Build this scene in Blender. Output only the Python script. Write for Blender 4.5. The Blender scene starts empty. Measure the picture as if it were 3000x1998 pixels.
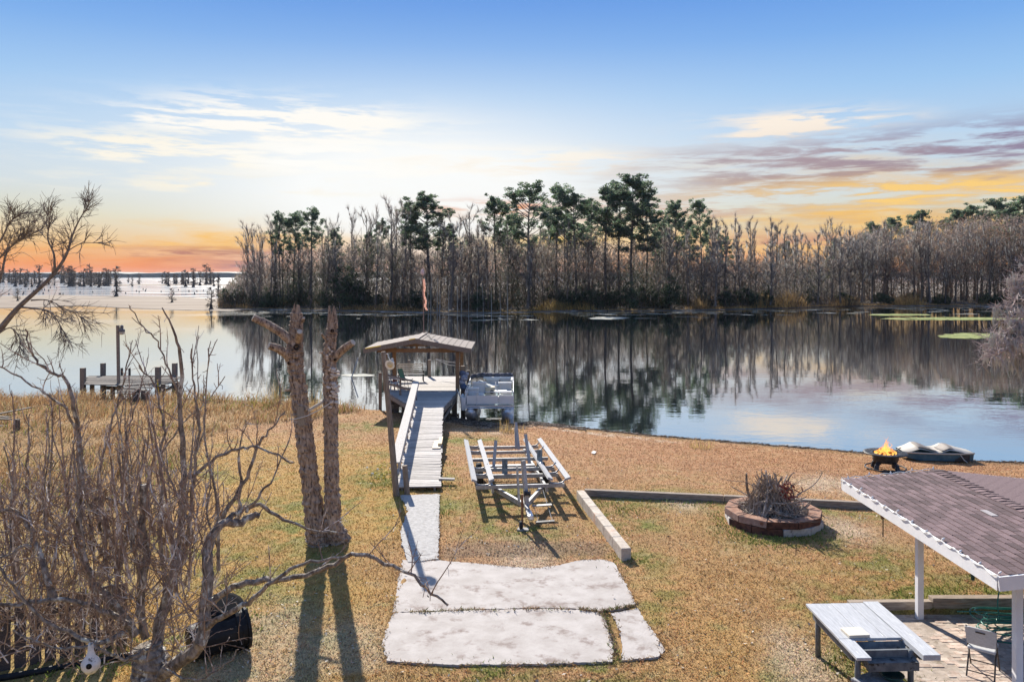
import bpy, math, random
import numpy as np
from mathutils import Vector, Matrix

# ------------------------------------------------------------------ camera, sky, sun, exposure
SC = bpy.context.scene
COL = SC.collection
random.seed(7)
RNG = np.random.default_rng(11)
R = math.radians

F, HX, HY, CZ = 2333.3, 1500.0, 808.0, 7.6      # focal length in photo pixels, principal column, horizon row, camera height over the lake
cam_d = bpy.data.cameras.new('camera')
cam_d.lens = 28.0
cam_d.sensor_width = 36.0
cam_d.shift_y = -(999.0 - HY) / 3000.0
cam_d.clip_start, cam_d.clip_end = 0.2, 20000.0
cam = bpy.data.objects.new('camera', cam_d)
cam.location = (0, 0, CZ)
cam.rotation_euler = (R(90), 0, 0)
COL.objects.link(cam)
SC.camera = cam

SUN_EL, SUN_AZ = 30.0, -16.0                    # degrees; azimuth from the view direction, left is negative
EXPOSURE = 1.05
SC.view_settings.view_transform = 'Standard'
SC.view_settings.look = 'None'
SC.view_settings.exposure = EXPOSURE
SC.view_settings.gamma = 1.0
SC.view_settings.use_curve_mapping = False
SC.cycles.use_denoising = True
SC.cycles.max_bounces = 6
SC.cycles.diffuse_bounces = 2
SC.cycles.glossy_bounces = 3
SC.cycles.transmission_bounces = 2
SC.cycles.transparent_max_bounces = 6
SC.cycles.volume_bounces = 0
SC.cycles.caustics_reflective = False
SC.cycles.caustics_refractive = False
SC.cycles.sample_clamp_indirect = 4.0

sun_d = bpy.data.lights.new('sun', 'SUN')
sun_d.energy = 5.0
sun_d.angle = R(0.55)
sun_d.color = (1.0, 0.93, 0.82)
sun = bpy.data.objects.new('sun', sun_d)
_sd = Vector((math.sin(R(SUN_AZ)) * math.cos(R(SUN_EL)), math.cos(R(SUN_AZ)) * math.cos(R(SUN_EL)), math.sin(R(SUN_EL))))
sun.rotation_euler = _sd.to_track_quat('Z', 'Y').to_euler()
sun.location = (-20, 60, 50)
COL.objects.link(sun)


def lin(r, g, b):
    def f(c):
        c /= 255.0
        return c / 12.92 if c <= 0.04045 else ((c + 0.055) / 1.055) ** 2.4
    return (f(r), f(g), f(b))


class NT:
    """little helper round a node tree"""
    def __init__(self, tree):
        self.t = tree
        tree.nodes.clear()

    def n(self, typ, **kw):
        nd = self.t.nodes.new(typ)
        for k, v in kw.items():
            setattr(nd, k, v)
        return nd

    def link(self, a, b):
        self.t.links.new(a, b)

    def put(self, sock, v):
        if v is None:
            return
        if isinstance(v, bpy.types.NodeSocket):
            self.link(v, sock)
        elif isinstance(v, (tuple, list)) and len(v) == 3 and sock.type == 'RGBA':
            sock.default_value = (*v, 1.0)
        else:
            sock.default_value = v

    def m(self, op, a, b=None, c=None, clamp=False):
        nd = self.n('ShaderNodeMath', operation=op, use_clamp=clamp)
        for i, v in enumerate((a, b, c)):
            self.put(nd.inputs[i], v)
        return nd.outputs[0]

    def mix(self, fac, a, b, blend='MIX'):
        nd = self.n('ShaderNodeMix', data_type='RGBA', blend_type=blend)
        self.put(nd.inputs[0], fac)
        self.put(nd.inputs[6], a)
        self.put(nd.inputs[7], b)
        return nd.outputs[2]

    def ramp(self, fac, stops, interp='LINEAR'):
        nd = self.n('ShaderNodeValToRGB')
        cr = nd.color_ramp
        cr.interpolation = interp
        while len(cr.elements) < len(stops):
            cr.elements.new(0.5)
        for e, (p, c) in zip(cr.elements, stops):
            e.position = p
            e.color = (*c, 1.0) if len(c) == 3 else c
        self.put(nd.inputs[0], fac)
        return nd.outputs[0]

    def noise(self, vec, scale, detail=4.0, rough=0.55, dist=0.0):
        nd = self.n('ShaderNodeTexNoise')
        self.put(nd.inputs['Vector'], vec)
        nd.inputs['Scale'].default_value = scale
        nd.inputs['Detail'].default_value = detail
        nd.inputs['Roughness'].default_value = rough
        nd.inputs['Distortion'].default_value = dist
        return nd.outputs['Fac']

    def xyz(self, x, y, z):
        nd = self.n('ShaderNodeCombineXYZ')
        for i, v in enumerate((x, y, z)):
            self.put(nd.inputs[i], v)
        return nd.outputs[0]

    def smooth(self, v, lo, hi):
        nd = self.n('ShaderNodeMapRange', interpolation_type='SMOOTHSTEP')
        self.put(nd.inputs[0], v)
        nd.inputs[1].default_value = lo
        nd.inputs[2].default_value = hi
        return nd.outputs[0]


def build_world():
    w = bpy.data.worlds.new('World')
    SC.world = w
    w.use_nodes = True
    t = NT(w.node_tree)
    tc = t.n('ShaderNodeTexCoord').outputs['Generated']
    sep = t.n('ShaderNodeSeparateXYZ')
    t.link(tc, sep.inputs[0])
    x, y, z = sep.outputs
    az = t.m('MULTIPLY', t.m('ARCTAN2', x, y), 57.29578)
    el = t.m('MULTIPLY', t.m('ARCSINE', z), 57.29578)
    # warped coordinates give the clouds their torn edges; 3-D direction is used for the noise so there is no seam
    flat = t.xyz(t.m('MULTIPLY', x, 5.0), t.m('MULTIPLY', y, 5.0), t.m('MULTIPLY', z, 44.0))
    n_big = t.noise(flat, 0.75, 5.0, 0.6, 0.2)
    n_fine = t.noise(flat, 2.2, 6.0, 0.62, 0.25)
    aw = t.m('ADD', az, t.m('MULTIPLY', t.m('SUBTRACT', n_big, 0.5), 16.0))
    ew = t.m('ADD', el, t.m('MULTIPLY', t.m('SUBTRACT', n_fine, 0.5), 2.6))

    def blob(a0, e0, sa, se, warp=True):
        A = t.m('DIVIDE', t.m('SUBTRACT', aw if warp else az, a0), sa)
        E = t.m('DIVIDE', t.m('SUBTRACT', ew if warp else el, e0), se)
        q = t.m('ADD', t.m('MULTIPLY', A, A), t.m('MULTIPLY', E, E))
        return t.m('POWER', 2.71828, t.m('MULTIPLY', q, -1.0))

    en = t.m('DIVIDE', el, 45.0)
    S = [(-20, (222, 150, 84)), (0.2, (238, 134, 62)), (1.2, (240, 164, 88)), (2.4, (236, 194, 130)), (3.9, (220, 214, 186)),
         (6.0, (206, 218, 224)), (9.0, (184, 212, 238)), (12.5, (152, 196, 240)), (16.0, (122, 174, 236)), (20.0, (98, 152, 228)), (30.0, (78, 132, 212)), (45.0, (64, 112, 196))]
    base = t.ramp(en, [(max(0.0, e / 45.0), lin(*c)) for e, c in S])
    sky = t.n('ShaderNodeTexSky', sky_type='NISHITA')
    sky.sun_disc = False
    sky.sun_elevation = R(SUN_EL)
    sky.sun_rotation = R(SUN_AZ)
    sky.altitude = 20.0
    nish = t.mix(1.0, sky.outputs[0], (0.26, 0.26, 0.26), 'MULTIPLY')
    col = t.mix(t.m('MULTIPLY', t.smooth(el, 18.0, 60.0), 0.85), base, nish)
    # broad white glow low over the wood
    glow = t.m('ADD', t.m('MULTIPLY', blob(-7.0, 5.6, 13.0, 4.6, False), 0.9), t.m('MULTIPLY', blob(-6.0, 8.0, 26.0, 6.5, False), 0.42))
    col = t.mix(t.m('MINIMUM', glow, 0.97), col, lin(252, 253, 252))
    streak = t.smooth(n_fine, 0.41, 0.61)
    streak2 = t.smooth(n_big, 0.40, 0.64)

    def layer(col, mask, colour, k=1.0, tex=streak):
        f = t.m('MULTIPLY', t.m('MULTIPLY', mask, tex), k, clamp=True)
        return t.mix(f, col, colour)

    # thin bright wisps, upper left and upper right
    col = layer(col, blob(-16, 10.6, 8.5, 1.3), lin(255, 252, 246), 2.6)
    col = layer(col, blob(-23, 8.4, 7.0, 1.0), lin(252, 246, 232), 1.8)
    col = layer(col, blob(-9, 8.2, 8.0, 1.1), lin(255, 254, 250), 2.4)
    col = layer(col, blob(-12, 10.7, 7.0, 0.45), lin(255, 252, 245), 1.4)
    col = layer(col, blob(18.5, 10.3, 4.6, 0.7), lin(252, 240, 226), 2.2)
    col = layer(col, blob(3, 8.3, 8.0, 0.8), lin(252, 246, 236), 1.8)
    col = layer(col, blob(-20, 6.3, 8.0, 0.6), lin(252, 244, 226), 1.1)
    # warm and mauve bank on the right
    col = layer(col, blob(25, 4.2, 13.0, 3.0), lin(243, 196, 118), 1.25, streak2)
    col = layer(col, blob(24, 6.6, 13.0, 2.0), lin(170, 150, 154), 1.25)
    col = layer(col, blob(31, 8.4, 7.0, 1.2), lin(138, 130, 162), 1.3)
    col = layer(col, blob(22, 8.2, 9.0, 0.7), lin(170, 150, 158), 0.9)
    col = layer(col, blob(20, 2.4, 12.0, 0.7), lin(206, 150, 128), 0.9)
    col = layer(col, blob(26, 5.6, 12.0, 0.9), lin(250, 208, 128), 1.5)
    col = layer(col, blob(-1.5, 5.0, 4.0, 0.55), lin(226, 150, 100), 1.2)
    col = layer(col, blob(9, 4.6, 6.0, 0.8), lin(206, 158, 138), 1.0)
    col = layer(col, blob(4, 3.2, 8.0, 1.2), lin(250, 206, 110), 1.0, streak2)
    # orange low on the left with a mauve bar
    col = layer(col, blob(-22, 2.3, 11.0, 0.9), lin(252, 196, 92), 1.1, streak2)
    col = layer(col, blob(-27, 0.9, 12.0, 1.0), lin(246, 140, 62), 1.0, streak2)
    col = layer(col, blob(-17, 1.2, 5.0, 0.7), lin(168, 122, 124), 1.3, streak2)
    col = layer(col, blob(-22, 1.7, 5.0, 0.3), lin(190, 130, 110), 1.1)
    out = t.n('ShaderNodeOutputWorld')
    bg = t.n('ShaderNodeBackground')
    t.link(col, bg.inputs[0])
    bg.inputs[1].default_value = 1.0 / (2 ** EXPOSURE)
    t.link(bg.outputs[0], out.inputs[0])


build_world()


# ------------------------------------------------------------------ positions
def at(px, py, Y):
    """photo pixel at depth Y"""
    return np.array([(px - HX) * Y / F, Y, CZ - (py - HY) * Y / F])


def on(px, py, z):
    """photo pixel on the level z"""
    return at(px, py, (CZ - z) * F / (py - HY))


SHORE = [(-900, 1160), (-400, 1165), (0, 1168), (300, 1170), (600, 1172), (800, 1182), (1000, 1197), (1110, 1203), (1200, 1212), (1300, 1222), (1400, 1240), (1500, 1246),
         (1560, 1238), (1620, 1246), (1700, 1256), (1900, 1277), (2100, 1293), (2300, 1309), (2500, 1326), (2700, 1340), (2860, 1352), (3000, 1357), (3400, 1372), (4200, 1390)]
_sh = np.array([on(px, py, 0.0)[:2] for px, py in SHORE])
_o = np.argsort(_sh[:, 0])
SHX, SHY = _sh[_o, 0], _sh[_o, 1]


def gz(x, y):
    """height of the yard"""
    x = np.asarray(x, float)
    y = np.asarray(y, float)
    s = np.interp(x, SHX, SHY) - y
    return np.where(s < 0, np.maximum(s * 0.12, -1.2), np.where(s < 0.5, 0.24 * s, np.minimum(1.0, 0.12 + 0.88 * (s - 0.5) / 14.5)))


def gnd(px, py):
    """photo pixel on the yard"""
    Y = 4.0
    lo = None
    while Y < 80:
        p = at(px, py, Y)
        if p[2] <= float(gz(p[0], p[1])):
            break
        lo = Y
        Y += 0.25
    a, b = (lo or Y), Y
    for _ in range(20):
        c = (a + b) / 2
        p = at(px, py, c)
        if p[2] <= float(gz(p[0], p[1])):
            b = c
        else:
            a = c
    p = at(px, py, b)
    return np.array([p[0], p[1], float(gz(p[0], p[1]))])


# ------------------------------------------------------------------ meshes
class Geo:
    def __init__(self):
        self.v, self.f, self.c, self.n = [], [], [], 0

    def add(self, v, faces, col=None):
        v = np.asarray(v, float).reshape(-1, 3)
        if isinstance(faces, np.ndarray):
            self.f.append(faces.astype(np.int64) + self.n)
        else:
            by = {}
            for q in faces:
                by.setdefault(len(q), []).append(q)
            for q in by.values():
                self.f.append(np.array(q, np.int64) + self.n)
        self.v.append(v)
        if col is not None:
            c = np.asarray(col, float)
            if c.ndim == 1:
                c = np.tile(c, (len(v), 1))
            self.c.append(c)
        else:
            self.c.append(np.ones((len(v), 3)))
        self.n += len(v)
        return self

    def box(self, lo, hi, col=None):
        x0, y0, z0 = lo
        x1, y1, z1 = hi
        v = [(x0, y0, z0), (x1, y0, z0), (x1, y1, z0), (x0, y1, z0), (x0, y0, z1), (x1, y0, z1), (x1, y1, z1), (x0, y1, z1)]
        return self.add(v, [(0, 3, 2, 1), (4, 5, 6, 7), (0, 1, 5, 4), (1, 2, 6, 5), (2, 3, 7, 6), (3, 0, 4, 7)], col)

    def beam(self, p0, p1, w, h, up=(0, 0, 1), col=None, taper=1.0):
        """bar from p0 to p1, w across and h along up, centred"""
        p0, p1, up = np.array(p0, float), np.array(p1, float), np.array(up, float)
        d = p1 - p0
        d /= np.linalg.norm(d)
        s = np.cross(d, up)
        if np.linalg.norm(s) < 1e-4:
            s = np.cross(d, (1, 0, 0))
        s /= np.linalg.norm(s)
        u = np.cross(s, d)
        v = []
        for p, k in ((p0, 1.0), (p1, taper)):
            for a, b in ((-1, -1), (1, -1), (1, 1), (-1, 1)):
                v.append(p + s * a * w / 2 * k + u * b * h / 2 * k)
        return self.add(v, [(0, 1, 2, 3), (7, 6, 5, 4), (0, 4, 5, 1), (1, 5, 6, 2), (2, 6, 7, 3), (3, 7, 4, 0)], col)

    def tube(self, pts, rad, k=6, col=None, cap=True, wob=0.0):
        pts = np.asarray(pts, float)
        n = len(pts)
        rad = np.broadcast_to(np.asarray(rad, float), (n,))
        tg = np.gradient(pts, axis=0)
        tg /= np.linalg.norm(tg, axis=1)[:, None] + 1e-9
        ov = pts[-1] - pts[0]
        ov = ov / (np.linalg.norm(ov) + 1e-9)
        ref = np.array((0, 0, 1.0)) if abs(ov[2]) < 0.75 else np.array((1.0, 0.17, 0))
        s = np.cross(tg, ref)
        s /= np.linalg.norm(s, axis=1)[:, None] + 1e-9
        u = np.cross(s, tg)
        ang = np.arange(k) * 2 * math.pi / k
        rr = rad[:, None] * np.ones((n, k))
        if wob:
            rr = rr * (1 + wob * RNG.standard_normal((n, k)))
        v = pts[:, None, :] + rr[:, :, None] * (np.cos(ang)[None, :, None] * s[:, None, :] + np.sin(ang)[None, :, None] * u[:, None, :])
        v = v.reshape(-1, 3)
        i = np.arange(n - 1)[:, None] * k
        j = np.arange(k)[None, :]
        j2 = (np.arange(k)[None, :] + 1) % k
        q = np.stack([i + j, i + j2, i + k + j2, i + k + j], -1).reshape(-1, 4)
        self.add(v, q, col)
        if cap:
            b = self.n - n * k
            self.f.append(np.array([[b + (k - 1 - a) for a in range(k)]]))
            self.f.append(np.array([[b + (n - 1) * k + a for a in range(k)]]))
        return self

    def lathe(self, prof, k=24, centre=(0, 0, 0), axis=None, col=None):
        """profile of (radius, height) turned round the axis through centre"""
        c = np.array(centre, float)
        if axis is None:
            X, Y, Z = np.eye(3)
        else:
            Z = np.array(axis, float) / np.linalg.norm(axis)
            X = np.cross(Z, (0, 0, 1.0) if abs(Z[2]) < 0.9 else (1.0, 0, 0))
            X /= np.linalg.norm(X)
            Y = np.cross(Z, X)
        v = []
        for r, h in prof:
            for a in range(k):
                t = a * 2 * math.pi / k
                v.append(c + X * r * math.cos(t) + Y * r * math.sin(t) + Z * h)
        f = []
        for i in range(len(prof) - 1):
            for a in range(k):
                b = (a + 1) % k
                f.append((i * k + a, i * k + b, (i + 1) * k + b, (i + 1) * k + a))
        return self.add(v, f, col)

    def prism(self, poly, z0, z1, col=None):
        """flat polygon (x, y) extruded upward"""
        n = len(poly)
        a = sum(poly[i][0] * poly[(i + 1) % n][1] - poly[(i + 1) % n][0] * poly[i][1] for i in range(n))
        if a < 0:
            poly = poly[::-1]
        v = [(p[0], p[1], z0) for p in poly] + [(p[0], p[1], z1) for p in poly]
        f = [tuple(range(n - 1, -1, -1)), tuple(range(n, 2 * n))] + [(i, (i + 1) % n, n + (i + 1) % n, n + i) for i in range(n)]
        return self.add(v, f, col)

    def blades(self, base, tip, width, side=None, col=None, bend=None):
        """one thin triangle for each base and tip; with bend two quads and a tip"""
        base, tip = np.asarray(base, float), np.asarray(tip, float)
        n = len(base)
        if side is None:
            a = RNG.uniform(0, 2 * math.pi, n)
            side = np.stack([np.cos(a), np.sin(a), np.zeros(n)], 1)
        w = np.broadcast_to(np.asarray(width, float), (n,))[:, None] * 0.5
        if bend is None:
            v = np.stack([base - side * w, base + side * w, tip], 1).reshape(-1, 3)
            f = np.arange(n * 3).reshape(-1, 3)
            r = 3
        else:
            mid = (base + tip) / 2 + bend
            v = np.stack([base - side * w, base + side * w, mid + side * w * 0.75, mid - side * w * 0.75, tip], 1).reshape(-1, 3)
            i = np.arange(n)[:, None] * 5
            self.add(v, i + np.array([[0, 1, 2, 3]]), None if col is None else np.repeat(np.asarray(col), 5, 0))
            self.f.append(i + np.array([[3, 2, 4]]) + self.n - 5 * n)
            return self
        return self.add(v, f, None if col is None else np.repeat(np.asarray(col), r, 0))

    def mesh(self, name, smooth=False):
        me = bpy.data.meshes.new(name)
        v = np.concatenate(self.v)
        me.vertices.add(len(v))
        me.vertices.foreach_set('co', v.ravel().astype(np.float32))
        loops = np.concatenate([f.ravel() for f in self.f]).astype(np.int32)
        tot = np.concatenate([np.full(len(f), f.shape[1], np.int32) for f in self.f])
        start = np.concatenate([[0], np.cumsum(tot)[:-1]]).astype(np.int32)
        me.loops.add(len(loops))
        me.loops.foreach_set('vertex_index', loops)
        me.polygons.add(len(tot))
        me.polygons.foreach_set('loop_start', start)
        me.polygons.foreach_set('loop_total', tot)
        me.polygons.foreach_set('use_smooth', np.full(len(tot), bool(smooth)))
        c = np.concatenate(self.c)
        if not np.all(c == 1.0):
            at_ = me.color_attributes.new('Col', 'FLOAT_COLOR', 'POINT')
            at_.data.foreach_set('color', np.concatenate([c, np.ones((len(c), 1))], 1).ravel().astype(np.float32))
        me.update(calc_edges=True)
        me.validate()
        return me


def obj(name, data, mat=None, parent=None, loc=None, rot=None, scale=None, bevel=None, smooth=False):
    if isinstance(data, Geo):
        data = data.mesh(name, smooth)
    o = bpy.data.objects.new(name, data)
    COL.objects.link(o)
    if mat is not None and data is not None and not data.materials:
        data.materials.append(mat)
    if loc is not None:
        o.location = tuple(map(float, loc))
    if rot is not None:
        o.rotation_euler = rot
    if scale is not None:
        o.scale = (scale,) * 3 if isinstance(scale, (int, float)) else scale
    if parent is not None:
        o.parent = parent
        root = parent
        while root.parent is not None:
            root = root.parent
        T = parent.matrix_basis.inverted() if root.get('world_parts') else Matrix.Identity(4)   # parts are modelled in world space
        o.matrix_parent_inverse = T
    if bevel:
        md = o.modifiers.new('bevel', 'BEVEL')
        md.width = bevel
        md.segments = 2
        md.limit_method = 'ANGLE'
    return o


def tag(o, label=None, cat=None, group=None, kind=None):
    if label:
        o['label'] = label
    if cat:
        o['category'] = cat
    if group:
        o['group'] = group
    if kind:
        o['kind'] = kind
    return o


def thing(name, loc, label, cat, group=None):
    o = bpy.data.objects.new(name, None)
    o.empty_display_size = 0.2
    COL.objects.link(o)
    o.location = tuple(map(float, loc))
    o['world_parts'] = 1
    return tag(o, label, cat, group)


def local_thing(name, label, cat, group=None):
    o = bpy.data.objects.new(name, None)
    COL.objects.link(o)
    return tag(o, label, cat, group)


def copy_tree(o, parent=None):
    c = o.copy()
    COL.objects.link(c)
    if parent is not None:
        c.parent = parent
    for ch in list(o.children):
        copy_tree(ch, c)
    return c


_plank_cache = {}


def plank(name, p0, p1, w, t, mat, parent, up=(0, 0, 1), roll=0.0, bevel=None):
    """a board of its own: local X runs along its length, so the grain follows it; alike boards share a mesh"""
    p0, p1 = Vector(p0), Vector(p1)
    L = (p1 - p0).length
    key = (round(L, 2), round(w, 3), round(t, 3), mat.name)
    if key not in _plank_cache:
        g = Geo().box((-L / 2, -w / 2, -t / 2), (L / 2, w / 2, t / 2))
        me = g.mesh('plank')
        me.materials.append(mat)
        _plank_cache[key] = me
    o = obj(name, _plank_cache[key], None, parent)
    d = (p1 - p0).normalized()
    upv = Vector(up)
    s = upv.cross(d)
    if s.length < 1e-4:
        s = Vector((1, 0, 0)).cross(d)
    s.normalize()
    u = d.cross(s)
    M = Matrix((d, s, u)).transposed().to_4x4() @ Matrix.Rotation(roll, 4, 'X')
    M.translation = (p0 + p1) / 2
    o.matrix_basis = M
    if bevel:
        md = o.modifiers.new('bevel', 'BEVEL')
        md.width = bevel
        md.segments = 2
    return o


# ------------------------------------------------------------------ numpy noise
_perm = RNG.random((256, 256))


def vnoise(x, y):
    xi, yi = np.floor(x).astype(int), np.floor(y).astype(int)
    fx, fy = x - xi, y - yi
    fx, fy = fx * fx * (3 - 2 * fx), fy * fy * (3 - 2 * fy)
    a = _perm[xi % 256, yi % 256]
    b = _perm[(xi + 1) % 256, yi % 256]
    c = _perm[xi % 256, (yi + 1) % 256]
    d = _perm[(xi + 1) % 256, (yi + 1) % 256]
    return (a * (1 - fx) + b * fx) * (1 - fy) + (c * (1 - fx) + d * fx) * fy


def fbm(x, y, o=4):
    s, a, t = 0.0, 0.5, 0.0
    for i in range(o):
        s = s + a * vnoise(x * 2 ** i + 17.3 * i, y * 2 ** i + 9.1 * i)
        t += a
        a *= 0.5
    return s / t


def sstep(v, lo, hi):
    q = np.clip((v - lo) / (hi - lo), 0, 1)
    return q * q * (3 - 2 * q)


# ------------------------------------------------------------------ materials
MATS = {}


def mat(name, c1, c2=None, scale=6.0, stretch=(1, 1, 1), rough=0.8, metal=0.0, bump=0.0, bscale=None, rnd=0.0, attr=False, trans=0.0, spec=0.3,
        c3=None, s3=1.5, t3=(0.55, 0.7), detail=5.0, two=False, emit=None, coat=0.0):
    if name in MATS:
        return MATS[name]
    m = bpy.data.materials.new(name)
    m.use_nodes = True
    t = NT(m.node_tree)
    out = t.n('ShaderNodeOutputMaterial')
    b = t.n('ShaderNodeBsdfPrincipled')
    tc = t.n('ShaderNodeTexCoord')
    mp = t.n('ShaderNodeMapping')
    t.link(tc.outputs['Object'], mp.inputs[0])
    mp.inputs['Scale'].default_value = stretch
    oi = t.n('ShaderNodeObjectInfo')
    off = t.n('ShaderNodeVectorMath', operation='ADD')
    t.link(mp.outputs[0], off.inputs[0])
    k = t.m('MULTIPLY', oi.outputs['Random'], 37.0)
    t.link(t.xyz(k, k, k), off.inputs[1])
    vec = off.outputs[0]
    n = t.noise(vec, scale, detail, 0.6)
    col = t.mix(t.smooth(n, 0.3, 0.7), c1, c2 or c1)
    if c3:
        col = t.mix(t.smooth(t.noise(vec, s3, 4.0, 0.65), *t3), col, c3)
    if attr:
        a = t.n('ShaderNodeAttribute', attribute_name='Col')
        col = t.mix(1.0, col, a.outputs[0], 'MULTIPLY')
    if rnd:
        hv = t.n('ShaderNodeHueSaturation')
        t.link(col, hv.inputs['Color'])
        t.link(t.m('ADD', t.m('MULTIPLY', oi.outputs['Random'], 2 * rnd), 1.0 - rnd), hv.inputs['Value'])
        col = hv.outputs[0]
    t.link(col, b.inputs['Base Color'])
    b.inputs['Roughness'].default_value = rough
    b.inputs['Metallic'].default_value = metal
    b.inputs['Specular IOR Level'].default_value = spec
    b.inputs['Coat Weight'].default_value = coat
    if bump:
        bp = t.n('ShaderNodeBump')
        bp.inputs['Strength'].default_value = 1.0
        bp.inputs['Distance'].default_value = bump
        nb = t.noise(vec, bscale or scale, 6.0, 0.65)
        t.link(nb, bp.inputs['Height'])
        t.link(bp.outputs[0], b.inputs['Normal'])
    sh = b.outputs[0]
    if trans:
        tr = t.n('ShaderNodeBsdfTranslucent')
        t.link(col, tr.inputs[0])
        ms = t.n('ShaderNodeMixShader')
        ms.inputs[0].default_value = trans
        t.link(sh, ms.inputs[1])
        t.link(tr.outputs[0], ms.inputs[2])
        sh = ms.outputs[0]
    if emit:
        b.inputs['Emission Color'].default_value = (*emit[:3], 1)
        b.inputs['Emission Strength'].default_value = emit[3]
    t.link(sh, out.inputs[0])
    MATS[name] = m
    return m

# ================================================================== SETTING
# ---- colour of the lawn at a place (what grows there: dormant turf, green weeds, bare sand, litter)
C_TAN, C_GOLD, C_GREEN, C_STRAW, C_SAND, C_DIRT = [np.array(c) for c in ((.38, .222, .117), (.405, .25, .088), (.165, .18, .045), (.50, .375, .22), (.52, .43, .34), (.13, .092, .066))]
GREEN_SPOTS = [(1110, 1405, 1.3), (1105, 1330, .8), (1330, 1290, 1.2), (1310, 1480, .9), (1300, 1400, .5), (1960, 1455, 1.2), (2080, 1462, 1.0), (1830, 1470, .9), (1790, 1520, .7), (2130, 1480, .9), (2250, 1560, 1.3), (2380, 1580, .9),
               (2520, 1500, 1.0), (2420, 1500, .7), (2560, 1640, 1.2), (2700, 1735, 1.3), (2900, 1720, 1.3), (2450, 1760, .8), (1400, 1960, .9), (1750, 1965, .8), (950, 1960, .9), (700, 1850, .9), (800, 1790, 1.1), (1450, 1480, 1.4),
               (1560, 1560, 1.0), (1420, 1545, .8), (1700, 1470, .7), (1480, 1440, 1.0), (960, 1470, 1.6), (860, 1560, 1.6), (1060, 1250, 1.6), (1150, 1245, 1.0), (900, 1480, 1.3), (1420, 1285, .9), (760, 1700, 1.3), (1880, 1640, .7), (1900, 1540, .6), (2480, 1950, .9), (2600, 1960, .9), (2440, 1850, .6)]
SAND_SPOTS = [(2440, 1418, .95), (2390, 1422, .7), (2330, 1905, .55), (2360, 1960, .6), (760, 1880, .9), (720, 1960, .8), (1000, 1900, .7), (1350, 1262, .5), (1450, 1268, .4), (820, 1930, .8), (1040, 1940, .5), (2000, 1470, .5), (2480, 1550, .6), (1540, 1645, .7)]
_gs = np.array([(*gnd(x, y)[:2], r) for x, y, r in GREEN_SPOTS])
_ss = np.array([(*gnd(x, y)[:2], r) for x, y, r in SAND_SPOTS])


def tall_zone(x, y):
    """1 where the bank is left unmown"""
    px = HX + F * x / np.maximum(y, 1.0)
    edge = np.interp(y, [10, 15, 18, 22, 28, 32, 36, 39, 42, 45, 48], [250, 380, 430, 480, 540, 600, 690, 860, 1000, 1090, 1100])
    return sstep(edge - px + 60 * (fbm(x * .5, y * .5) - .5), -15, 30)


def lawn_colour(x, y):
    s = np.interp(x, SHX, SHY) - y
    n1, n2, n3 = fbm(x * .22, y * .22), fbm(x * .9 + 40, y * .9), fbm(x * 3.5, y * 3.5 + 11)
    left = sstep(-x, 0.5, 4.5) * sstep(36 - y, 0, 10)
    near = sstep(20 - y, 0, 6)
    c = C_TAN + (C_GOLD - C_TAN) * np.clip(left * .95 + near * .55 + (n1 - .5) * 1.2, 0, 1)[..., None]
    c = c * (0.80 + 0.42 * n2)[..., None]
    g = sstep(n2 + .5 * (n3 - .5), .54, .78) * (.26 + .55 * near + .45 * left)
    for X, Y, r in _gs:
        d = np.hypot(x - X, (y - Y) * .8)
        g = np.maximum(g, np.exp(-(d / r) ** 2) * sstep(n3 + .35 * n2, .44, .84) * .95)
    c = c + (C_GREEN - c) * np.clip(g, 0, 1)[..., None]
    red = sstep(x + 1.5, 0, 3) * sstep(s - 1.2, 0, 1) * sstep(12 - s, 0, 5) * (.35 + .5 * n1)
    c = c + (np.array((.37, .195, .105)) * (.7 + .6 * n3)[..., None] - c) * red[..., None]
    st = sstep(n3, .62, .8) * .35
    c = c + (C_STRAW - c) * st[..., None]
    sd = np.zeros_like(x)
    for X, Y, r in _ss:
        d = np.hypot(x - X, (y - Y) * .6)
        sd = np.maximum(sd, np.exp(-(d / r) ** 2) * sstep(n3 + .6 * n2, .35, .8))
    c = c + (C_SAND * np.array((.92, .86, .78)) - c) * np.clip(sd, 0, np.where(x < -1, .55, .8))[..., None]
    t = tall_zone(x, y)
    ct = np.array((.30, .185, .085)) * (0.6 + .8 * n2)[..., None]
    ct = ct + (np.array((.42, .33, .12)) - ct) * (sstep(26 - y, 0, 8) * n1)[..., None]
    c = c + (ct - c) * (t * .9)[..., None]
    wet = sstep(1.3 + 1.3 * np.exp(-((x + 1.2) / 2.6) ** 2) - s + 1.2 * (n3 - .5), 0, .9) * sstep(x + 5.5, 0, 2)
    c = c + (C_DIRT * .75 - c) * wet[..., None]
    pale = np.exp(-((s - 2.0 - 1.0 * (n2 - .5)) / .45) ** 2) * sstep(x + 5, 0, 2) * sstep(n3, .35, .6) * sstep(9 - x, 0, 4)
    c = c + (C_SAND - c) * (pale * .8)[..., None]
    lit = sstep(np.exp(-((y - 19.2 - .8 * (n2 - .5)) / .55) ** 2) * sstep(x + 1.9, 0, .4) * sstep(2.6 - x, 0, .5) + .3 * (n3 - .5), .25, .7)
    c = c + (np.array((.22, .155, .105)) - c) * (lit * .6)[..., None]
    under = s < -.3
    return np.where(under[..., None], np.array((.05, .045, .03)), c)


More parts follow.
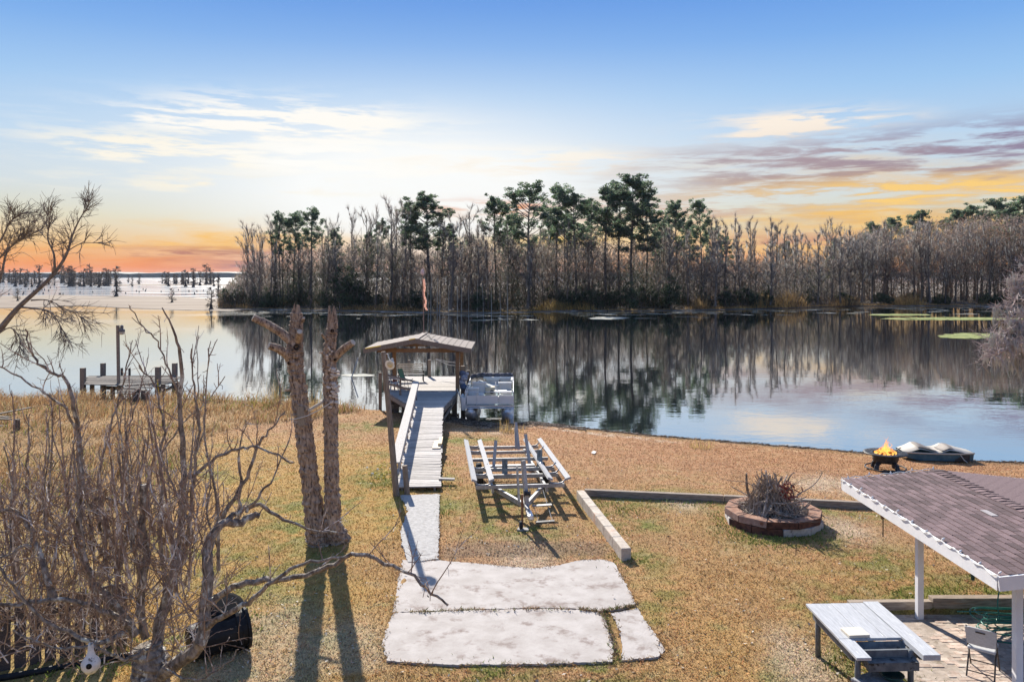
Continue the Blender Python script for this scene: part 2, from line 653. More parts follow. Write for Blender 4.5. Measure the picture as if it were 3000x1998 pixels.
def m_ground():
    m = bpy.data.materials.new('yard_ground')
    m.use_nodes = True
    t = NT(m.node_tree)
    out = t.n('ShaderNodeOutputMaterial')
    b = t.n('ShaderNodeBsdfPrincipled')
    a = t.n('ShaderNodeAttribute', attribute_name='Col')
    ge = t.n('ShaderNodeNewGeometry')
    n = t.noise(ge.outputs['Position'], 28.0, 5.0, .7)
    n2 = t.noise(ge.outputs['Position'], 5.0, 4.0, .6)
    c = t.mix(1.0, a.outputs[0], t.ramp(n, [(.28, (.35, .33, .30)), (.5, (1, 1, 1)), (.74, (1.7, 1.65, 1.55))]), 'MULTIPLY')
    c = t.mix(1.0, c, t.ramp(n2, [(.3, (.78, .78, .76)), (.7, (1.2, 1.2, 1.2))]), 'MULTIPLY')
    t.link(c, b.inputs['Base Color'])
    b.inputs['Roughness'].default_value = .95
    b.inputs['Specular IOR Level'].default_value = .1
    bp = t.n('ShaderNodeBump')
    bp.inputs['Distance'].default_value = .05
    t.link(n, bp.inputs['Height'])
    t.link(bp.outputs[0], b.inputs['Normal'])
    t.link(b.outputs[0], out.inputs[0])
    return m


def grid_geo(xs, ys, zf, colf):
    X, Y = np.meshgrid(xs, ys)
    Z = zf(X, Y)
    C = colf(X, Y)
    ny, nx = X.shape
    i = np.arange(ny - 1)[:, None] * nx + np.arange(nx - 1)[None, :]
    q = np.stack([i, i + 1, i + nx + 1, i + nx], -1).reshape(-1, 4)
    return Geo().add(np.stack([X, Y, Z], -1).reshape(-1, 3), q, C.reshape(-1, 3))


PAD_X0 = 6.3


def yard_z(x, y):
    z = gz(x, y) + .035 * (fbm(x * 2.2, y * 2.2, 3) - .5) + .05 * tall_zone(x, y) * fbm(x * 1.1, y * 1.1, 3)
    patio = sstep(x, 6.25, 6.6) * sstep(15.98 - y, 0, .15)
    pad = sstep(x + 2.25, 0, .12) * sstep(2.75 - x, 0, .12) * sstep(y - 13.3, 0, .12) * sstep(19.0 - y, 0, .12)
    path = sstep(x + 2.95, 0, .1) * sstep(-1.4 - x, 0, .1) * sstep(y - 18.2, 0, .1) * sstep(24.8 - y, 0, .1)
    return z - .2 * patio - .03 * pad - .03 * path


xs = np.concatenate([np.arange(-60, -16, 1.0), np.arange(-16, 18, .13), np.arange(18, 62, 1.0)])
ys = np.concatenate([np.arange(-12, 10, 1.0), np.arange(10, 36, .13), np.arange(36, 56, .3), [60, 70]])
tag(obj('ground', grid_geo(xs, ys, yard_z, lawn_colour), m_ground(), smooth=True), kind='structure')


# ---- lake
def m_water():
    m = bpy.data.materials.new('lake_water')
    m.use_nodes = True
    t = NT(m.node_tree)
    out = t.n('ShaderNodeOutputMaterial')
    ge = t.n('ShaderNodeNewGeometry')
    sep = t.n('ShaderNodeSeparateXYZ')
    t.link(ge.outputs['Position'], sep.inputs[0])
    v = t.xyz(t.m('MULTIPLY', sep.outputs[0], .55), sep.outputs[1], 0.0)
    n = t.noise(v, .9, 3.0, .5, .3)
    n2 = t.noise(v, 3.4, 3.0, .55, .4)
    patch = t.smooth(t.noise(ge.outputs['Position'], .03, 2.0, .5), .35, .7)
    h = t.m('ADD', t.m('MULTIPLY', n, .5), t.m('MULTIPLY', t.m('MULTIPLY', n2, .16), t.m('ADD', patch, .35)))
    bp = t.n('ShaderNodeBump')
    bp.inputs['Strength'].default_value = 1.0
    bp.inputs['Distance'].default_value = .009
    t.link(h, bp.inputs['Height'])
    fr = t.n('ShaderNodeFresnel')
    fr.inputs['IOR'].default_value = 1.45
    t.link(bp.outputs[0], fr.inputs['Normal'])
    fac = t.m('ADD', t.m('MULTIPLY', fr.outputs[0], .34), .66, clamp=True)
    # the open lake and the left of the cove are ruffled by wind, the cove under the wood lies calm
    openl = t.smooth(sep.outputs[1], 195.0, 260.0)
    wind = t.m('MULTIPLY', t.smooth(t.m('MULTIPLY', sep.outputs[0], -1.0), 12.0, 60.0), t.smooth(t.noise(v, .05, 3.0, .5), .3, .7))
    rgh = t.m('ADD', t.m('MULTIPLY', openl, .06), t.m('ADD', t.m('MULTIPLY', wind, .10), .004))
    gl = t.n('ShaderNodeBsdfGlossy')
    t.link(rgh, gl.inputs['Roughness'])
    gl.inputs['Color'].default_value = (.96, .98, 1, 1)
    t.link(bp.outputs[0], gl.inputs['Normal'])
    df = t.n('ShaderNodeBsdfDiffuse')
    # silvery sky reflection painted as diffuse colour, weaker where windy; the cove is dark
    sky_sheen = t.m('ADD', openl, t.m('MULTIPLY', wind, .3), clamp=True)
    t.link(t.mix(sky_sheen, (.015, .02, .026), (.19, .21, .245)), df.inputs['Color'])
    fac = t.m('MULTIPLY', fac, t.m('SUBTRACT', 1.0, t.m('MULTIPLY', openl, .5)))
    ms = t.n('ShaderNodeMixShader')
    t.link(fac, ms.inputs[0])
    t.link(df.outputs[0], ms.inputs[1])
    t.link(gl.outputs[0], ms.inputs[2])
    t.link(ms.outputs[0], out.inputs[0])
    return m


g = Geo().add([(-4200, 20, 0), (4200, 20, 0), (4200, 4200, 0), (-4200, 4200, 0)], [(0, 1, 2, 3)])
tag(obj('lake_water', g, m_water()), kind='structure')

# ---- far bank carrying the wood, mud flat on the left, low wooded shore at the horizon
FAR = [(690, 906), (850, 910), (1000, 913), (1150, 916), (1300, 919), (1500, 918), (1700, 913), (1850, 914), (2000, 912), (2150, 909), (2300, 905), (2450, 899), (2600, 898), (2800, 899), (3000, 903), (3300, 912), (3900, 935)]
_f = np.array([on(px, py, 0)[:2] for px, py in FAR])
FARX, FARY = _f[:, 0], _f[:, 1]


def far_y(x):
    return np.interp(x, FARX, FARY)


m_bank = mat('muddy_bank', (.10, .08, .062), (.20, .165, .13), .35, rough=.95, c3=(.42, .39, .35), s3=.16, t3=(.56, .66), bump=.1)
ux = np.linspace(FARX[0], FARX[-1], 130)
rows = []
for k, (d, z) in enumerate([(0, -.25), (2, .08), (5, .2), (9, .7), (30, 1.2), (160, 1.6), (420, 2.0)]):
    yy = far_y(ux) + d + (fbm(ux * .08, ux * 0 + k) - .5) * 5 * (k in (0, 1, 2))
    rows.append(np.stack([ux * yy / far_y(ux), yy, np.full_like(ux, z)], 1))
V = np.concatenate(rows)
nx = len(ux)
i = np.arange(len(rows) - 1)[:, None] * nx + np.arange(nx - 1)[None, :]
tag(obj('far_bank', Geo().add(V, np.stack([i, i + 1, i + nx + 1, i + nx], -1).reshape(-1, 4)), m_bank), kind='structure')


def flat(name, pxs, z, m, kind='structure', wob=0.0):
    """thin low sheet of land outlined in photo pixels on the water level, with a sloping rim"""
    P = np.array([on(px, py, z)[:2] for px, py in pxs])
    n = len(P)
    g = Geo()
    c = P.mean(0)
    lo = np.concatenate([c + (P - c) * 1.02, np.full((n, 1), -.1)], 1)
    hi = np.concatenate([P, np.full((n, 1), z)], 1)
    g.add(np.concatenate([lo, hi]), [(a, (a + 1) % n, n + (a + 1) % n, n + a) for a in range(n)] + [tuple(range(n, 2 * n))])
    return tag(obj(name, g, m), kind=kind)


m_mud = mat('mud_flat', (.13, .09, .06), (.21, .16, .115), .09, stretch=(.35, 1, 1), rough=.95, c3=(.36, .32, .28), s3=.045, t3=(.56, .70))
flat('mud_flat', [(-500, 868), (-100, 868), (60, 867), (180, 864), (260, 867), (400, 868), (520, 869), (560, 872), (640, 876), (760, 885), (800, 895), (770, 905), (660, 909), (560, 908), (470, 905), (380, 902), (300, 898), (230, 894), (150, 899), (60, 901), (-60, 902), (-500, 900)], .1, m_mud)
flat('sand_bar', [(180, 834.5), (300, 833.5), (420, 833), (600, 833), (700, 833.5), (700, 835.5), (520, 836), (380, 836), (250, 836)], .1, m_mud)
m_weed = mat('floating_weed', (.18, .22, .05), (.29, .30, .11), .5, rough=.9, c3=(.10, .14, .04), s3=.9, t3=(.55, .62), bump=.03)
m_scum = mat('floating_scum', (.28, .28, .22), (.40, .39, .34), 2.0, rough=.9)


def mat_patch(name, x0, x1, y0, y1, m, label, cat, n=26):
    """ragged floating weed: a low mound of weed on the water"""
    g = Geo()
    c0, cw = on((x0 + x1) / 2, (y0 + y1) / 2, 0), abs(x1 - x0) / 2
    for k in range(n * 9):
        a, r = random.uniform(0, 6.283), random.random() ** .6
        p = on((x0 + x1) / 2 + cw * r * math.cos(a), (y0 + y1) / 2 + (y1 - y0) / 2 * r * math.sin(a), 0)
        q = p[1] * .0022 * random.uniform(.6, 1.9)
        th = np.sort(RNG.uniform(0, 6.283, 7))
        h = random.uniform(.005, .03)
        g.prism([(p[0] + q * 2.2 * math.cos(t), p[1] + q * 1.6 * math.sin(t)) for t in th], -.01, h)
    return tag(obj(name, g, m), label, cat, kind='stuff')


mat_patch('floating_weed', 2590, 3010, 930, 938, m_weed, 'long green weed strip floating off the right bank', 'water weed', 40)
mat_patch('floating_weed', 2560, 2720, 920, 925, m_weed, 'short green weed strip nearest the wooded right bank', 'water weed')
mat_patch('floating_weed', 2755, 2915, 976, 992, m_weed, 'slanting green weed strip beside the mossy branch', 'water weed')
mat_patch('floating_weed', 1735, 1830, 929, 936, m_scum, 'pale scum patch floating below the tallest pine', 'water weed')
g = Geo()
for k in range(150):
    px = random.uniform(700, 3000)
    py = np.interp(px, [f[0] for f in FAR], [f[1] for f in FAR]) + random.choice([random.uniform(2, 9), random.uniform(2, 22)])
    p = on(px, py, .015)
    a, b = random.uniform(.4, 3.2), random.uniform(.2, .8)
    th = np.sort(RNG.uniform(0, 2 * math.pi, 8))
    g.prism([(p[0] + a * math.cos(q), p[1] + b * math.sin(q)) for q in th], -.01, .02)
tag(obj('floating_debris', g, m_scum), 'scattered pale leaves and scum floating along the far bank', 'debris', kind='stuff')

# far wooded shore, about three kilometres off
ux = np.linspace(-2600, 3600, 500)
hh = 12 + 9 * fbm(ux * .012, ux * 0 + 3, 5)
V = np.concatenate([np.stack([ux, 2950 + 0 * ux, 0 * ux - .2], 1), np.stack([ux, 2956 + 0 * ux, hh], 1), np.stack([ux, 3100 + 60 * fbm(ux * .02, ux * 0), hh + 4], 1), np.stack([ux, 3300 + 0 * ux, 0 * ux - 1], 1)])
nx = len(ux)
i = np.arange(3)[:, None] * nx + np.arange(nx - 1)[None, :]
tag(obj('far_woodland', Geo().add(V, np.stack([i, i + 1, i + nx + 1, i + nx], -1).reshape(-1, 4)), mat('far_woodland', (.02, .032, .03), (.045, .055, .05), .05)), 'low blue line of woods across the lake', 'woodland', kind='stuff')

# ================================================================== FAR WOOD
m_bark = mat('grey_bark', (.10, .085, .077), (.19, .168, .152), 1.2, stretch=(1, 1, .25), rough=.95, rnd=.25)
m_twig = mat('far_twigs', (.235, .205, .188), (.37, .335, .315), .5, rough=.95, attr=True, trans=.5, rnd=.25)
m_needle = mat('pine_needles', (.12, .175, .115), (.21, .275, .17), .5, rough=.7, attr=True, trans=.45, rnd=.15)
m_moss = mat('spanish_moss', (.42, .42, .39), (.6, .59, .55), .6, rough=1.0, trans=.4, rnd=.1)
m_ever = mat('evergreen_leaves', (.035, .06, .035), (.085, .115, .06), .6, rough=.6, attr=True, trans=.25, rnd=.2)


def unit(v):
    v = np.asarray(v, float)
    return v / (np.linalg.norm(v) + 1e-9)


def bough(p, d, L, n=5, wig=.12, lift=0.0):
    """a bent line of n points"""
    P = [np.array(p, float)]
    d = unit(d)
    for _ in range(n - 1):
        d = unit(d + RNG.standard_normal(3) * wig + np.array((0, 0, lift)))
        P.append(P[-1] + d * L / (n - 1))
    return np.array(P)


def pt(P, t):
    k = t * (len(P) - 1)
    i = min(int(k), len(P) - 2)
    return P[i] + (P[i + 1] - P[i]) * (k - i)


def clump(g, c, r, n, size, col0=.7, col1=1.3, flat_=.6):
    """a spray of leaf-sized faces"""
    q = RNG.standard_normal((n, 3))
    q /= np.linalg.norm(q, axis=1)[:, None]
    q *= (RNG.random(n) ** .4)[:, None] * r
    q[:, 2] *= flat_
    b = c + q
    d = RNG.standard_normal((n, 3))
    d /= np.linalg.norm(d, axis=1)[:, None]
    d[:, 2] = np.abs(d[:, 2]) * .6
    sd = np.cross(d, RNG.standard_normal((n, 3)))
    sd /= np.linalg.norm(sd, axis=1)[:, None]
    k = RNG.uniform(col0, col1, n)[:, None] * np.ones(3)
    k *= 1 + .12 * RNG.standard_normal((n, 3))
    g.blades(b, b + d * size * RNG.uniform(.6, 1.3, n)[:, None], size * .75, sd, np.clip(k, .2, 2))


def pine_meshes(seed, h, crown, dense, spread):
    global RNG
    RNG = np.random.default_rng(seed)
    tr, fo = Geo(), Geo()
    lean = RNG.standard_normal(2) * .02
    n = 10
    z = np.linspace(0, h, n)
    P = np.stack([lean[0] * z + .15 * np.sin(z * .3 + seed), lean[1] * z + .15 * np.cos(z * .23), z], 1)
    tr.tube(P, np.interp(z, [0, 1, h * .7, h], [.42, .30, .19, .04]), 7)
    nb = int(34 * dense)
    for k in range(nb):
        t = crown + (1 - crown) * (k + RNG.random()) / nb
        a = RNG.uniform(0, 6.283)
        f = (t - crown) / (1 - crown)
        L = spread * (0.45 + 1.0 * math.sin(math.pi * min(1, .18 + f * .82))) * RNG.uniform(.55, 1.1)
        b = bough(pt(P, t), (math.cos(a), math.sin(a), .25 + .5 * f), L, 5, .15, .06)
        tr.tube(b, np.linspace(.075, .02, 5), 4, cap=False)
        for q in range(int(3 + 3 * RNG.random())):
            e = pt(b, RNG.uniform(.45, 1.0)) + RNG.standard_normal(3) * .35
            clump(fo, e + np.array((0, 0, .2)), RNG.uniform(.55, 1.0), int(36 * dense), .42, .6, 1.25)
    for k in range(7):   # dead snags below the crown
        t = RNG.uniform(crown * .55, crown)
        a = RNG.uniform(0, 6.283)
        tr.tube(bough(pt(P, t), (math.cos(a), math.sin(a), .1), RNG.uniform(.8, 2.4), 4, .2), np.linspace(.05, .012, 4), 3, cap=False)
    clump(fo, P[-1], .8, 40, .4)
    return tr, fo


def bare_meshes(seed, h, spread, up, nb, moss):
    """leafless tree: trunk, limbs and a veil of twigs; long moss where asked"""
    global RNG
    RNG = np.random.default_rng(seed)
    tr, tw, mo = Geo(), Geo(), Geo()
    n = 9
    z = np.linspace(0, h * .95, n)
    P = np.stack([.3 * np.sin(z * .25 + seed) + z * RNG.standard_normal() * .03, .3 * np.cos(z * .2 + seed), z], 1)
    P -= np.array([P[0, 0], P[0, 1], 0])
    tr.tube(P, np.interp(z, [0, 1.0, h], [.34, .22, .035]), 6)
    tb, tt, tc, mb, mt = [], [], [], [], []
    for k in range(nb):
        t = .28 + .7 * (k + RNG.random()) / nb
        a = RNG.uniform(0, 6.283)
        L = spread * (1.15 - t * .75) * RNG.uniform(.45, 1.45)
        b = bough(pt(P, t), (math.cos(a), math.sin(a), up), L, 6, .14, .08)
        tr.tube(b, np.linspace(.12 * (1.15 - t) + .02, .03, 6), 4, cap=False)
        for q in range(9):
            s = pt(b, RNG.uniform(.2, 1))
            d = unit(b[-1] - b[0]) + RNG.standard_normal(3) * .5 + np.array((0, 0, .35))
            c = bough(s, d, L * RNG.uniform(.25, .5), 4, .2, .06)
            tr.tube(c, np.linspace(.04, .018, 4), 3, cap=False)
            for w in range(8):
                e = pt(c, RNG.uniform(.1, 1))
                dd = unit(unit(c[-1] - c[0]) + RNG.standard_normal(3) * .55 + np.array((0, 0, .25)))
                tb.append(e)
                tt.append(e + dd * RNG.uniform(.5, 1.3))
                tc.append(np.ones(3) * RNG.uniform(.6, 1.3) * np.array((1, .96, .93)))
            if RNG.random() < moss:
                for w in range(3):
                    e = pt(c, RNG.uniform(0, 1))
                    mb.append(e)
                    mt.append(e - np.array((RNG.standard_normal() * .1, 0, RNG.uniform(.5, 1.9))))
    tw.blades(np.array(tb), np.array(tt), .05, None, np.array(tc))
    if mb:
        mo.blades(np.array(mb), np.array(mt), RNG.uniform(.07, .2, len(mb)), None)
    return tr, tw, (mo if mb else None)


def shrub_meshes(seed, r, h, n):
    global RNG
    RNG = np.random.default_rng(seed)
    fo, st = Geo(), Geo()
    for k in range(n):
        a = RNG.uniform(0, 6.283)
        rr = r * RNG.random() ** .5
        zz = h * RNG.random() ** .8 * (1 - .5 * rr / r)
        clump(fo, np.array((rr * math.cos(a), rr * math.sin(a), .3 + zz)), RNG.uniform(.4, .8), 42, .34, .5, 1.5, .8)
    for k in range(6):
        a = RNG.uniform(0, 6.283)
        st.tube(bough((0, 0, 0), (math.cos(a) * .5, math.sin(a) * .5, 1), h * .8, 4, .15), np.linspace(.06, .02, 4), 4, cap=False)
    return fo, st


DEFAULT = {}


def tree_proto(name, parts, label, cat, group):
    r = local_thing(name, label, cat, group)
    for nm, g, m in parts:
        if g is not None:
            p = obj(nm, g, m, r)
            if nm in ('twigs', 'moss', 'crown', 'foliage', 'branches', 'stem'):
                p['kind'] = 'stuff'
    DEFAULT[r.name] = label
    return r


FARW = 'leafless trees of the far wood'


def place(proto, used, x, y, z, rz, sc, label=None):
    o = proto if not used.get(proto.name) else copy_tree(proto)
    used[proto.name] = True
    o.location = (x, y, z)
    o.rotation_euler = (0, 0, rz)
    o.scale = sc if isinstance(sc, tuple) else (sc, sc, sc)
    o['label'] = label or DEFAULT[proto.name]
    return o


ZONES = [(760, 'at the left tip of the far wood'), (900, 'by the leftmost dark pine'), (1000, 'above the two cut trunks'), (1140, 'left of the dock roof'), (1320, 'above the dock roof'), (1500, 'above the pontoon boat'),
         (1640, 'under the forked pine'), (1800, 'left of the tallest pine'), (1960, 'under the tallest pine'), (2120, 'by the evergreen pair'), (2240, 'just right of the evergreen pair'), (2360, 'in the slender stand'),
         (2500, 'at the left edge of the brown wood'), (2650, 'in the left of the brown wood'), (2800, 'in the middle of the brown wood'), (2920, 'in the right of the brown wood'), (9999, 'at the right photo edge')]


def far_label(kind, px, py):
    size = 'tall' if py < 665 else ('middling' if py < 725 else 'low')
    look = ['slender leafless grey tree', 'upswept leafless grey tree', 'spreading leafless grey tree', 'leafless cypress with short branches', 'moss-hung leafless tree', 'thin straight leafless tree'][kind]
    return size + ' ' + look + ' ' + next(z for lim, z in ZONES if px < lim)


USED = {}
pines = []
for k, (h, cr, de, sp) in enumerate([(24, .55, 1.25, 4.3), (25, .48, 1.5, 5.0), (23, .60, 1.0, 3.8), (24, .42, 1.6, 4.8), (22, .55, 1.15, 5.0)]):
    tr, fo = pine_meshes(100 + k, h, cr, de, sp)
    pines.append((tree_proto('pine_tree', [('trunk', tr, m_bark), ('crown', fo, m_needle)], 'tall pine in the far wood', 'pine tree', 'pines in the far wood'), h))
# the pines that can be told apart: photo column, row of the tip, metres behind the bank, kind, width
PINES = [(911, 622, 8, 2, .85, 'dark pine at the left end of the far wood'),
         (1262, 584, 12, 1, 1.15, 'broad round-crowned pine above the boathouse mast'),
         (1204, 606, 16, 0, .85, 'smaller pine overlapped by the broad one above the boathouse mast'),
         (1453, 588, 14, 0, .8, 'narrow pine standing alone between the broad pine and the tall group'),
         (1548, 558, 9, 4, .95, 'forked pine at the left end of the tall group of pines'),
         (1628, 553, 13, 2, .95, 'thin-crowned pine with a long bare trunk in the tall group'),
         (1688, 580, 10, 0, .95, 'pine with a flat-topped crown between two taller pines'),
         (1735, 610, 22, 4, .8, 'low pine half hidden left of the tallest pines'),
         (1772, 556, 9, 2, .95, 'slim pine next to the tallest pine on its left'),
         (1812, 546, 15, 0, .9, 'pine pressed against the tallest pine on its left side'),
         (1850, 533, 11, 3, 1.1, 'tallest and densest pine of the far wood'),
         (1895, 612, 14, 4, .75, 'pine with drooping side crown just right of the tallest pine'),
         (1985, 602, 20, 3, .8, 'leafy evergreen right of the tallest pine, first of the next pair'),
         (2058, 596, 16, 2, .7, 'ragged narrow evergreen, second of the pair right of the tallest pine'),
         (820, 640, 10, 4, .6, 'brown-green pine at the left corner of the far wood'),
         (860, 632, 13, 0, .75, 'brownish pine next to the dark pine at the left end of the far wood'),
         (2610, 648, 60, 1, .9, 'leftmost pine crown showing above the brown wood on the right'),
         (2690, 630, 60, 3, 1.0, 'second pine crown showing above the brown wood on the right'),
         (2790, 626, 55, 1, 1.0, 'broad pine crown above the brown wood, third along the right'),
         (2855, 612, 50, 0, 1.0, 'fourth pine crown above the brown wood on the right'),
         (2922, 598, 45, 3, 1.1, 'large dark pine crown near the right edge of the photo'),
         (2985, 590, 40, 1, 1.2, 'pine crown touching the right edge of the photo'),
         (1390, 700, 40, 1, .8, 'low pine mass behind the bare trees right of the mast'),
         (1120, 655, 30, 0, .7, 'faint pine behind bare trees left of the broad pine'),
         (2130, 700, 60, 1, .8, 'distant pine low behind the bare trees right of the pair'),
         (2300, 715, 70, 3, .8, 'distant low pine behind slender bare trees on the right'),
         (2450, 705, 70, 1, .8, 'distant low pine just left of the brown wood'),
         (1950, 690, 60, 0, .8, 'distant pine low in the gap right of the tallest pine'),
         (1560, 705, 55, 3, .7, 'distant low pine under the forked pine'),
         (1310, 668, 26, 3, .75, 'dark evergreen crown just right of the broad pine above the mast'),
         (1500, 640, 24, 1, .75, 'green crown low between the lone narrow pine and the forked pine'),
         (1605, 655, 30, 3, .7, 'green crown low right of the forked pine'),
         (1655, 630, 26, 4, .7, 'green crown behind the thin-crowned pine'),
         (1930, 665, 30, 3, .75, 'green crown low right of the drooping pine'),
         (2020, 655, 24, 1, .7, 'green crown between the evergreen pair'),
         (2090, 680, 28, 4, .7, 'green crown low right of the evergreen pair'),
         (1075, 690, 22, 3, .7, 'green crown low left of the broad pine'),
         (985, 680, 18, 1, .65, 'green crown above the dark cedar'),
         (2560, 662, 40, 3, .8, 'small green crown at the left end of the brown wood'),
         (3120, 590, 40, 3, 1.1, 'pine beyond the right edge of the photo')]
rnd_ = random.Random(5)
for px, py, back, kind, wd, lab in PINES:
    Y = float(far_y((px - HX) * 180 / F)) + back
    X = (px - HX) * Y / F
    zb = .9 + .004 * back
    top = CZ + (HY - py) * Y / F
    pr, h = pines[kind]
    s = (top - zb) / (h * 1.02)
    place(pr, USED, X, Y, zb, rnd_.uniform(0, 6.28), (s * wd, s * wd, s), lab)

bares = []
for k, (h, sp, up, nb, mo) in enumerate([(20, 5.8, 1.1, 13, .15), (20, 5.0, 1.7, 14, .1), (20, 6.8, .8, 14, .3), (20, 2.4, .55, 24, .2), (20, 7.0, .7, 16, .45), (20, 3.0, 1.3, 15, .1)]):
    tr, tw, ms = bare_meshes(200 + k, h, sp, up, nb, mo)
    lab = ['slender leafless grey tree in the far wood', 'upswept leafless grey tree in the far wood', 'spreading leafless grey tree in the far wood', 'straight leafless cypress with short side branches in the far wood',
           'wide leafless tree hung with grey moss in the far wood', 'thin straight leafless tree in the far wood'][k]
    bares.append((tree_proto('bare_tree', [('trunk', tr, m_bark), ('twigs', tw, m_twig), ('moss', ms, m_moss)], lab, 'tree', FARW), h))
# leafless trees whose tips stand against the sky
TIPS = [(725, 660, 1), (755, 668, 1), (790, 660, 0), (830, 650, 0), (870, 640, 2), (955, 655, 0), (985, 640, 0), (1035, 612, 1), (1065, 618, 1), (1100, 615, 0), (1142, 588, 1), (1160, 610, 1), (1180, 600, 0), (1290, 620, 5),
        (1320, 640, 0), (1345, 650, 0), (1390, 606, 1), (1405, 640, 5), (1430, 650, 0), (1500, 650, 2), (1590, 640, 5), (1660, 660, 0), (1720, 670, 2), (1920, 640, 5), (1945, 630, 3), (1965, 650, 3), (2015, 660, 3), (2080, 632, 3), (2105, 625, 3), (2120, 640, 5),
        (2150, 618, 3), (2170, 640, 3), (2190, 628, 3), (2215, 645, 5), (2255, 632, 3), (2275, 640, 3), (2305, 660, 5), (2325, 655, 3), (2345, 668, 3), (2365, 690, 5), (2395, 668, 3), (2420, 655, 0), (2440, 650, 0), (2465, 658, 3), (2495, 656, 3), (2530, 690, 2)]
for px, py, kind in TIPS:
    Y = float(far_y((px - HX) * 180 / F)) + rnd_.uniform(4, 16)
    pr, h = bares[kind]
    s = (CZ + (HY - py) * Y / F - .7) / h
    w = rnd_.uniform(.6, 1.15)
    place(pr, USED, (px - HX) * Y / F, Y, .7, rnd_.uniform(0, 6.28), (s * w, s * w, s), far_label(kind, px, py))
# the leaning fan at the left end of the wood
for px, py, lean in [(735, 655, -.22), (760, 680, -.16), (715, 700, -.3), (800, 640, -.1), (690, 770, -.35)]:
    Y = 190 + rnd_.uniform(0, 6)
    pr, h = bares[1]
    s = (CZ + (HY - py) * Y / F - .5) / h / math.cos(lean)
    o = place(pr, USED, (px - HX) * Y / F - lean * 12, Y, .5, 0, (s * .8, s * .8, s), 'leaning leafless tree at the left tip of the far wood')
    o.rotation_euler = (0, lean, 0)
# body of the wood
k = 0
for n in range(215):
    px = rnd_.uniform(700, 3080) if n % 3 else rnd_.uniform(2470, 3080)
    right = px > 2480
    if right:
        py = rnd_.uniform(np.interp(px, [2480, 2560, 2700, 3000], [690, 660, 655, 640]) - 6, 760)
        kind = rnd_.choice([2, 4, 2, 4, 0])
        back = rnd_.uniform(3, 40)
    else:
        py = rnd_.uniform(672, 770)
        kind = rnd_.choice([0, 1, 2, 3, 4, 5, 3])
        back = rnd_.uniform(2, 45)
    Y = float(far_y((px - HX) * 180 / F)) + back
    pr, h = bares[kind]
    s = (CZ + (HY - py) * Y / F - .8) / h
    w = rnd_.uniform(1.0, 1.45) if py > 700 else rnd_.uniform(.85, 1.1)
    place(pr, USED, (px - HX) * Y / F, Y, .8, rnd_.uniform(0, 6.28), (s * w, s * w, s), far_label(kind, px, py))
# evergreen bushes on the bank
shrubs = []
for k, (r, h, n) in enumerate([(2.0, 3.2, 34), (2.6, 4.2, 46), (1.5, 6.0, 40)]):
    fo, st = shrub_meshes(300 + k, r, h, n)
    shrubs.append(tree_proto('evergreen_bush', [('foliage', fo, m_ever), ('stem', st, m_bark)], 'dark evergreen bush at the foot of the far wood', 'bush', 'evergreen bushes along the far bank'))
for n in range(92):
    px = rnd_.choice([rnd_.uniform(670, 1100), rnd_.uniform(1100, 2480), rnd_.uniform(1600, 2250), rnd_.uniform(2480, 3060)])
    Y = float(far_y((px - HX) * 180 / F)) + rnd_.uniform(3.5, 14)
    s = rnd_.uniform(.6, 1.25) * (.75 if px > 2250 else 1)
    place(shrubs[n % 3], USED, (px - HX) * Y / F, Y, .4, rnd_.uniform(0, 6.28), s, ['broad', 'large', 'upright'][n % 3] + ' dark evergreen bush on the far bank ' + next(z for lim, z in ZONES if px < lim))
for px, py in [(1010, 745), (1040, 770), (1015, 790)]:     # the dark cedar left of centre
    Y = 176.0
    s = (CZ + (HY - py) * Y / F) / 7.5
    place(shrubs[2], USED, (px - HX) * Y / F, Y, .4, px, (s * 1.1, s * 1.1, s), 'tall dark cedar on the bank right of the leftmost pines')

# thicket: twigs, saplings and dead grass nobody could count
RNG = np.random.default_rng(77)
g = Geo()
N = 270000
px = RNG.uniform(640, 3100, N)
back = RNG.uniform(2.5, 48, N) ** 1.0
Y = np.interp((px - HX) * 180 / F, FARX, FARY) + back
X = (px - HX) * Y / F
rise = np.interp(px, [640, 720, 900, 1500, 2300, 2480, 2600, 3100], [3, 9, 14, 14.5, 11.5, 13, 20.5, 23]) * (.40 + 1.0 * fbm(X * .09, Y * .05, 4))
z0 = .3 + rise * RNG.random(N) ** np.interp(px, [2480, 2620], [1.35, .95])
L = RNG.uniform(.4, 1.7, N) * np.where(px > 2450, .7, 1.0)
wild = np.where((px > 2450) | (z0 > 7), .75, .4)
d = np.stack([RNG.standard_normal(N) * wild, RNG.standard_normal(N) * wild, RNG.uniform(.2, 1.1, N) * np.where(RNG.random(N) < .35, -1, 1)], 1)
B = np.stack([X, Y, z0], 1)
cols = np.array([(.82, .8, .78), (.62, .54, .49), (.42, .47, .34), (1.25, 1.25, 1.22), (.72, .52, .38), (.2, .27, .2)])
reg = fbm(X * .07 + 9, z0 * .12, 3)
pick = np.where(reg < .38, RNG.choice(6, N, p=[.22, .1, .26, .12, .05, .25]), np.where(reg < .58, RNG.choice(6, N, p=[.34, .26, .14, .14, .06, .06]), RNG.choice(6, N, p=[.3, .3, .1, .1, .15, .05])))
pick = np.where((z0 < 11 * sstep(fbm(X * .10 + 30, Y * .03, 4), .42, .75)) & (RNG.random(N) < .62), 5, pick)
pick = np.where((px > 2480) & (RNG.random(N) < .3), np.where(reg < .5, 4, 3), pick)
cc = cols[pick] * RNG.uniform(.5, 1.15, (N, 1))
warm = sstep(px, 2500, 2620)[:, None]
cc = cc * (1 - warm * np.array((-.05, .08, .12)))
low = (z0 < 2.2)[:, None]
cc = np.where(low & (RNG.random((N, 1)) < .5), cc * np.array((.95, .78, .5)), cc)
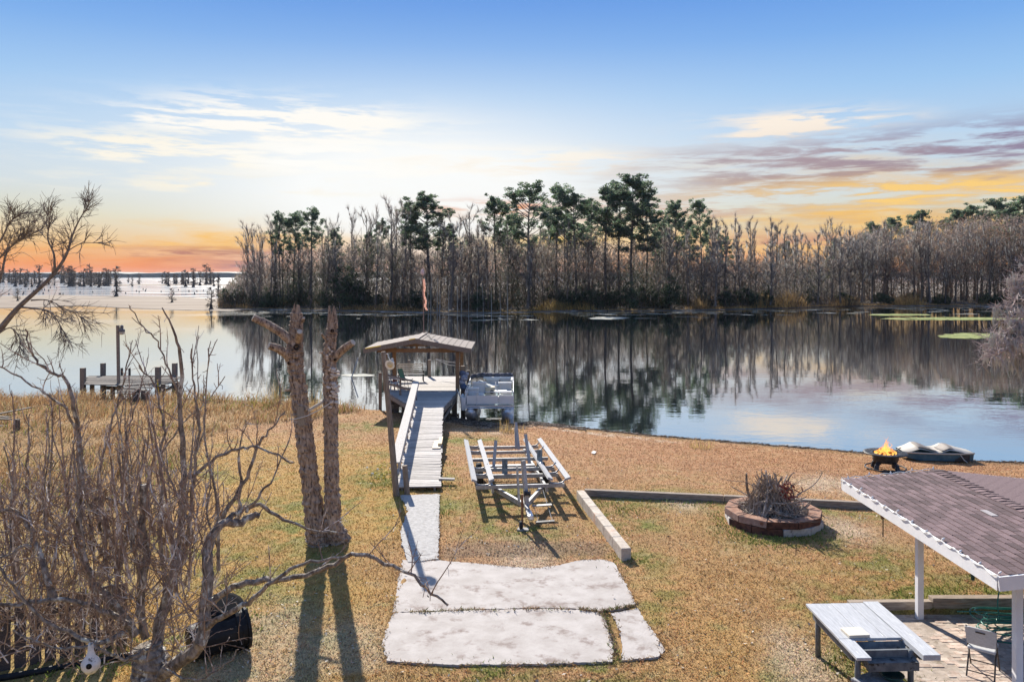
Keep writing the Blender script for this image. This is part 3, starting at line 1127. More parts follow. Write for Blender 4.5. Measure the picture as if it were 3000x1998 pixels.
g.blades(B, B + d * L[:, None], RNG.uniform(.07, .2, N), None, cc)
tag(obj('thicket', g, m_twig), 'dense grey-brown thicket of twigs and saplings filling the far wood', 'thicket', kind='stuff')
# dead grass and yellow brush on the bank edge
g = Geo()
N = 14000
px = RNG.uniform(640, 3050, N)
Y = np.interp((px - HX) * 180 / F, FARX, FARY) + RNG.uniform(2.5, 9, N)
X = (px - HX) * Y / F
B = np.stack([X, Y, np.full(N, .2)], 1)
hgt = (.3 + 2.0 * sstep(fbm(X * .12, Y * 0 + 4, 3), .45, .8)) * RNG.uniform(.4, 1.2, N)
hgt *= np.interp(px, [640, 1300, 1450, 2000, 2100, 2700, 3000], [.6, .5, 1.1, .8, 2.1, 1.6, .6])
d = np.stack([RNG.standard_normal(N) * .25, RNG.standard_normal(N) * .2, np.ones(N)], 1) * hgt[:, None]
cc = np.array((1.75, 1.28, .62)) * RNG.uniform(.5, 1.25, (N, 1)) + np.array((.05, .1, -.05)) * sstep(fbm(X * .06, Y * 0 + 8), .5, .7)[:, None]
g.blades(B, B + d, .12, None, cc)
tag(obj('bank_grass', g, m_twig), 'tan and yellow dead grass along the far bank', 'grass', kind='stuff')

# pale young stems by the bank right of the mast, and sunken snag by the left bank
for k, px in enumerate([1255, 1262, 1281, 1288, 1314, 1340, 1352, 1373, 1398, 1416, 1440, 1466, 1487]):
    Y = float(far_y((px - HX) * 165 / F)) + 2.5
    g = Geo().tube(bough(((px - HX) * Y / F, Y, .1), (rnd_.uniform(-.03, .03), 0, 1), rnd_.uniform(4.5, 8), 5, .02), np.linspace(.09, .03, 5), 5)
    tag(obj('sapling', g, m_moss), 'pale straight sapling stem at the water edge right of the mast', 'sapling', 'pale saplings at the far bank')

# ---- bald cypresses with swollen feet, on the mud flat and out in the lake
def cypress_meshes(seed, h, spread):
    global RNG
    RNG = np.random.default_rng(seed)
    tr, tw = Geo(), Geo()
    z = np.array([0, .25, .7, 1.3, 2.2, h * .55, h * .8, h])
    P = np.stack([.06 * np.sin(z), .05 * np.cos(z), z], 1)
    tr.tube(P, np.array([1.0, .8, .52, .36, .26, .16, .1, .02]) * (.55 + h * .045), 9, wob=.05)
    tb, tt = [], []
    for k in range(26):
        t = .38 + .6 * k / 26
        a = RNG.uniform(0, 6.283)
        L = spread * (1.25 - t * .8) * RNG.uniform(.6, 1.2)
        b = bough(pt(P, t), (math.cos(a), math.sin(a), RNG.uniform(-.1, .35)), L, 5, .16, -.02)
        tr.tube(b, np.linspace(.07, .02, 5), 4, cap=False)
        for q in range(26):
            e = pt(b, RNG.uniform(.15, 1))
            tb.append(e)
            tt.append(e + np.array((RNG.standard_normal() * .35, RNG.standard_normal() * .35, RNG.uniform(-.75, .5))))
    tw.blades(np.array(tb), np.array(tt), .15, None, np.ones((len(tb), 3)) * RNG.uniform(.15, .45, (len(tb), 1)))
    return tr, tw


m_dkbark = mat('cypress_bark', (.06, .048, .042), (.13, .105, .09), 1.5, stretch=(1, 1, .3), rough=.95)
cyp = []
for k, (h, sp) in enumerate([(8, 2.6), (8, 3.6), (8, 1.7)]):
    tr, tw = cypress_meshes(400 + k, h, sp)
    cyp.append(tree_proto('cypress_tree', [('trunk', tr, m_dkbark), ('branches', tw, m_twig)], 'bald cypress standing out in the lake', 'cypress', 'cypresses far out in the lake'))
for px, pb, ptop, k, lab in [(341, 869, 800, 0, 'cone-footed cypress on the mud flat, left of the squat one'), (504, 886, 842, 1, 'squat flat-topped cypress with flared foot alone on the mud flat'),
                             (619, 906, 838, 0, 'cypress on the near tip of the mud flat beside the wood'), (640, 865, 805, 2, 'slim cypress just behind the tip of the mud flat'), (52, 882, 842, 1, 'cypress on the mud flat behind the leaning bare tree'),
                             (660, 896, 850, 2, 'small cypress in brush where the mud flat meets the wood')]:
    p = on(px, pb, .08)
    s = (pb - ptop) * p[1] / F / 8
    place(cyp[k], USED, p[0], p[1], .08, px, s, lab)
for n in range(105):
    px = rnd_.choice([rnd_.uniform(-60, 700), rnd_.uniform(180, 340), rnd_.uniform(470, 640), rnd_.uniform(0, 120), rnd_.uniform(180, 330)])
    pb = rnd_.uniform(826, 835) if n % 3 else rnd_.uniform(835, 842)
    ptop = rnd_.uniform(786, 812) if rnd_.random() < .8 else rnd_.uniform(770, 786)
    if px < 180 and rnd_.random() < .6:
        ptop = max(ptop, 802)
    p = on(px, pb, 0)
    s = (pb - ptop) * p[1] / F / 8
    place(cyp[n % 3], USED, p[0], p[1], -.05, px, (s * 1.15, s * 1.15, s), 'distant bald cypress standing in the lake ' + next(z for lim, z in [(60, 'at the left edge of the photo'), (180, 'behind the leaning bare tree'), (260, 'in the left half of the left clump'), (340, 'in the right half of the left clump'), (470, 'between the two distant clumps'), (550, 'in the left of the right clump'), (640, 'in the right of the right clump'), (9999, 'close beside the far wood')] if px < lim))
g = Geo()
for n in range(40):
    px, pb = rnd_.uniform(0, 690), rnd_.uniform(842, 864)
    p = on(px, pb, 0)
    g.lathe([(.35, -.1), (.3, .2), (.12, rnd_.uniform(.3, .9)), (0.01, .95)], 6, p)
tag(obj('cypress_knees', g, m_dkbark), 'small dark cypress knees and stumps dotting the lake beyond the mud flat', 'stump', kind='stuff')

# ================================================================== NEAR VEGETATION
RNG = np.random.default_rng(21)
m_blade = mat('grass_blades', (.85, .85, .85), (1.15, 1.15, 1.15), 3.0, rough=.8, attr=True, trans=.25, spec=.15)


def scatter(n, y0, y1, power=1.0, pad=1.06):
    """random places inside the view cone between two depths"""
    y = y0 + (y1 - y0) * RNG.random(n) ** power
    x = RNG.uniform(-.645 * pad, .645 * pad, n) * y
    return x, y


def hard(x, y):
    """true where paving stands"""
    pad = (x > PADB[0]) & (x < PADB[1]) & (y > PADB[2]) & (y < PADB[3])
    return pad


PADP = [np.array(gnd(px, py)[:2]) for px, py in [(1180, 1640), (1290, 1642), (1330, 1645), (1420, 1652), (1500, 1660), (1570, 1664), (1640, 1655), (1700, 1640), (1770, 1638), (1800, 1650), (1822, 1690), (1850, 1740), (1870, 1790), (1900, 1830), (1935, 1880), (1948, 1905), (1925, 1925),
                                                     (1840, 1932), (1780, 1938), (1600, 1944), (1500, 1946), (1330, 1947), (1200, 1942), (1135, 1935), (1118, 1890), (1130, 1845), (1150, 1800), (1160, 1740), (1168, 1690)]]
PATHP = [np.array(gnd(px, py)[:2]) for px, py in [(1170, 1452), (1288, 1448), (1287, 1500), (1286, 1560), (1283, 1638), (1240, 1645), (1195, 1648), (1180, 1600), (1172, 1560), (1186, 1520), (1194, 1500), (1188, 1480)]]


def inside(poly, x, y):
    r = np.zeros(x.shape, bool)
    n = len(poly)
    for i in range(n):
        (x0, y0), (x1, y1) = poly[i], poly[(i + 1) % n]
        c = ((y0 > y) != (y1 > y)) & (x < (x1 - x0) * (y - y0) / (y1 - y0 + 1e-12) + x0)
        r ^= c
    return r


def free(x, y, m=0.0):
    s = np.interp(x, SHX, SHY) - y
    ok = (s > .35) & ~inside(PADP, x, y) & ~inside(PATHP, x, y)
    ok &= ~((x > 6.35) & (y < 15.95))
    return ok


# short turf
x, y = scatter(340000, 11.5, 46, 1.45, 1.2)
k = free(x, y) & (tall_zone(x, y) < .6)
x, y = x[k], y[k]
n = len(x)
c = lawn_colour(x, y) * RNG.uniform(.55, 1.55, (n, 1)) * (1 + .08 * RNG.standard_normal((n, 3)))
h = RNG.uniform(.018, .05, n) * (.8 + .5 * fbm(x * 1.3, y * 1.3))
g = Geo()
B = np.stack([x, y, yard_z(x, y) - .004], 1)
d = np.stack([RNG.standard_normal(n) * .7, RNG.standard_normal(n) * .7, np.ones(n)], 1) * h[:, None]
g.blades(B, B + d, .014 + y * .0007, None, np.clip(c * 1.12, 0, 1))
tag(obj('lawn_grass', g, m_blade), 'short dormant tan and green lawn grass covering the yard', 'grass', kind='stuff')
# tall dry grass on the unmown bank
x, y = scatter(120000, 13.5, 50, .9, 1.12)
k = (tall_zone(x, y) > .35) & free(x, y)
x, y = x[k], y[k]
n = len(x)
f = fbm(x * .6, y * .6)
s = np.interp(x, SHX, SHY) - y
h = RNG.uniform(.15, .55, n) * (.35 + 1.1 * sstep(f, .3, .7)) * (.7 + .6 * sstep(12 - s, 0, 8))
c = np.array((.36, .22, .11)) * RNG.uniform(.5, 1.6, (n, 1))
c = np.where(RNG.random((n, 1)) < .25, np.array((.5, .40, .22)) * RNG.uniform(.7, 1.3, (n, 1)), c)
c = np.where((RNG.random(n) < .22 * sstep(fbm(x * .35 + 5, y * .35), .45, .65))[:, None], np.array((.22, .25, .06)) * RNG.uniform(.6, 1.4, (n, 1)), c)
g = Geo()
B = np.stack([x, y, yard_z(x, y) - .01], 1)
lean = np.stack([RNG.standard_normal(n) * .55 + .25, RNG.standard_normal(n) * .5, np.ones(n) * .85], 1) * h[:, None]
bd = np.stack([-lean[:, 0] * .18, -lean[:, 1] * .18, h * .14], 1)
g.blades(B, B + lean, .012 + y * .0005, None, np.clip(c, 0, 1), bend=bd)
tag(obj('tall_grass', g, m_blade), 'unmown dry brown grass over the left bank', 'grass', kind='stuff')
# reeds standing up at the left shore
for px, py, hh, lab in [(800, 1165, 1.7, 'tuft of tall straw reeds at the shore left of the cut trunks'), (905, 1185, 1.9, 'tuft of tall yellow reeds between the two cut trunks'), (1490, 1243, .8, 'small pale reed tuft on the bank behind the boat'), (2055, 1288, .5, 'low reed tuft on the bank right of the trailer')]:
    p = gnd(px, py + 25)
    n = 60
    b = p + np.stack([RNG.standard_normal(n) * .35, RNG.standard_normal(n) * .25, np.zeros(n)], 1)
    d = np.stack([RNG.standard_normal(n) * .18 + .05, RNG.standard_normal(n) * .12, np.ones(n)], 1) * RNG.uniform(.35, 1.0, (n, 1)) * hh
    g = Geo().blades(b, b + d, .03, None, np.array((.5, .37, .16)) * RNG.uniform(.6, 1.3, (n, 1)))
    tag(obj('reed_tuft', g, m_blade), lab, 'reeds', kind=None)
# fallen leaves, chips and litter
x, y = scatter(9000, 11.6, 30, 1.3)
k = (tall_zone(x, y) < .5) & ~((x > 6.35) & (y < 15.95))
den = .25 + sstep(fbm(x * .5 + 70, y * .5), .5, .75)
den = np.where((y > 18.6) & (y < 20.2) & (x > -2) & (x < 3), 1.5, den)
den = np.where(inside(PADP, x, y), .05, np.where(inside(PATHP, x, y), .02, den))
k &= RNG.random(len(x)) < den * .8
x, y = x[k], y[k]
n = len(x)
a = RNG.uniform(0, 6.283, n)
L = RNG.uniform(.015, .045, n)[:, None]
onpad = inside(PADP, x, y) | inside(PATHP, x, y)
z = np.where(onpad, gz(x, y) + .055, yard_z(x, y) + RNG.uniform(.012, .04, n))
B = np.stack([x, y, z], 1)
u = np.stack([np.cos(a), np.sin(a), RNG.standard_normal(n) * .3], 1) * L
w = np.stack([-np.sin(a), np.cos(a), RNG.standard_normal(n) * .3], 1) * L * .55
v = np.stack([B - u, B + w, B + u, B - w], 1).reshape(-1, 3)
c = np.where((RNG.random(n) < .5)[:, None], np.array((.5, .45, .38)), np.array((.26, .16, .09))) * RNG.uniform(.5, 1.3, (n, 1))
c = np.where(onpad[:, None], np.array((.13, .09, .06)), c)
g = Geo().add(v, np.arange(n * 4).reshape(-1, 4), np.repeat(c, 4, 0))
tag(obj('leaf_litter', g, m_blade), 'fallen leaves and pale chips scattered over the lawn', 'leaves', kind='stuff')
# wet drift of bark and sticks along the near shore
g = Geo()
for k in range(3200):
    px = random.uniform(1290, 3050) if k % 2 else random.uniform(1270, 1720)
    s = abs(random.gauss(0, .55)) * (1.6 if px < 1600 else (1.0 if px < 1720 else .55))
    X0 = (px - HX) * 38 / F
    yy = float(np.interp(X0, SHX, SHY)) - s - .05
    p = np.array((X0, yy, float(gz(X0, yy)) + .015))
    q = p + np.array((random.uniform(-.35, .35), random.uniform(-.12, .12), random.uniform(0, .05)))
    w = random.uniform(.012, .035)
    cshade = random.choice([(.10, .07, .05), (.16, .11, .08), (.05, .04, .035), (.3, .25, .2)])
    g.beam(p, q, w, w * .8, col=cshade)
tag(obj('shore_drift', g, mat('drift_wood', (.8, .8, .8), (1.1, 1.1, 1.1), 4, rough=.95, attr=True)), 'dark drift of bark and sticks along the near water edge', 'debris', kind='stuff')


def weeds(name, spots, n, h, r, col, label):
    g = Geo()
    for px, py, k in spots:
        p = gnd(px, py)
        m_ = int(n * k)
        b = p + np.stack([RNG.standard_normal(m_) * r * k ** .5, RNG.standard_normal(m_) * r * k ** .5, np.zeros(m_)], 1)
        b[:, 2] = yard_z(b[:, 0], b[:, 1])
        d = np.stack([RNG.standard_normal(m_) * .6, RNG.standard_normal(m_) * .6, np.ones(m_)], 1) * (h * RNG.uniform(.3, 1.1, (m_, 1)))
        g.blades(b, b + d, .03, None, np.array(col) * RNG.uniform(.5, 1.5, (m_, 1)))
    return tag(obj(name, g, m_blade), label, 'weeds', kind='stuff')


weeds('green_weeds', [(1120, 1400, 1.6), (1135, 1425, 1), (2140, 1555, 1), (2190, 1575, 1.2), (2260, 1585, 1.6), (2340, 1580, 1.6), (2400, 1560, 1.4), (2120, 1520, .8), (1790, 1560, .7), (1830, 1640, .8), (1850, 1500, 1), (1950, 1462, 1.4), (2060, 1468, 1.4), (1760, 1480, 1), (1520, 1560, .8),
                      (1300, 1420, .7), (1305, 1360, .6), (1300, 1500, .5), (2660, 1750, 1), (2780, 1745, 1.2), (2920, 1740, 1), (2480, 1945, 1.2), (2600, 1940, 1.2), (2640, 1970, 1), (2550, 1985, 1), (1430, 1965, .7), (660, 1790, 1), (700, 1830, 1), (420, 1880, 1.4), (300, 1960, 1.2), (150, 1985, 1)],
      110, .09, .33, (.15, .19, .045), 'low green weeds growing round the edgings, fire ring and posts')

# ---- two dead trunks, cut off high
m_trunk = mat('pine_bark', (.24, .165, .118), (.56, .43, .33), 14, stretch=(1, 1, .3), rough=.95, bump=.09, bscale=13, c3=(.09, .068, .056), s3=24, t3=(.52, .64), detail=8.0)
m_cut = mat('weathered_wood', (.42, .36, .29), (.56, .50, .42), 20, rough=.9)
m_fungus = mat('bracket_fungus', (.55, .44, .34), (.72, .62, .52), 20, rough=.8)


def knobbly(pts, rad, k=16, sub=12, wob=.06):
    """stout trunk with plated bark: dense rings pushed in and out"""
    pts, rad = np.asarray(pts, float), np.asarray(rad, float)
    t = np.linspace(0, len(pts) - 1, (len(pts) - 1) * sub + 1)
    P = np.stack([np.interp(t, np.arange(len(pts)), pts[:, i]) for i in range(3)], 1)
    r = np.interp(t, np.arange(len(pts)), rad)
    return Geo().tube(P, r * (1 + .04 * RNG.standard_normal(len(r))), k, wob=wob)


TY = 19.55
def dead_trunk(name, line, limbs, label, knots, fungi=()):
    base = gnd(*line[0][:2])
    root = thing(name, base, label, 'tree trunk')
    pts = [at(px, py, TY) for px, py, w in line]
    rad = [w * .88 * TY / F / 2 for px, py, w in line]
    pts[0][2] = base[2] - .1
    pts[0][1] = base[1]
    tr = obj('trunk', knobbly(pts, rad, 22, 16, .075), m_trunk, root, smooth=False)
    top = pts[-1]
    g = Geo()
    for k in range(9):       # splintered top
        a = k * .7
        b = top + np.array((math.cos(a), math.sin(a), 0)) * rad[-1] * random.uniform(.3, .9)
        g.tube([b - np.array((0, 0, .15)), b + np.array((random.uniform(-.03, .03), 0, random.uniform(.05, .22)))], [.06, .015], 5)
    obj('broken_top', g, m_trunk, root)
    for L in limbs:
        q = [at(px, py, TY + dy) for px, py, w, dy in L]
        rr = [w * TY / F / 2 for px, py, w, dy in L]
        lim = obj('limb', knobbly(q, rr, 12, 7, .03), m_trunk, root)
        e = q[-1]
        d = unit(q[-1] - q[-2])
        obj('cut_end', Geo().lathe([(rr[-1] * .96, 0), (rr[-1] * .9, .012), (0.001, .014)], 12, e, d), m_cut, lim)
    for px, py, r in knots:
        p = at(px, py, TY)
        p[1] -= r * 1.0 + .12
        obj('knot_hole', Geo().lathe([(.001, -.05), (r * .55, -.03), (r * .7, .03), (r, .05), (r * 1.15, -.02)], 10, p, (0, -1, .1)), mat('knot_dark', (.02, .014, .01), (.06, .04, .03), 30), root)
    for px, py, r in fungi:
        p = at(px, py, TY)
        p[1] -= .17
        obj('fungus', Geo().lathe([(.001, .03), (r * .7, .022), (r, 0), (r * .7, -.02), (.001, -.03)], 9, p, (.25, -.35, 1)), m_fungus, root)
    return root, pts


t1, P1 = dead_trunk('dead_trunk', [(935, 1590, 88), (925, 1540, 66), (908, 1400, 58), (893, 1280, 58), (880, 1180, 54), (868, 1090, 52), (862, 1030, 56), (868, 990, 44), (868, 950, 42), (868, 916, 36)],
                    [[(862, 1010, 26, 0), (825, 975, 25, -.1), (780, 948, 24, -.2), (742, 931, 20, -.3)], [(858, 1060, 24, 0), (836, 1035, 26, -.15), (812, 1020, 24, -.3), (788, 1013, 20, -.4)], [(872, 1000, 20, -.1), (876, 982, 18, -.35), (878, 972, 16, -.5)],
                     [(866, 1140, 10, 0), (850, 1142, 9, -.1), (834, 1143, 5, -.2)], [(886, 940, 12, -.05), (890, 932, 8, -.15)]],
                    'brown cut dead trunk with two sawn-off limbs on its left, left of the pair', [(875, 1015, .07), (853, 1062, .035), (868, 1125, .03)])
n_ = plank('nailed_board', at(888, 1185, TY) + np.array((0, -.30, 0)), at(893, 1240, TY) + np.array((0, -.30, 0)), .16, .03, mat('old_board', (.2, .16, .12), (.32, .27, .22), 8, stretch=(1, 8, 8)), t1, up=(0, -1, 0))
fg = [(974 + random.gauss(8, 7), random.uniform(1075, 1195), random.uniform(.035, .075)) for _ in range(26)] + [(970 + random.gauss(0, 6), random.uniform(1010, 1080), random.uniform(.02, .04)) for _ in range(8)]
t2, P2 = dead_trunk('dead_trunk', [(985, 1582, 84), (975, 1540, 58), (972, 1400, 48), (970, 1300, 46), (969, 1190, 48), (966, 1090, 44), (964, 1040, 42), (970, 985, 38), (975, 950, 34), (974, 922, 26)],
                    [[(978, 1055, 22, 0), (992, 1035, 23, -.1), (1012, 1018, 22, -.2), (1034, 1003, 19, -.3)], [(962, 995, 10, 0), (950, 988, 9, -.1), (942, 978, 5, -.2)], [(958, 1035, 8, 0), (945, 1034, 7, -.1), (936, 1033, 4, -.15)]],
                    'grey cut dead trunk with pale fungus and one sawn-off limb, right of the pair', [(978, 968, .04), (986, 1052, .03)], fg)
rope = [at(860, 1221, TY) + np.array((0, -.32, 0)), at(880, 1219, TY) + np.array((0, -.36, 0)), at(905, 1213, TY) + np.array((0, -.3, 0)), at(935, 1200, TY) + np.array((0, -.25, 0)), at(965, 1182, TY) + np.array((0, -.3, 0)), at(985, 1168, TY) + np.array((0, -.28, 0))]
tag(obj('rope', Geo().tube(rope, .012, 5), mat('pale_rope', (.5, .48, .45), (.62, .6, .56), 30)), 'pale rope slung between the two cut trunks', 'rope')
tag(obj('broken_branch', Geo().tube([at(903, 1203, TY - .2), at(925, 1190, TY - .15), at(945, 1178, TY - .1), at(949, 1168, TY)], [.035, .04, .03, .02], 7, wob=.08), m_cut), 'short pale broken branch lodged between the two cut trunks', 'branch')

# ---- branching for the near leafless trees
m_limb = mat('lichen_bark', (.10, .08, .066), (.36, .31, .265), 16, stretch=(1, 1, .6), rough=.95, bump=.02, bscale=24, c3=(.56, .55, .49), s3=9, t3=(.55, .66))
m_sprout = mat('brown_twigs', (.15, .095, .07), (.38, .28, .22), 6, rough=.75, c3=(.68, .62, .57), s3=4, t3=(.52, .62), spec=.5)


def smooth_line(P, sub=4):
    P = np.asarray(P, float)
    n = len(P)
    out = []
    for i in range(n - 1):
        p0, p1, p2, p3 = P[max(i - 1, 0)], P[i], P[i + 1], P[min(i + 2, n - 1)]
        for j in range(sub):
            t = j / sub
            out.append(.5 * ((2 * p1) + (-p0 + p2) * t + (2 * p0 - 5 * p1 + 4 * p2 - p3) * t * t + (-p0 + 3 * p1 - 3 * p2 + p3) * t ** 3))
    out.append(P[-1])
    return np.array(out)


def spur_twigs(g, line, n, r0):
    """short thorny spurs along a shoot"""
    for _ in range(n):
        t = RNG.uniform(.1, .98)
        s = pt(line, t)
        ax = unit(pt(line, min(1, t + .05)) - pt(line, max(0, t - .05)))
        d = unit(ax * .5 + RNG.standard_normal(3) * .75)
        L = RNG.uniform(.03, .11)
        g.tube([s, s + d * L * .6, s + d * L + RNG.standard_normal(3) * .012], [r0, r0 * .75, r0 * .8], 3, cap=False)


def shoots(g, line, n, Lmin, Lmax, r, up=.8, spread=.6, depth=1, lo=.2):
    for _ in range(n):
        t = RNG.uniform(lo, 1.0)
        s = pt(line, t)
        ax = unit(pt(line, min(1, t + .08)) - pt(line, max(0, t - .08)))
        d = unit(ax * .55 + RNG.standard_normal(3) * spread + np.array((0, 0, up)))
        L = RNG.uniform(Lmin, Lmax)
        b = bough(s, d, L, 6, .13, .05)
        g.tube(b, np.linspace(r, r * .45, 6), 4, cap=False)
        spur_twigs(g, b, int(L * 5) + 1, r * .45)
        if depth:
            shoots(g, b, int(1 + L * 2.2), L * .2, L * .5, r * .6, up * .6, spread, depth - 1)


# ---- the big leafless fruit tree, lower left
FT = 10.4
root = thing('fruit_tree', (*at(440, 2000, FT)[:2], 1.0), 'big leafless lichen-barked tree with many upright shoots in the lower left corner', 'tree')
base = at(440, 2000, FT)
base[2] = .95
obj('trunk', knobbly([base, base + (0, 0, .5), at(440, 1998, FT), at(440, 1940, FT), at(432, 1890, FT)], [.33, .27, .235, .22, .17], 16, 8, .05), m_limb, root)
LIMBS = [
    # (photo column, photo row, depth offset) ..., start radius, end radius
    ([(455, 1985, 0), (551, 1922, -.3), (597, 1857, -.4), (604, 1762, -.3), (608, 1628, -.2), (620, 1574, -.1), (655, 1532, 0), (708, 1528, .2), (760, 1500, .3)], .115, .045),
    ([(604, 1775, -.3), (640, 1745, -.4), (700, 1712, -.5), (800, 1702, -.7), (880, 1690, -.8), (960, 1660, -.9), (1050, 1622, -1.0), (1150, 1658, -1.1), (1210, 1690, -1.2), (1262, 1735, -1.2), (1312, 1772, -1.2)], .06, .012),
    ([(600, 1840, -.4), (670, 1796, -.7), (727, 1765, -.9), (790, 1712, -1.0), (850, 1665, -1.0), (930, 1640, -1.0), (1010, 1632, -1.0)], .05, .014),
    ([(640, 1545, 0), (700, 1500, .2), (760, 1478, .3), (830, 1522, .4), (900, 1550, .5), (985, 1560, .5)], .05, .012),
    ([(452, 1934, .1), (478, 1781, .2), (513, 1666, .3), (528, 1551, .4), (536, 1398, .4), (532, 1252, .4), (532, 1064, .3), (513, 984, .2), (478, 900, .1)], .11, .008),
    ([(532, 1240, .4), (525, 1180, .4), (497, 1087, .2), (459, 1003, .1), (421, 957, 0), (377, 896, -.1)], .022, .006),
    ([(400, 1860, -.1), (330, 1770, -.1), (262, 1680, 0), (238, 1600, .1), (232, 1500, .1), (236, 1380, .1), (228, 1260, .1), (214, 1194, 0), (191, 1110, 0), (153, 1091, 0), (107, 1057, 0), (86, 1003, 0), (78, 965, 0)], .075, .008),
    ([(228, 1265, .1), (190, 1195, 0), (142, 1160, -.1), (78, 1120, -.1), (0, 1073, -.2)], .028, .010),
    ([(425, 1870, 0), (412, 1760, 0), (425, 1650, 0), (418, 1540, 0), (420, 1420, 0)], .07, .045),
    ([(290, 1560, .3), (290, 1420, .3), (300, 1330, .3), (325, 1240, .3), (352, 1150, .3), (372, 1060, .3), (386, 1000, .3)], .03, .006),
    ([(500, 1720, .5), (545, 1590, .5), (560, 1480, .6), (575, 1330, .6), (582, 1210, .6), (566, 1110, .6), (560, 1022, .6)], .05, .007),
    ([(575, 1330, .6), (600, 1230, .7), (605, 1120, .7), (618, 1000, .7)], .02, .006),
    ([(580, 1250, .6), (574, 1150, .5), (582, 985, .5)], .015, .005),
    ([(383, 1838, -.2), (330, 1800, -.4), (268, 1773, -.5), (165, 1754, -.6), (60, 1768, -.7), (-60, 1770, -.8)], .055, .02),
    ([(370, 1850, -.3), (290, 1880, -.5), (200, 1850, -.6), (110, 1800, -.7), (20, 1690, -.8), (-30, 1640, -.8)], .045, .014),
    ([(160, 1755, -.6), (120, 1640, -.5), (90, 1560, -.4), (50, 1500, -.4), (0, 1498, -.4)], .05, .02),
    ([(150, 1760, -.5), (140, 1680, -.4), (100, 1600, -.4), (20, 1625, -.5), (-40, 1640, -.5)], .035, .012),
    ([(300, 1700, .2), (310, 1560, .3), (270, 1480, .3), (300, 1460, .3), (345, 1470, .2), (400, 1530, .1), (415, 1545, 0)], .03, .02),
    ([(560, 1400, .4), (620, 1350, .3), (680, 1320, .2), (740, 1308, .1), (800, 1325, 0), (860, 1360, 0)], .035, .010),
    ([(608, 1640, -.2), (640, 1540, .2), (690, 1460, .3), (730, 1380, .3), (760, 1300, .3), (800, 1250, .3), (830, 1205, .3)], .05, .008),
    ([(700, 1500, .3), (705, 1410, .3), (700, 1330, .3), (720, 1230, .3)], .035, .007),
    ([(720, 1500, .2), (770, 1440, .2), (800, 1400, .2), (850, 1290, .2)], .03, .007),
    ([(330, 1780, .3), (350, 1640, .4), (380, 1500, .4), (375, 1400, .4), (368, 1290, .4), (400, 1180, .4)], .045, .008),
    ([(480, 1700, .6), (470, 1560, .6), (478, 1440, .6), (470, 1330, .6), (480, 1250, .6), (450, 1130, .5), (400, 1070, .4)], .045, .008),
    ([(470, 1340, .6), (500, 1290, .6), (545, 1230, .6), (600, 1180, .6), (660, 1105, .6)], .02, .006),
    ([(90, 1560, -.4), (80, 1440, -.3), (84, 1340, -.3), (80, 1215, -.3)], .022, .006),
    ([(30, 1620, -.5), (36, 1500, -.4), (30, 1400, -.4), (8, 1300, -.4)], .02, .007),
    ([(420, 1900, -.3), (360, 1930, -.5), (270, 1895, -.7), (160, 1900, -.8), (40, 1850, -.9)], .035, .01),
    ([(480, 1960, -.3), (560, 1990, -.6), (640, 1960, -.7), (700, 1900, -.8)], .02, .006),
]
for pts, r0, r1 in LIMBS:
    L = smooth_line([at(px, py, FT + dy) for px, py, dy in pts])
    L = L + RNG.standard_normal(L.shape) * .012
    n = len(L)
    r0 *= .82
    g = Geo().tube(L, r0 + (r1 - r0) * np.linspace(0, 1, n) ** .8, 8 if r0 > .03 else 5, wob=.04)
    lim = obj('limb', g, m_limb, root)
    tw = Geo()
    length = float(np.linalg.norm(np.diff(L, axis=0), axis=1).sum())
    thick = r0 > .033
    shoots(tw, L, int(length * (2.6 if thick else 2.3)), .2, .85 if thick else .5, .0085, .85 if thick else .5, .5, 1, .1)
    spur_twigs(tw, L, int(length * 6), .006)
    tag(obj('shoots', tw, m_sprout, lim), kind='stuff')
# long upright suckers rising through the crown
for k in range(44):
    px, py = random.uniform(40, 640), random.uniform(1560, 1760)
    dy = random.uniform(-.5, .9)
    top = random.uniform(1130, 1420)
    ex = px + random.gauss(0, 45)
    L = smooth_line([at(px, py, FT + dy), at(px * .6 + ex * .4 + random.gauss(0, 8), py * .6 + top * .4, FT + dy), at(px * .25 + ex * .75 + random.gauss(0, 8), py * .25 + top * .75, FT + dy), at(ex, top, FT + dy)], 5)
    lim = obj('sucker', Geo().tube(L, np.linspace(random.uniform(.014, .026), .005, len(L)), 5, wob=.03), m_limb if k % 2 else m_sprout, root)
    tw = Geo()
    spur_twigs(tw, L, 14, .006)
    shoots(tw, L, 4, .15, .5, .006, .7, .4, 0, .3)
    tag(obj('shoots', tw, m_sprout, lim), kind='stuff')
# bare fine shoots filling the middle of the crown
tw = Geo()
for k in range(380):
    px, py = random.uniform(-20, 600), random.uniform(1470, 1960)
    s = at(px, py, FT + random.uniform(-.7, .9))
    d = unit((random.gauss(0, .5), random.gauss(0, .4), random.uniform(.2, 1.0)))
    b = bough(s, d, random.uniform(.4, 1.3), 6, .16, .04)
    tw.tube(b, np.linspace(.009, .004, 6), 4, cap=False)
    spur_twigs(tw, b, 6, .004)
    shoots(tw, b, 4, .15, .5, .005, .4, .6, 0)
tag(obj('inner_twigs', tw, m_sprout, root), kind='stuff')

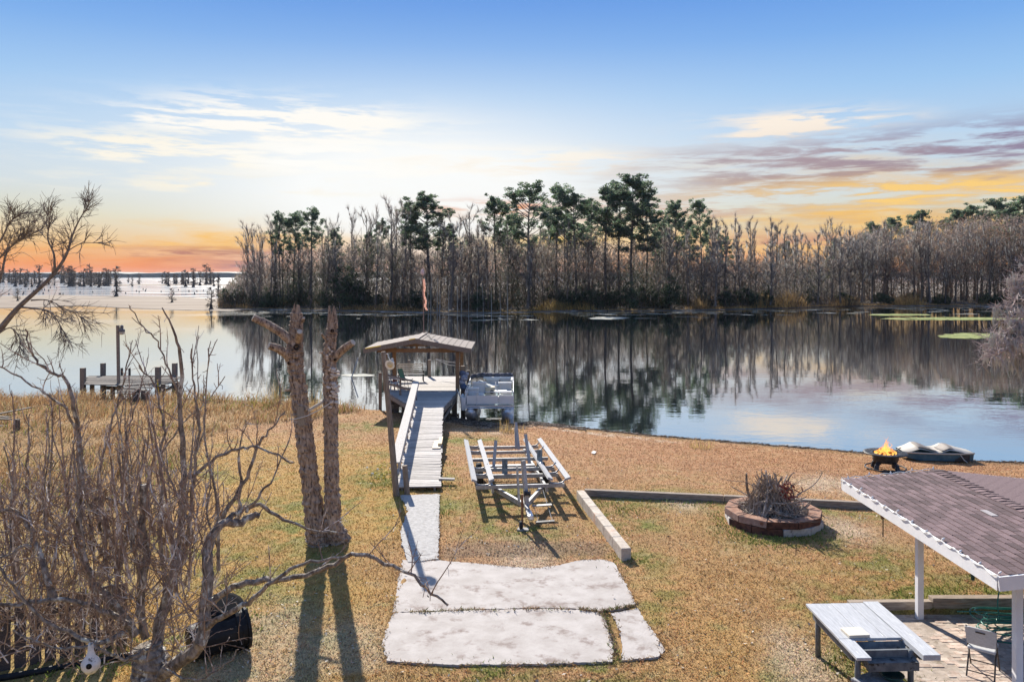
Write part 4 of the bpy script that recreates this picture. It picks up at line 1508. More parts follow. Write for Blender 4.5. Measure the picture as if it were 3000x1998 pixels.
# gourd bird house hung in the tree
gp = at(266, 1945, FT - .9)
r_ = .108
gd = thing('gourd_birdhouse', gp, 'white bottle-shaped gourd birdhouse hanging under the big leafless tree', 'birdhouse')
obj('gourd', Geo().lathe([(.001, -r_ * 1.0), (r_ * .55, -r_ * .88), (r_ * .95, -r_ * .35), (r_, .02), (r_ * .86, r_ * .5), (r_ * .5, r_ * .95), (r_ * .32, r_ * 1.5), (r_ * .29, r_ * 2.1), (r_ * .22, r_ * 2.35), (.001, r_ * 2.4)], 20, gp), mat('gourd_white', (.62, .6, .56), (.75, .73, .7), 12, c3=(.22, .2, .18), s3=14, t3=(.56, .66), rough=.7), gd, smooth=True)
obj('entry_hole', Geo().lathe([(.001, .0), (.03, 0), (.034, -.01)], 12, gp + np.array((.03, -r_ * .97, .02)), (.2, -1, .05)), mat('hole_black', (.01, .01, .01)), gd)
obj('wire', Geo().tube([gp + (0, 0, r_ * 2.3), gp + (.01, 0, .36), gp + (.0, .0, .5)], .004, 4), mat('wire_grey', (.2, .2, .2), rough=.5, metal=.8), gd)

# ---- leaning leafless tree entering from the left
LT = 24.0
m_dark = mat('dark_bark', (.13, .105, .09), (.26, .22, .19), 8, rough=.95)
b0 = at(-330, 1300, LT)
b0[2] = float(gz(b0[0], b0[1])) - .05
root = thing('leaning_tree', b0, 'dark leafless tree leaning in from the left edge over the water', 'tree')
obj('trunk', Geo().tube(smooth_line([b0, at(-250, 1150, LT), at(-120, 1040, LT), at(0, 965, LT)]), np.linspace(.2, .10, 13), 9, wob=.03), m_dark, root)
for pts, r0, r1, nsh in [
    ([(0, 965, 0), (50, 905, 0), (110, 850, 0), (160, 800, .1), (195, 745, .2), (212, 690, .3), (235, 640, .3), (262, 600, .3)], .14, .015, 34),
    ([(160, 800, .1), (158, 745, .0), (140, 700, 0), (145, 650, 0), (135, 620, 0)], .06, .012, 20),
    ([(200, 735, .2), (235, 715, .3), (280, 712, .3), (318, 718, .3)], .03, .008, 8),
    ([(60, 900, 0), (110, 905, -.3), (150, 915, -.4), (180, 960, -.5), (200, 1000, -.6)], .05, .01, 24),
    ([(90, 880, 0), (140, 880, .2), (190, 905, .4), (240, 930, .5)], .04, .008, 22),
    ([(-40, 900, .3), (0, 820, .3), (20, 740, .3), (60, 700, .3), (110, 680, .3)], .08, .012, 26),
    ([(-40, 800, .6), (0, 755, .6), (40, 715, .6), (75, 690, .6), (90, 640, .6)], .06, .012, 24),
    ([(-30, 760, .6), (10, 690, .6), (30, 650, .6), (70, 625, .5)], .06, .012, 22),
    ([(-20, 990, -.2), (30, 960, -.3), (60, 1000, -.4), (40, 1040, -.5)], .04, .01, 16),
    ([(-60, 1000, .2), (-20, 880, .3), (-40, 800, .5), (-30, 740, .6)], .1, .05, 8),
]:
    L = smooth_line([at(px, py, LT + dy) for px, py, dy in pts])
    lim = obj('limb', Geo().tube(L, .72 * (r0 + (r1 - r0) * np.linspace(0, 1, len(L)) ** .7), 6), m_dark, root)
    tw = Geo()
    droop = pts[-1][1] > 880
    for _ in range(nsh):
        t = RNG.uniform(.25, 1)
        s = pt(L, t)
        ax = unit(pt(L, min(1, t + .08)) - pt(L, max(0, t - .08)))
        d = unit(ax * .7 + RNG.standard_normal(3) * .55 + np.array((.1, 0, -.25 if droop else .45)))
        b = bough(s, d, RNG.uniform(.3, 1.0 if droop else .6), 6, .13, -.05 if droop else .05)
        tw.tube(b, np.linspace(.011, .005, 6), 4, cap=False)
        for _ in range(7):
            e = pt(b, RNG.uniform(.2, 1))
            q = bough(e, unit(b[-1] - b[0]) + RNG.standard_normal(3) * .6, RNG.uniform(.15, .55), 4, .15)
            tw.tube(q, np.linspace(.008, .004, 4), 3, cap=False)
    tag(obj('shoots', tw, m_dark, lim), kind='stuff')

# ---- drooping mossy limb entering from the right
RT = 27.0
b0 = at(3330, 1330, RT)
b0[2] = float(gz(b0[0], b0[1])) - .05
root = thing('mossy_tree', b0, 'pale leafless tree hung with grey moss reaching in from the right edge', 'tree')
m_pale = mat('pale_twigs', (.40, .33, .31), (.58, .5, .47), 5, rough=.9)
obj('trunk', Geo().tube(smooth_line([b0, at(3310, 1000, RT), at(3280, 750, RT), at(3260, 500, RT)]), np.linspace(.3, .12, 13), 10, wob=.03), m_limb, root)
for pts in [[(3300, 980, 0), (3180, 900, 0), (3080, 905, 0), (3000, 945, 0), (2930, 985, 0)], [(3290, 900, .3), (3150, 850, .3), (3050, 880, .3), (2970, 950, .2), (2905, 1010, .1)], [(3300, 1010, -.3), (3150, 960, -.3), (3050, 985, -.3), (2960, 1020, -.3), (2900, 1045, -.3)],
            [(3280, 800, .3), (3150, 790, .4), (3060, 820, .4), (2990, 860, .4), (2950, 930, .4)], [(3300, 1020, 0), (3140, 1000, .2), (3040, 1010, .2), (2960, 1050, .2)], [(3280, 760, .6), (3120, 750, .6), (3040, 790, .6), (2985, 830, .6)]]:
    L = smooth_line([at(px, py, RT + dy) for px, py, dy in pts])
    lim = obj('limb', Geo().tube(L, np.linspace(.07, .012, len(L)), 6), m_pale, root)
    tw, mo = Geo(), Geo()
    for _ in range(62):
        s = pt(L, RNG.uniform(.35, 1))
        d = unit((-.6 + RNG.standard_normal() * .5, RNG.standard_normal() * .5, RNG.standard_normal() * .35))
        b = bough(s, d, RNG.uniform(.3, .8), 5, .2, -.06)
        tw.tube(b, np.linspace(.013, .006, 5), 3, cap=False)
        for _ in range(5):
            e = pt(b, RNG.uniform(.1, 1))
            tw.tube(bough(e, unit(b[-1] - b[0]) + RNG.standard_normal(3) * .7, RNG.uniform(.12, .4), 4, .2), np.linspace(.008, .005, 4), 3, cap=False)
        if RNG.random() < .5:
            e = pt(b, RNG.uniform(.3, 1))
            hl = RNG.uniform(.15, .7)
            for _ in range(6):
                q = e + RNG.standard_normal(3) * .05
                mo.tube(bough(q, (0, 0, -1), hl * RNG.uniform(.4, 1), 5, .12), np.array([.012, .022, .02, .013, .003]) * RNG.uniform(.6, 1.4), 4, cap=False)
    tag(obj('shoots', tw, m_pale, lim), kind='stuff')
    tag(obj('moss', mo, m_moss, lim), kind='stuff')

# ================================================================== PAVING
m_conc = mat('pale_concrete', (.345, .31, .285), (.435, .40, .375), 2.6, rough=.9, bump=.008, bscale=26, c3=(.215, .17, .15), s3=2.1, t3=(.52, .70), detail=9.0)
m_conc2 = mat('rough_concrete', (.30, .29, .28), (.43, .415, .40), 9, rough=.95, bump=.02, bscale=14, c3=(.30, .28, .26), s3=5, t3=(.58, .7))


def ragged(poly, step=.12, amp=.03):
    out = []
    n = len(poly)
    for i in range(n):
        a, b = np.array(poly[i]), np.array(poly[(i + 1) % n])
        m_ = max(1, int(np.linalg.norm(b - a) / step))
        for j in range(m_):
            out.append(a + (b - a) * j / m_ + RNG.standard_normal(2) * amp)
    return out


def split_pad():
    g = lambda px, py: np.array(gnd(px, py)[:2])
    mid = [g(1150, 1794), g(1300, 1790), g(1400, 1787), g(1500, 1785), g(1600, 1783), g(1700, 1786), g(1755, 1793)]
    crack_l = [g(1762, 1797), g(1780, 1815), g(1795, 1850), g(1803, 1890), g(1800, 1938)]
    crack_r = [g(1822, 1935), g(1822, 1890), g(1814, 1850), g(1800, 1815), g(1788, 1797)]
    joint = [g(1790, 1790), g(1825, 1783), g(1862, 1774)]
    top = [p for p, (px, py) in zip(PADP, PAD_PX) if py < 1780]
    up_right = [p for p, (px, py) in zip(PADP, PAD_PX) if px > 1500 and py < 1780]
    up_left = [p for p, (px, py) in zip(PADP, PAD_PX) if px < 1500 and py < 1780]
    return mid, crack_l, crack_r, joint


PAD_PX = [(1180, 1640), (1290, 1642), (1330, 1645), (1420, 1652), (1500, 1660), (1570, 1664), (1640, 1655), (1700, 1640), (1770, 1638), (1800, 1650), (1822, 1690), (1850, 1740), (1870, 1790), (1900, 1830), (1935, 1880), (1948, 1905), (1925, 1925),
          (1840, 1932), (1780, 1938), (1600, 1944), (1500, 1946), (1330, 1947), (1200, 1942), (1135, 1935), (1118, 1890), (1130, 1845), (1150, 1800), (1160, 1740), (1168, 1690)]
g2 = lambda px, py: np.array(gnd(px, py)[:2])
slab_a = [g2(*p) for p in [(1180, 1640), (1290, 1642), (1330, 1645), (1420, 1652), (1500, 1660), (1570, 1664), (1640, 1655), (1700, 1640), (1770, 1638), (1800, 1650), (1822, 1690), (1850, 1740), (1862, 1770), (1825, 1780), (1790, 1787), (1755, 1789), (1700, 1783), (1600, 1780), (1500, 1782), (1400, 1784), (1300, 1788), (1150, 1793), (1160, 1740), (1168, 1690)]]
slab_b = [g2(*p) for p in [(1150, 1796), (1300, 1791), (1400, 1787), (1500, 1785), (1600, 1783), (1700, 1787), (1752, 1794), (1772, 1812), (1788, 1850), (1796, 1890), (1795, 1936), (1780, 1938), (1600, 1944), (1500, 1946), (1330, 1947), (1200, 1942), (1135, 1935), (1118, 1890), (1130, 1845)]]
slab_c = [g2(*p) for p in [(1790, 1797), (1830, 1790), (1868, 1780), (1900, 1830), (1935, 1880), (1948, 1905), (1925, 1925), (1840, 1932), (1822, 1934), (1824, 1890), (1816, 1850), (1802, 1815)]]
ctr = np.mean(slab_b, 0)
pad = thing('concrete_pad', (*ctr, 1.0), None, None)
pad['kind'] = 'structure'
for s in (slab_a, slab_b, slab_c):
    obj('slab', Geo().prism(ragged(s, .06, .012), .86, 1.008 + random.uniform(-.004, .004)), m_conc, pad)
pth = tag(obj('concrete_path', Geo().prism(ragged(PATHP, .08, .014), .86, 1.018), m_conc2), kind='structure')
# weeds in the cracks
g = Geo()
for a, b, n in [((1290, 1790), (1760, 1788), 130), ((1770, 1796), (1810, 1935), 260), ((1770, 1792), (1868, 1775), 200), ((1700, 1786), (1780, 1795), 90), ((1235, 1793), (1250, 1795), 30)]:
    pa, pb = gnd(*a), gnd(*b)
    t = RNG.random(n)
    t = np.where(RNG.random(n) < .7, np.round(t * 9) / 9 + RNG.standard_normal(n) * .018, t)
    p = pa + (pb - pa) * t[:, None] + RNG.standard_normal((n, 3)) * np.array((.03, .035, 0))
    p[:, 2] = 1.02
    d = np.stack([RNG.standard_normal(n) * .7, RNG.standard_normal(n) * .7, np.ones(n) * .8], 1) * RNG.uniform(.02, .09, (n, 1))
    c = np.where((RNG.random(n) < .3)[:, None], (.13, .17, .04), (.22, .15, .10)) * RNG.uniform(.5, 1.4, (n, 1))
    g.blades(p, p + d, .025, None, c)
tag(obj('crack_weeds', g, m_blade), 'dry weeds growing in the cracks of the concrete pad', 'weeds', kind='stuff')

g = Geo()
for poly in (slab_a, slab_b, slab_c, PATHP):
    E = np.array(ragged(poly, .012, .0))
    n = len(E)
    p = np.stack([E[:, 0] + RNG.standard_normal(n) * .035, E[:, 1] + RNG.standard_normal(n) * .035, np.full(n, 1.0)], 1)
    p[:, 2] = np.maximum(1.0, yard_z(p[:, 0], p[:, 1]))
    edge_ok = fbm(p[:, 0] * 2.5, p[:, 1] * 2.5, 3) > .42
    p = p[edge_ok]
    n = len(p)
    d = np.stack([RNG.standard_normal(n), RNG.standard_normal(n), np.ones(n) * .7], 1) * RNG.uniform(.02, .07, (n, 1))
    c = lawn_colour(p[:, 0], p[:, 1]) * RNG.uniform(.5, 1.3, (n, 1))
    g.blades(p, p + d, .022, None, c)
tag(obj('edge_grass', g, m_blade), 'dry grass creeping over the edges of the concrete', 'grass', kind='stuff')

# ================================================================== DOCK
m_plank = mat('grey_planks', (.30, .275, .255), (.52, .49, .465), 5, stretch=(1, 14, 14), rough=.9, bump=.006, bscale=8, rnd=.22, c3=(.2, .175, .155), s3=1.2, t3=(.58, .75))
m_timber = mat('old_timber', (.15, .12, .095), (.28, .235, .195), 5, stretch=(10, 10, 1), rough=.95, bump=.01, rnd=.15)
m_brown = mat('brown_post', (.17, .10, .055), (.29, .18, .105), 6, stretch=(8, 8, 1), rough=.9, bump=.01, rnd=.1)
m_rail = mat('rail_timber', (.33, .30, .275), (.54, .51, .48), 5, stretch=(1, 12, 12), rough=.9, rnd=.1)
m_pile = mat('dark_pile', (.055, .045, .038), (.14, .115, .095), 5, stretch=(6, 6, 1), rough=.9, rnd=.2)

WA, WB = np.array((-2.88, 24.5, 1.10)), np.array((-3.97, 38.0, 1.27))     # centre line of the walkway
ax = unit(WB - WA)
sd = unit(np.cross(ax, (0, 0, 1)))
WW = 1.36
dock = thing('dock', (*WA[:2], 1.0), 'weathered plank dock with a left handrail leading to a wider deck over the water', 'dock')
n = 64
for i in range(n):
    t = (i + .5) / n
    c = WA + (WB - WA) * t
    jl, jr = random.uniform(-.03, .03), random.uniform(-.03, .03)
    plank('plank', c - sd * (WW / 2 + jl) + (0, 0, random.uniform(-.008, .008)), c + sd * (WW / 2 + jr) + (0, 0, random.uniform(-.008, .008)), .188, .04, m_plank, dock, roll=random.uniform(-.03, .03))
# one loose plank sticks out on the right near the land end
c = WA + ax * .75
plank('plank', c + sd * .62 + (0, 0, .05), c + sd * 1.12 + (0, -.03, .03), .17, .05, m_plank, dock)
for s in (-.5, .5):
    plank('joist', WA + sd * s - (0, 0, .12), WB + sd * s - (0, 0, .12), .07, .18, m_timber, dock)
for t in (.18, .38, .58, .78, .97):
    for s in (-.5, .5):
        p = WA + (WB - WA) * t + sd * s
        plank('pile', (p[0], p[1], float(gz(p[0], p[1])) - .3), (p[0], p[1], p[2] - .03), .14, .14, m_pile, dock)
# deck: flared front then the rectangle
DZ = 1.27
fl, fr = WB - sd * WW / 2, WB + sd * WW / 2
dl, dr = np.array((-6.8, 43.3, DZ)), np.array((-3.0, 43.3, DZ))
bl, br = np.array((-7.45, 50.0, DZ)), np.array((-3.35, 50.0, DZ))
for i in range(26):
    t = (i + .5) / 26
    a, b = fl + (dl - fl) * t, fr + (dr - fr) * t
    plank('plank', a + (random.uniform(-.03, .03), 0, random.uniform(-.006, .006)), b + (random.uniform(-.03, .03), 0, random.uniform(-.006, .006)), .2, .04, m_plank, dock)
for i in range(32):
    t = (i + .5) / 32
    a, b = dl + (bl - dl) * t, dr + (br - dr) * t
    plank('plank', a + (random.uniform(-.04, .04), 0, random.uniform(-.006, .006)), b + (random.uniform(-.04, .04), 0, random.uniform(-.006, .006)), .2, .04, m_plank, dock)
for a, b in ((fl, dl), (fr, dr), (dl, bl), (dr, br), (dl, dr), (bl, br)):
    o_ = np.array((0, 0, -.14))
    plank('rim_beam', a + o_, b + o_, .08, .2, m_timber, dock)
for p in [dl + (.15, .2, 0), dr + (-.15, .2, 0), (dl + dr) / 2, bl + (.2, -.3, 0), br + (-.2, -.3, 0), (bl + br) / 2, (dl + bl) / 2 + (.2, 0, 0), (dr + br) / 2 + (-.2, 0, 0), (fl + dl) / 2 + (.2, .2, 0), (fr + dr) / 2 + (-.2, .2, 0), dl + (.5, .15, 0), dr + (-.5, .15, 0), dl + (1.0, 1.2, 0)]:
    plank('pile', (p[0], p[1], -1.2), (p[0], p[1], DZ - .04), .24, .24, m_pile, dock)
for a, b in [(dl + (.15, .1, -.9), dl + (1.6, .1, -.3)), (dl + (1.6, .1, -.9), dl + (.15, .1, -.4)), (dr + (-.1, .1, -.95), dr + (-1.4, .1, -.35)), (dl + (.1, .1, -.75), dl + (1.9, .1, -.75)), (dr + (-.1, .1, -.8), dr + (-1.0, .1, -.8)), (fr + (0, 0, -.55), dr + (0, 0, -.35))]:
    plank('brace', a, b, .05, .13, m_timber, dock)
# handrail along the left side
ra = WA - sd * (WW / 2 + .04)
rb = WB - sd * (WW / 2 + .04) + ax * 2.6
rail_z = .78
plank('handrail', ra + (0, 0, rail_z - .02), rb + (0, 0, .9), .30, .05, m_rail, dock)
plank('handrail_edge', ra + sd * .13 + (0, 0, rail_z - .12), rb + sd * .13 + (0, 0, .8), .05, .13, m_rail, dock)
plank('mid_rail', ra + sd * .06 + (0, 0, rail_z - .45), rb + sd * .06 + (0, 0, .42), .05, .11, m_rail, dock)
for i in range(8):
    t = i / 7
    p = ra + (rb - ra) * t
    plank('rail_post', (p[0], p[1], p[2] - .25), (p[0], p[1], p[2] + rail_z - .06 + .12 * t), .10, .10, m_timber, dock)
cl = rb + (0, 0, 0)
c2 = np.array((-6.9, 43.6, DZ))
plank('deck_rail', cl + (0, 0, .9), c2 + (0, 0, .92), .12, .06, m_timber, dock)
plank('deck_rail', cl + (0, 0, .42), c2 + (0, 0, .45), .05, .12, m_timber, dock)
for t in (0, .5, 1):
    p = cl + (c2 - cl) * t
    plank('rail_post', (p[0], p[1], p[2] - .2), (p[0], p[1], p[2] + .93), .1, .1, m_timber, dock)
# mooring piles standing up round the deck
for px, pt_, pb, Y, w in [(1114, 1092, 1204, 45.2, .16), (1258, 1054, 1106, 49.7, .19), (1199, 1055, 1078, 51.5, .17), (1357, 1072, 1125, 46.0, .26), (1372, 1085, 1130, 47.2, .2)]:
    a = at(px, pt_, Y)
    plank('mooring_pile', (a[0], a[1], -1.0), a, w, w, m_timber, dock)

# loose boards on the walkway
lb = WA + ax * 5.5 + sd * .52
tag(plank('loose_board', lb + (0, -.55, .04), lb + (-.03, .75, .06), .30, .04, mat('new_board', (.55, .46, .34), (.66, .57, .44), 5, stretch=(1, 12, 12)), None), 'pale loose board lying flat on the right edge of the dock walkway', 'board')
tag(plank('loose_board', lb + (.1, -.2, .11), lb + (.05, .95, .13), .14, .09, mat('new_block', (.60, .46, .27), (.70, .57, .38), 5, stretch=(1, 12, 12)), None), 'yellowish timber block lying on top of the pale loose board', 'board')

# ---- roof over the deck
shel = thing('dock_roof', (-5.1, 46.5, DZ), 'low gabled roof on brown posts over the dock deck', 'boathouse roof')
EZ, AZ_ = 3.62, 4.16
XL, XR, XA = -8.02, -2.22, -5.2
Y0, Y1 = 43.0, 47.7
m_roofp = mat('roof_planks', (.14, .112, .10), (.22, .185, .17), 3, stretch=(9, 1, 9), rough=.9, rnd=.12, bump=.006)
for side, xe in ((-1, XL), (1, XR)):
    nrow = 9
    for i in range(nrow):
        t0, t1 = i / nrow, (i + 1) / nrow
        x0, x1 = xe + (XA - xe) * t0, xe + (XA - xe) * t1
        z0, z1 = EZ + (AZ_ - EZ) * t0, EZ + (AZ_ - EZ) * t1
        g = Geo()
        for j in range(1):
            v = [(x0, Y0, z0 + .03), (x0, Y1, z0 + .03), (x1, Y1, z1 + .012), (x1, Y0, z1 + .012)]
            lo = [(p[0], p[1], p[2] - .03) for p in v]
            f = [(0, 1, 2, 3), (7, 6, 5, 4), (0, 4, 5, 1), (1, 5, 6, 2), (2, 6, 7, 3), (3, 7, 4, 0)]
            g.add(v + lo, f)
        obj('shingle_course', g, m_roofp, shel)
    for yy, mm in ((Y0 - .03, m_timber), (Y1 + .03, m_timber)):
        plank('rake_board', (xe, yy, EZ - .08), (XA, yy, AZ_ - .08), .05, .26, mm, shel)
    plank('fascia', (xe - side * -.0, Y0, EZ - .07), (xe, Y1, EZ - .07), .05, .2, m_timber, shel)
plank('ridge_cap', (XA, Y0 - .05, AZ_ + .035), (XA, Y1, AZ_ + .035), .3, .03, m_roofp, shel)
m_yel = mat('bright_yellow', (.78, .50, .03), (.85, .62, .08), 6, rough=.6)
plank('yellow_strip', (XL + .12, Y0 - .062, EZ + .06), (XL + .95, Y0 - .062, EZ + .205), .015, .06, m_yel, shel)  # thin bright yellow strips on the left front edge of the roof
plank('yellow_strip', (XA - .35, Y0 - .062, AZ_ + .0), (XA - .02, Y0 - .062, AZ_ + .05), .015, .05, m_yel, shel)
for y_ in (43.5, 47.3):
    plank('tie_beam', (-7.35, y_, 3.52), (-2.75, y_, 3.52), .10, .2, m_brown, shel)
    plank('king_post', (XA, y_, 3.6), (XA, y_, 4.02), .14, .12, m_brown, shel)
    for s in (-1, 1):
        plank('rafter', (XA, y_ + .12, 4.03), (XA + s * 2.6, y_ + .12, 3.56), .07, .13, m_brown, shel)
for x_, y_ in ((-6.98, 43.9), (-2.98, 43.55), (-6.98, 47.3), (-2.98, 47.3)):
    plank('post', (x_, y_, DZ), (x_, y_, 3.44), .2, .2, m_brown, shel)
for x_ in (-6.98, -2.98):
    plank('plate_beam', (x_, 43.2, 3.40), (x_, 47.6, 3.40), .12, .16, m_brown, shel)

# mast with a torn streamer
mb = np.array((-5.25, 47.4, 4.2))
mast = thing('flag_mast', mb, 'thin mast with a torn orange streamer rising from the dock roof', 'mast')
obj('pole', Geo().tube([mb, mb + (-.03, 0, 2.0), mb + (-.08, 0, 3.62)], [.03, .024, .018], 7), mat('rusty_pole', (.28, .17, .12), (.4, .28, .22), 9, rough=.7), mast)
obj('finial', Geo().lathe([(.001, -.12), (.09, -.08), (.12, .02), (.10, .12), (.05, .22), (.001, .26)], 10, mb + (-.08, 0, 3.55)), mat('faded_pink', (.62, .42, .40), (.75, .6, .57), 10), mast)
g = Geo()
P = smooth_line([mb + (-.02, -.05, 3.2), mb + (.05, -.1, 2.7), mb + (.0, -.12, 2.3), mb + (.12, -.1, 1.9), mb + (.08, -.12, 1.6), mb + (.18, -.08, 1.35)], 5)
for s in (0, 1):
    W = .015 + .035 * np.abs(np.sin(np.arange(len(P)) * 1.3 + s))
    off = np.array((.03 * s, .02 * s, 0))
    v = np.concatenate([P - np.array((1, .3, 0)) * W[:, None] + off, P + np.array((1, .3, 0)) * W[:, None] + off])
    k = len(P)
    g.add(v, [(i, i + 1, k + i + 1, k + i) for i in range(k - 1)])
obj('streamer', g, mat('orange_cloth', (.70, .34, .24), (.8, .55, .46), 9, rough=.9, trans=.4), mast)
obj('guy_wire', Geo().tube([mb + (0, 0, .3), mb + (.5, -2.0, .02), mb + (.85, -3.6, -.12)], .015, 4), mat('cable', (.04, .04, .04)), mast)

# ---- bench and chairs on the deck
m_black = mat('black_iron', (.025, .025, .028), (.05, .05, .055), 12, rough=.5)
m_slat = mat('bench_slats', (.52, .47, .41), (.66, .61, .55), 6, stretch=(1, 10, 10), rough=.8, rnd=.1)


def frame_of(loc, yaw):
    c, s = math.cos(yaw), math.sin(yaw)
    L = np.array(loc, float)
    return lambda x, y, z: L + np.array((c * x - s * y, s * x + c * y, z))


bp = np.array((-6.05, 47.6, DZ + .03))
bench = thing('park_bench', bp, 'slatted park bench with black iron ends on the dock deck', 'bench')
T = frame_of(bp, R(10))
for k in range(5):
    plank('back_slat', T(-.78, .28 + k * .025, .52 + k * .115), T(.78, .28 + k * .025, .52 + k * .115), .025, .06, m_slat, bench)
for k in range(4):
    plank('seat_slat', T(-.78, -.22 + k * .13, .44), T(.78, -.22 + k * .13, .44), .1, .025, m_slat, bench)
for s in (-.74, .74):
    g = Geo()
    g.tube([T(s, .36, 0), T(s, .27, .42), T(s, .39, .96)], .028, 6).tube([T(s, -.26, 0), T(s, -.24, .42), T(s, .27, .42)], .028, 6).tube([T(s, -.26, .42), T(s, -.26, .64), T(s, .3, .66)], .025, 6)
    obj('end_frame', g, m_black, bench)


def arm_chair(name, loc, yaw, seat_m, frame_m, label, back_m=None, plastic=True):
    r = thing(name, loc, label, 'chair')
    T = frame_of(loc, yaw)
    if plastic:
        g = Geo()
        for k in range(5):
            a = -.2 + .1 * k
            g.beam(T(a, .26, .42), T(a * 1.1, .38, .84), .06, .02, T(0, 1, 0) - T(0, 0, 0))
        g.beam(T(-.27, .38, .86), T(.27, .38, .86), .03, .07).beam(T(-.25, .26, .43), T(.25, .26, .43), .03, .06)
        obj('backrest', g, back_m or seat_m, r)
        st_ = obj('seat', Geo().box((-.25, -.25, -.02), (.25, .27, .02)), seat_m, r)
        st_.matrix_basis = Matrix.Translation(Vector(T(0, 0, .42))) @ Matrix.Rotation(yaw, 4, 'Z')
        for s in (-1, 1):
            obj('arm', Geo().beam(T(s * .29, -.24, .63), T(s * .28, .36, .68), .06, .03).beam(T(s * .28, -.23, .42), T(s * .29, -.24, .63), .05, .04), seat_m, r)
            for q in (-1, 1):
                obj('leg', Geo().beam(T(s * .24, q * .23, .42), T(s * .29, q * .29, 0), .05, .04), frame_m, r)
    else:
        P = smooth_line([T(0, .42, .95), T(0, .33, .7), T(0, .2, .42), T(0, -.1, .38), T(0, -.28, .42)], 4)
        g = Geo()
        side = T(1, 0, 0) - T(0, 0, 0)
        for i in range(0, len(P) - 1):
            g.beam(P[i] - side * .25, P[i] + side * .25, .11, .012, unit(np.cross(P[i + 1] - P[i], side)))
        obj('sling', g, seat_m, r)
        for s in (-.27, .27):
            obj('side_frame', Geo().tube(P + side * s, .018, 6), frame_m, r)
            for q in (-.2, .22):
                obj('leg', Geo().tube([T(s, q, .4), T(s, q * 1.3, 0)], .016, 6), frame_m, r)
    return r


m_wplastic = mat('white_plastic', (.70, .68, .65), (.8, .78, .75), 6, rough=.5)
m_green = mat('green_sling', (.08, .19, .15), (.14, .27, .21), 9, rough=.8)
m_red = mat('dark_red_plastic', (.20, .035, .03), (.28, .06, .05), 8, rough=.6)
arm_chair('plastic_chair', (-6.42, 43.95, DZ + .02), R(100), m_wplastic, m_wplastic, 'white plastic armchair on the dock nearest the land')
arm_chair('plastic_chair', (-6.72, 44.35, DZ + .02), R(80), m_red, m_red, 'dark red plastic chair behind the white one on the dock')
arm_chair('sling_chair', (-6.0, 45.3, DZ + .02), R(70), m_green, m_black, 'green fabric chair with thin black legs in front of the bench', plastic=False)
for k, (a, b) in enumerate([((-4.75, 49.6, 2.42), (-2.95, 47.25, 2.40)), ((-4.75, 49.6, 2.40), (-2.95, 47.25, 2.22))]):
    tag(obj('mooring_rope', Geo().tube([a, ((a[0] + b[0]) / 2, (a[1] + b[1]) / 2, min(a[2], b[2]) - .03), b], .018, 5), MATS['pale_rope']), ['upper', 'lower'][k] + ' pale rope from the far mooring pile to the right roof post', 'rope')
tag(obj('mooring_rope', Geo().tube(smooth_line([(-3.0, 43.4, 1.42), (-2.75, 43.1, .95), (-2.5, 42.6, .7), (-2.0, 42.0, .5)]), .03, 6), MATS['pale_rope']), 'thick pale rope from the dock corner down to the boat', 'rope')
# life vests hung on the right post
lv = np.array((-2.72, 43.7, 1.3))
vest = thing('life_vests', lv, 'bundle of blue life vests hanging by the right dock post', 'life vest')
m_vest = mat('faded_blue_vest', (.16, .18, .24), (.44, .45, .50), 9, rough=.9, bump=.02)
for k, (dx, dz, r) in enumerate([(0, .95, .19), (.1, .7, .21), (-.05, .48, .22), (.06, .22, .2), (.22, .9, .14)]):
    g = Geo().lathe([(.001, -r * .9), (r * .7, -r * .7), (r, -.1 * r), (r * .85, r * .6), (.001, r * .85)], 9, lv + (dx, random.uniform(-.1, .1), dz), (random.gauss(0, .3), random.gauss(0, .3), 1))
    obj('vest', g, m_vest if k % 3 else mat('dark_blue_vest', (.05, .07, .12), (.14, .17, .25), 8), vest, smooth=True)

# ---- light pole beside the walkway
pb = gnd(1163, 1452)
ptop = at(1123, 1030, pb[1])
pole = thing('lamp_pole', pb, 'tall leaning wooden pole with a round white yard light beside the dock', 'lamp pole')
obj('pole', Geo().tube([pb - (0, 0, .2), (pb + ptop) / 2, ptop], [.105, .09, .075], 10, wob=.02), m_timber, pole)
pl2 = pb + np.array((.3, .25, 0))
obj('short_post', Geo().tube([pl2 - (0, 0, .3), pl2 + (-.1, 0, .85)], [.085, .08], 8), m_timber, pole)
la = at(1143, 1068, pb[1] - .1)
ld = unit((-.25, -.9, -.3))
obj('lamp_arm', Geo().tube([at(1126, 1037, pb[1]), at(1136, 1037, pb[1]), at(1139, 1048, pb[1] - .02), la - ld * .12], .014, 6), mat('galvanized', (.5, .5, .5), (.62, .62, .62), 9, rough=.5, metal=.6), pole)
sh = obj('lamp_shade', Geo().lathe([(.05, -.16), (.07, -.15), (.09, -.05), (.14, 0), (.155, .03), (.15, .035), (.085, .012)], 20, la, ld), m_wplastic, pole, smooth=True)
obj('lens', Geo().lathe([(.09, .0), (.085, .03), (.05, .055), (.001, .065)], 18, la, ld), mat('amber_lens', (.55, .45, .27), (.66, .56, .37), 8, rough=.3), sh, smooth=True)
obj('sensor', Geo().lathe([(.001, -.06), (.045, -.05), (.05, .03), (.03, .06), (.001, .065)], 10, la - ld * .16 + np.array((0, 0, .06))), mat('grey_cap', (.3, .3, .3), (.42, .42, .42), 8), sh)

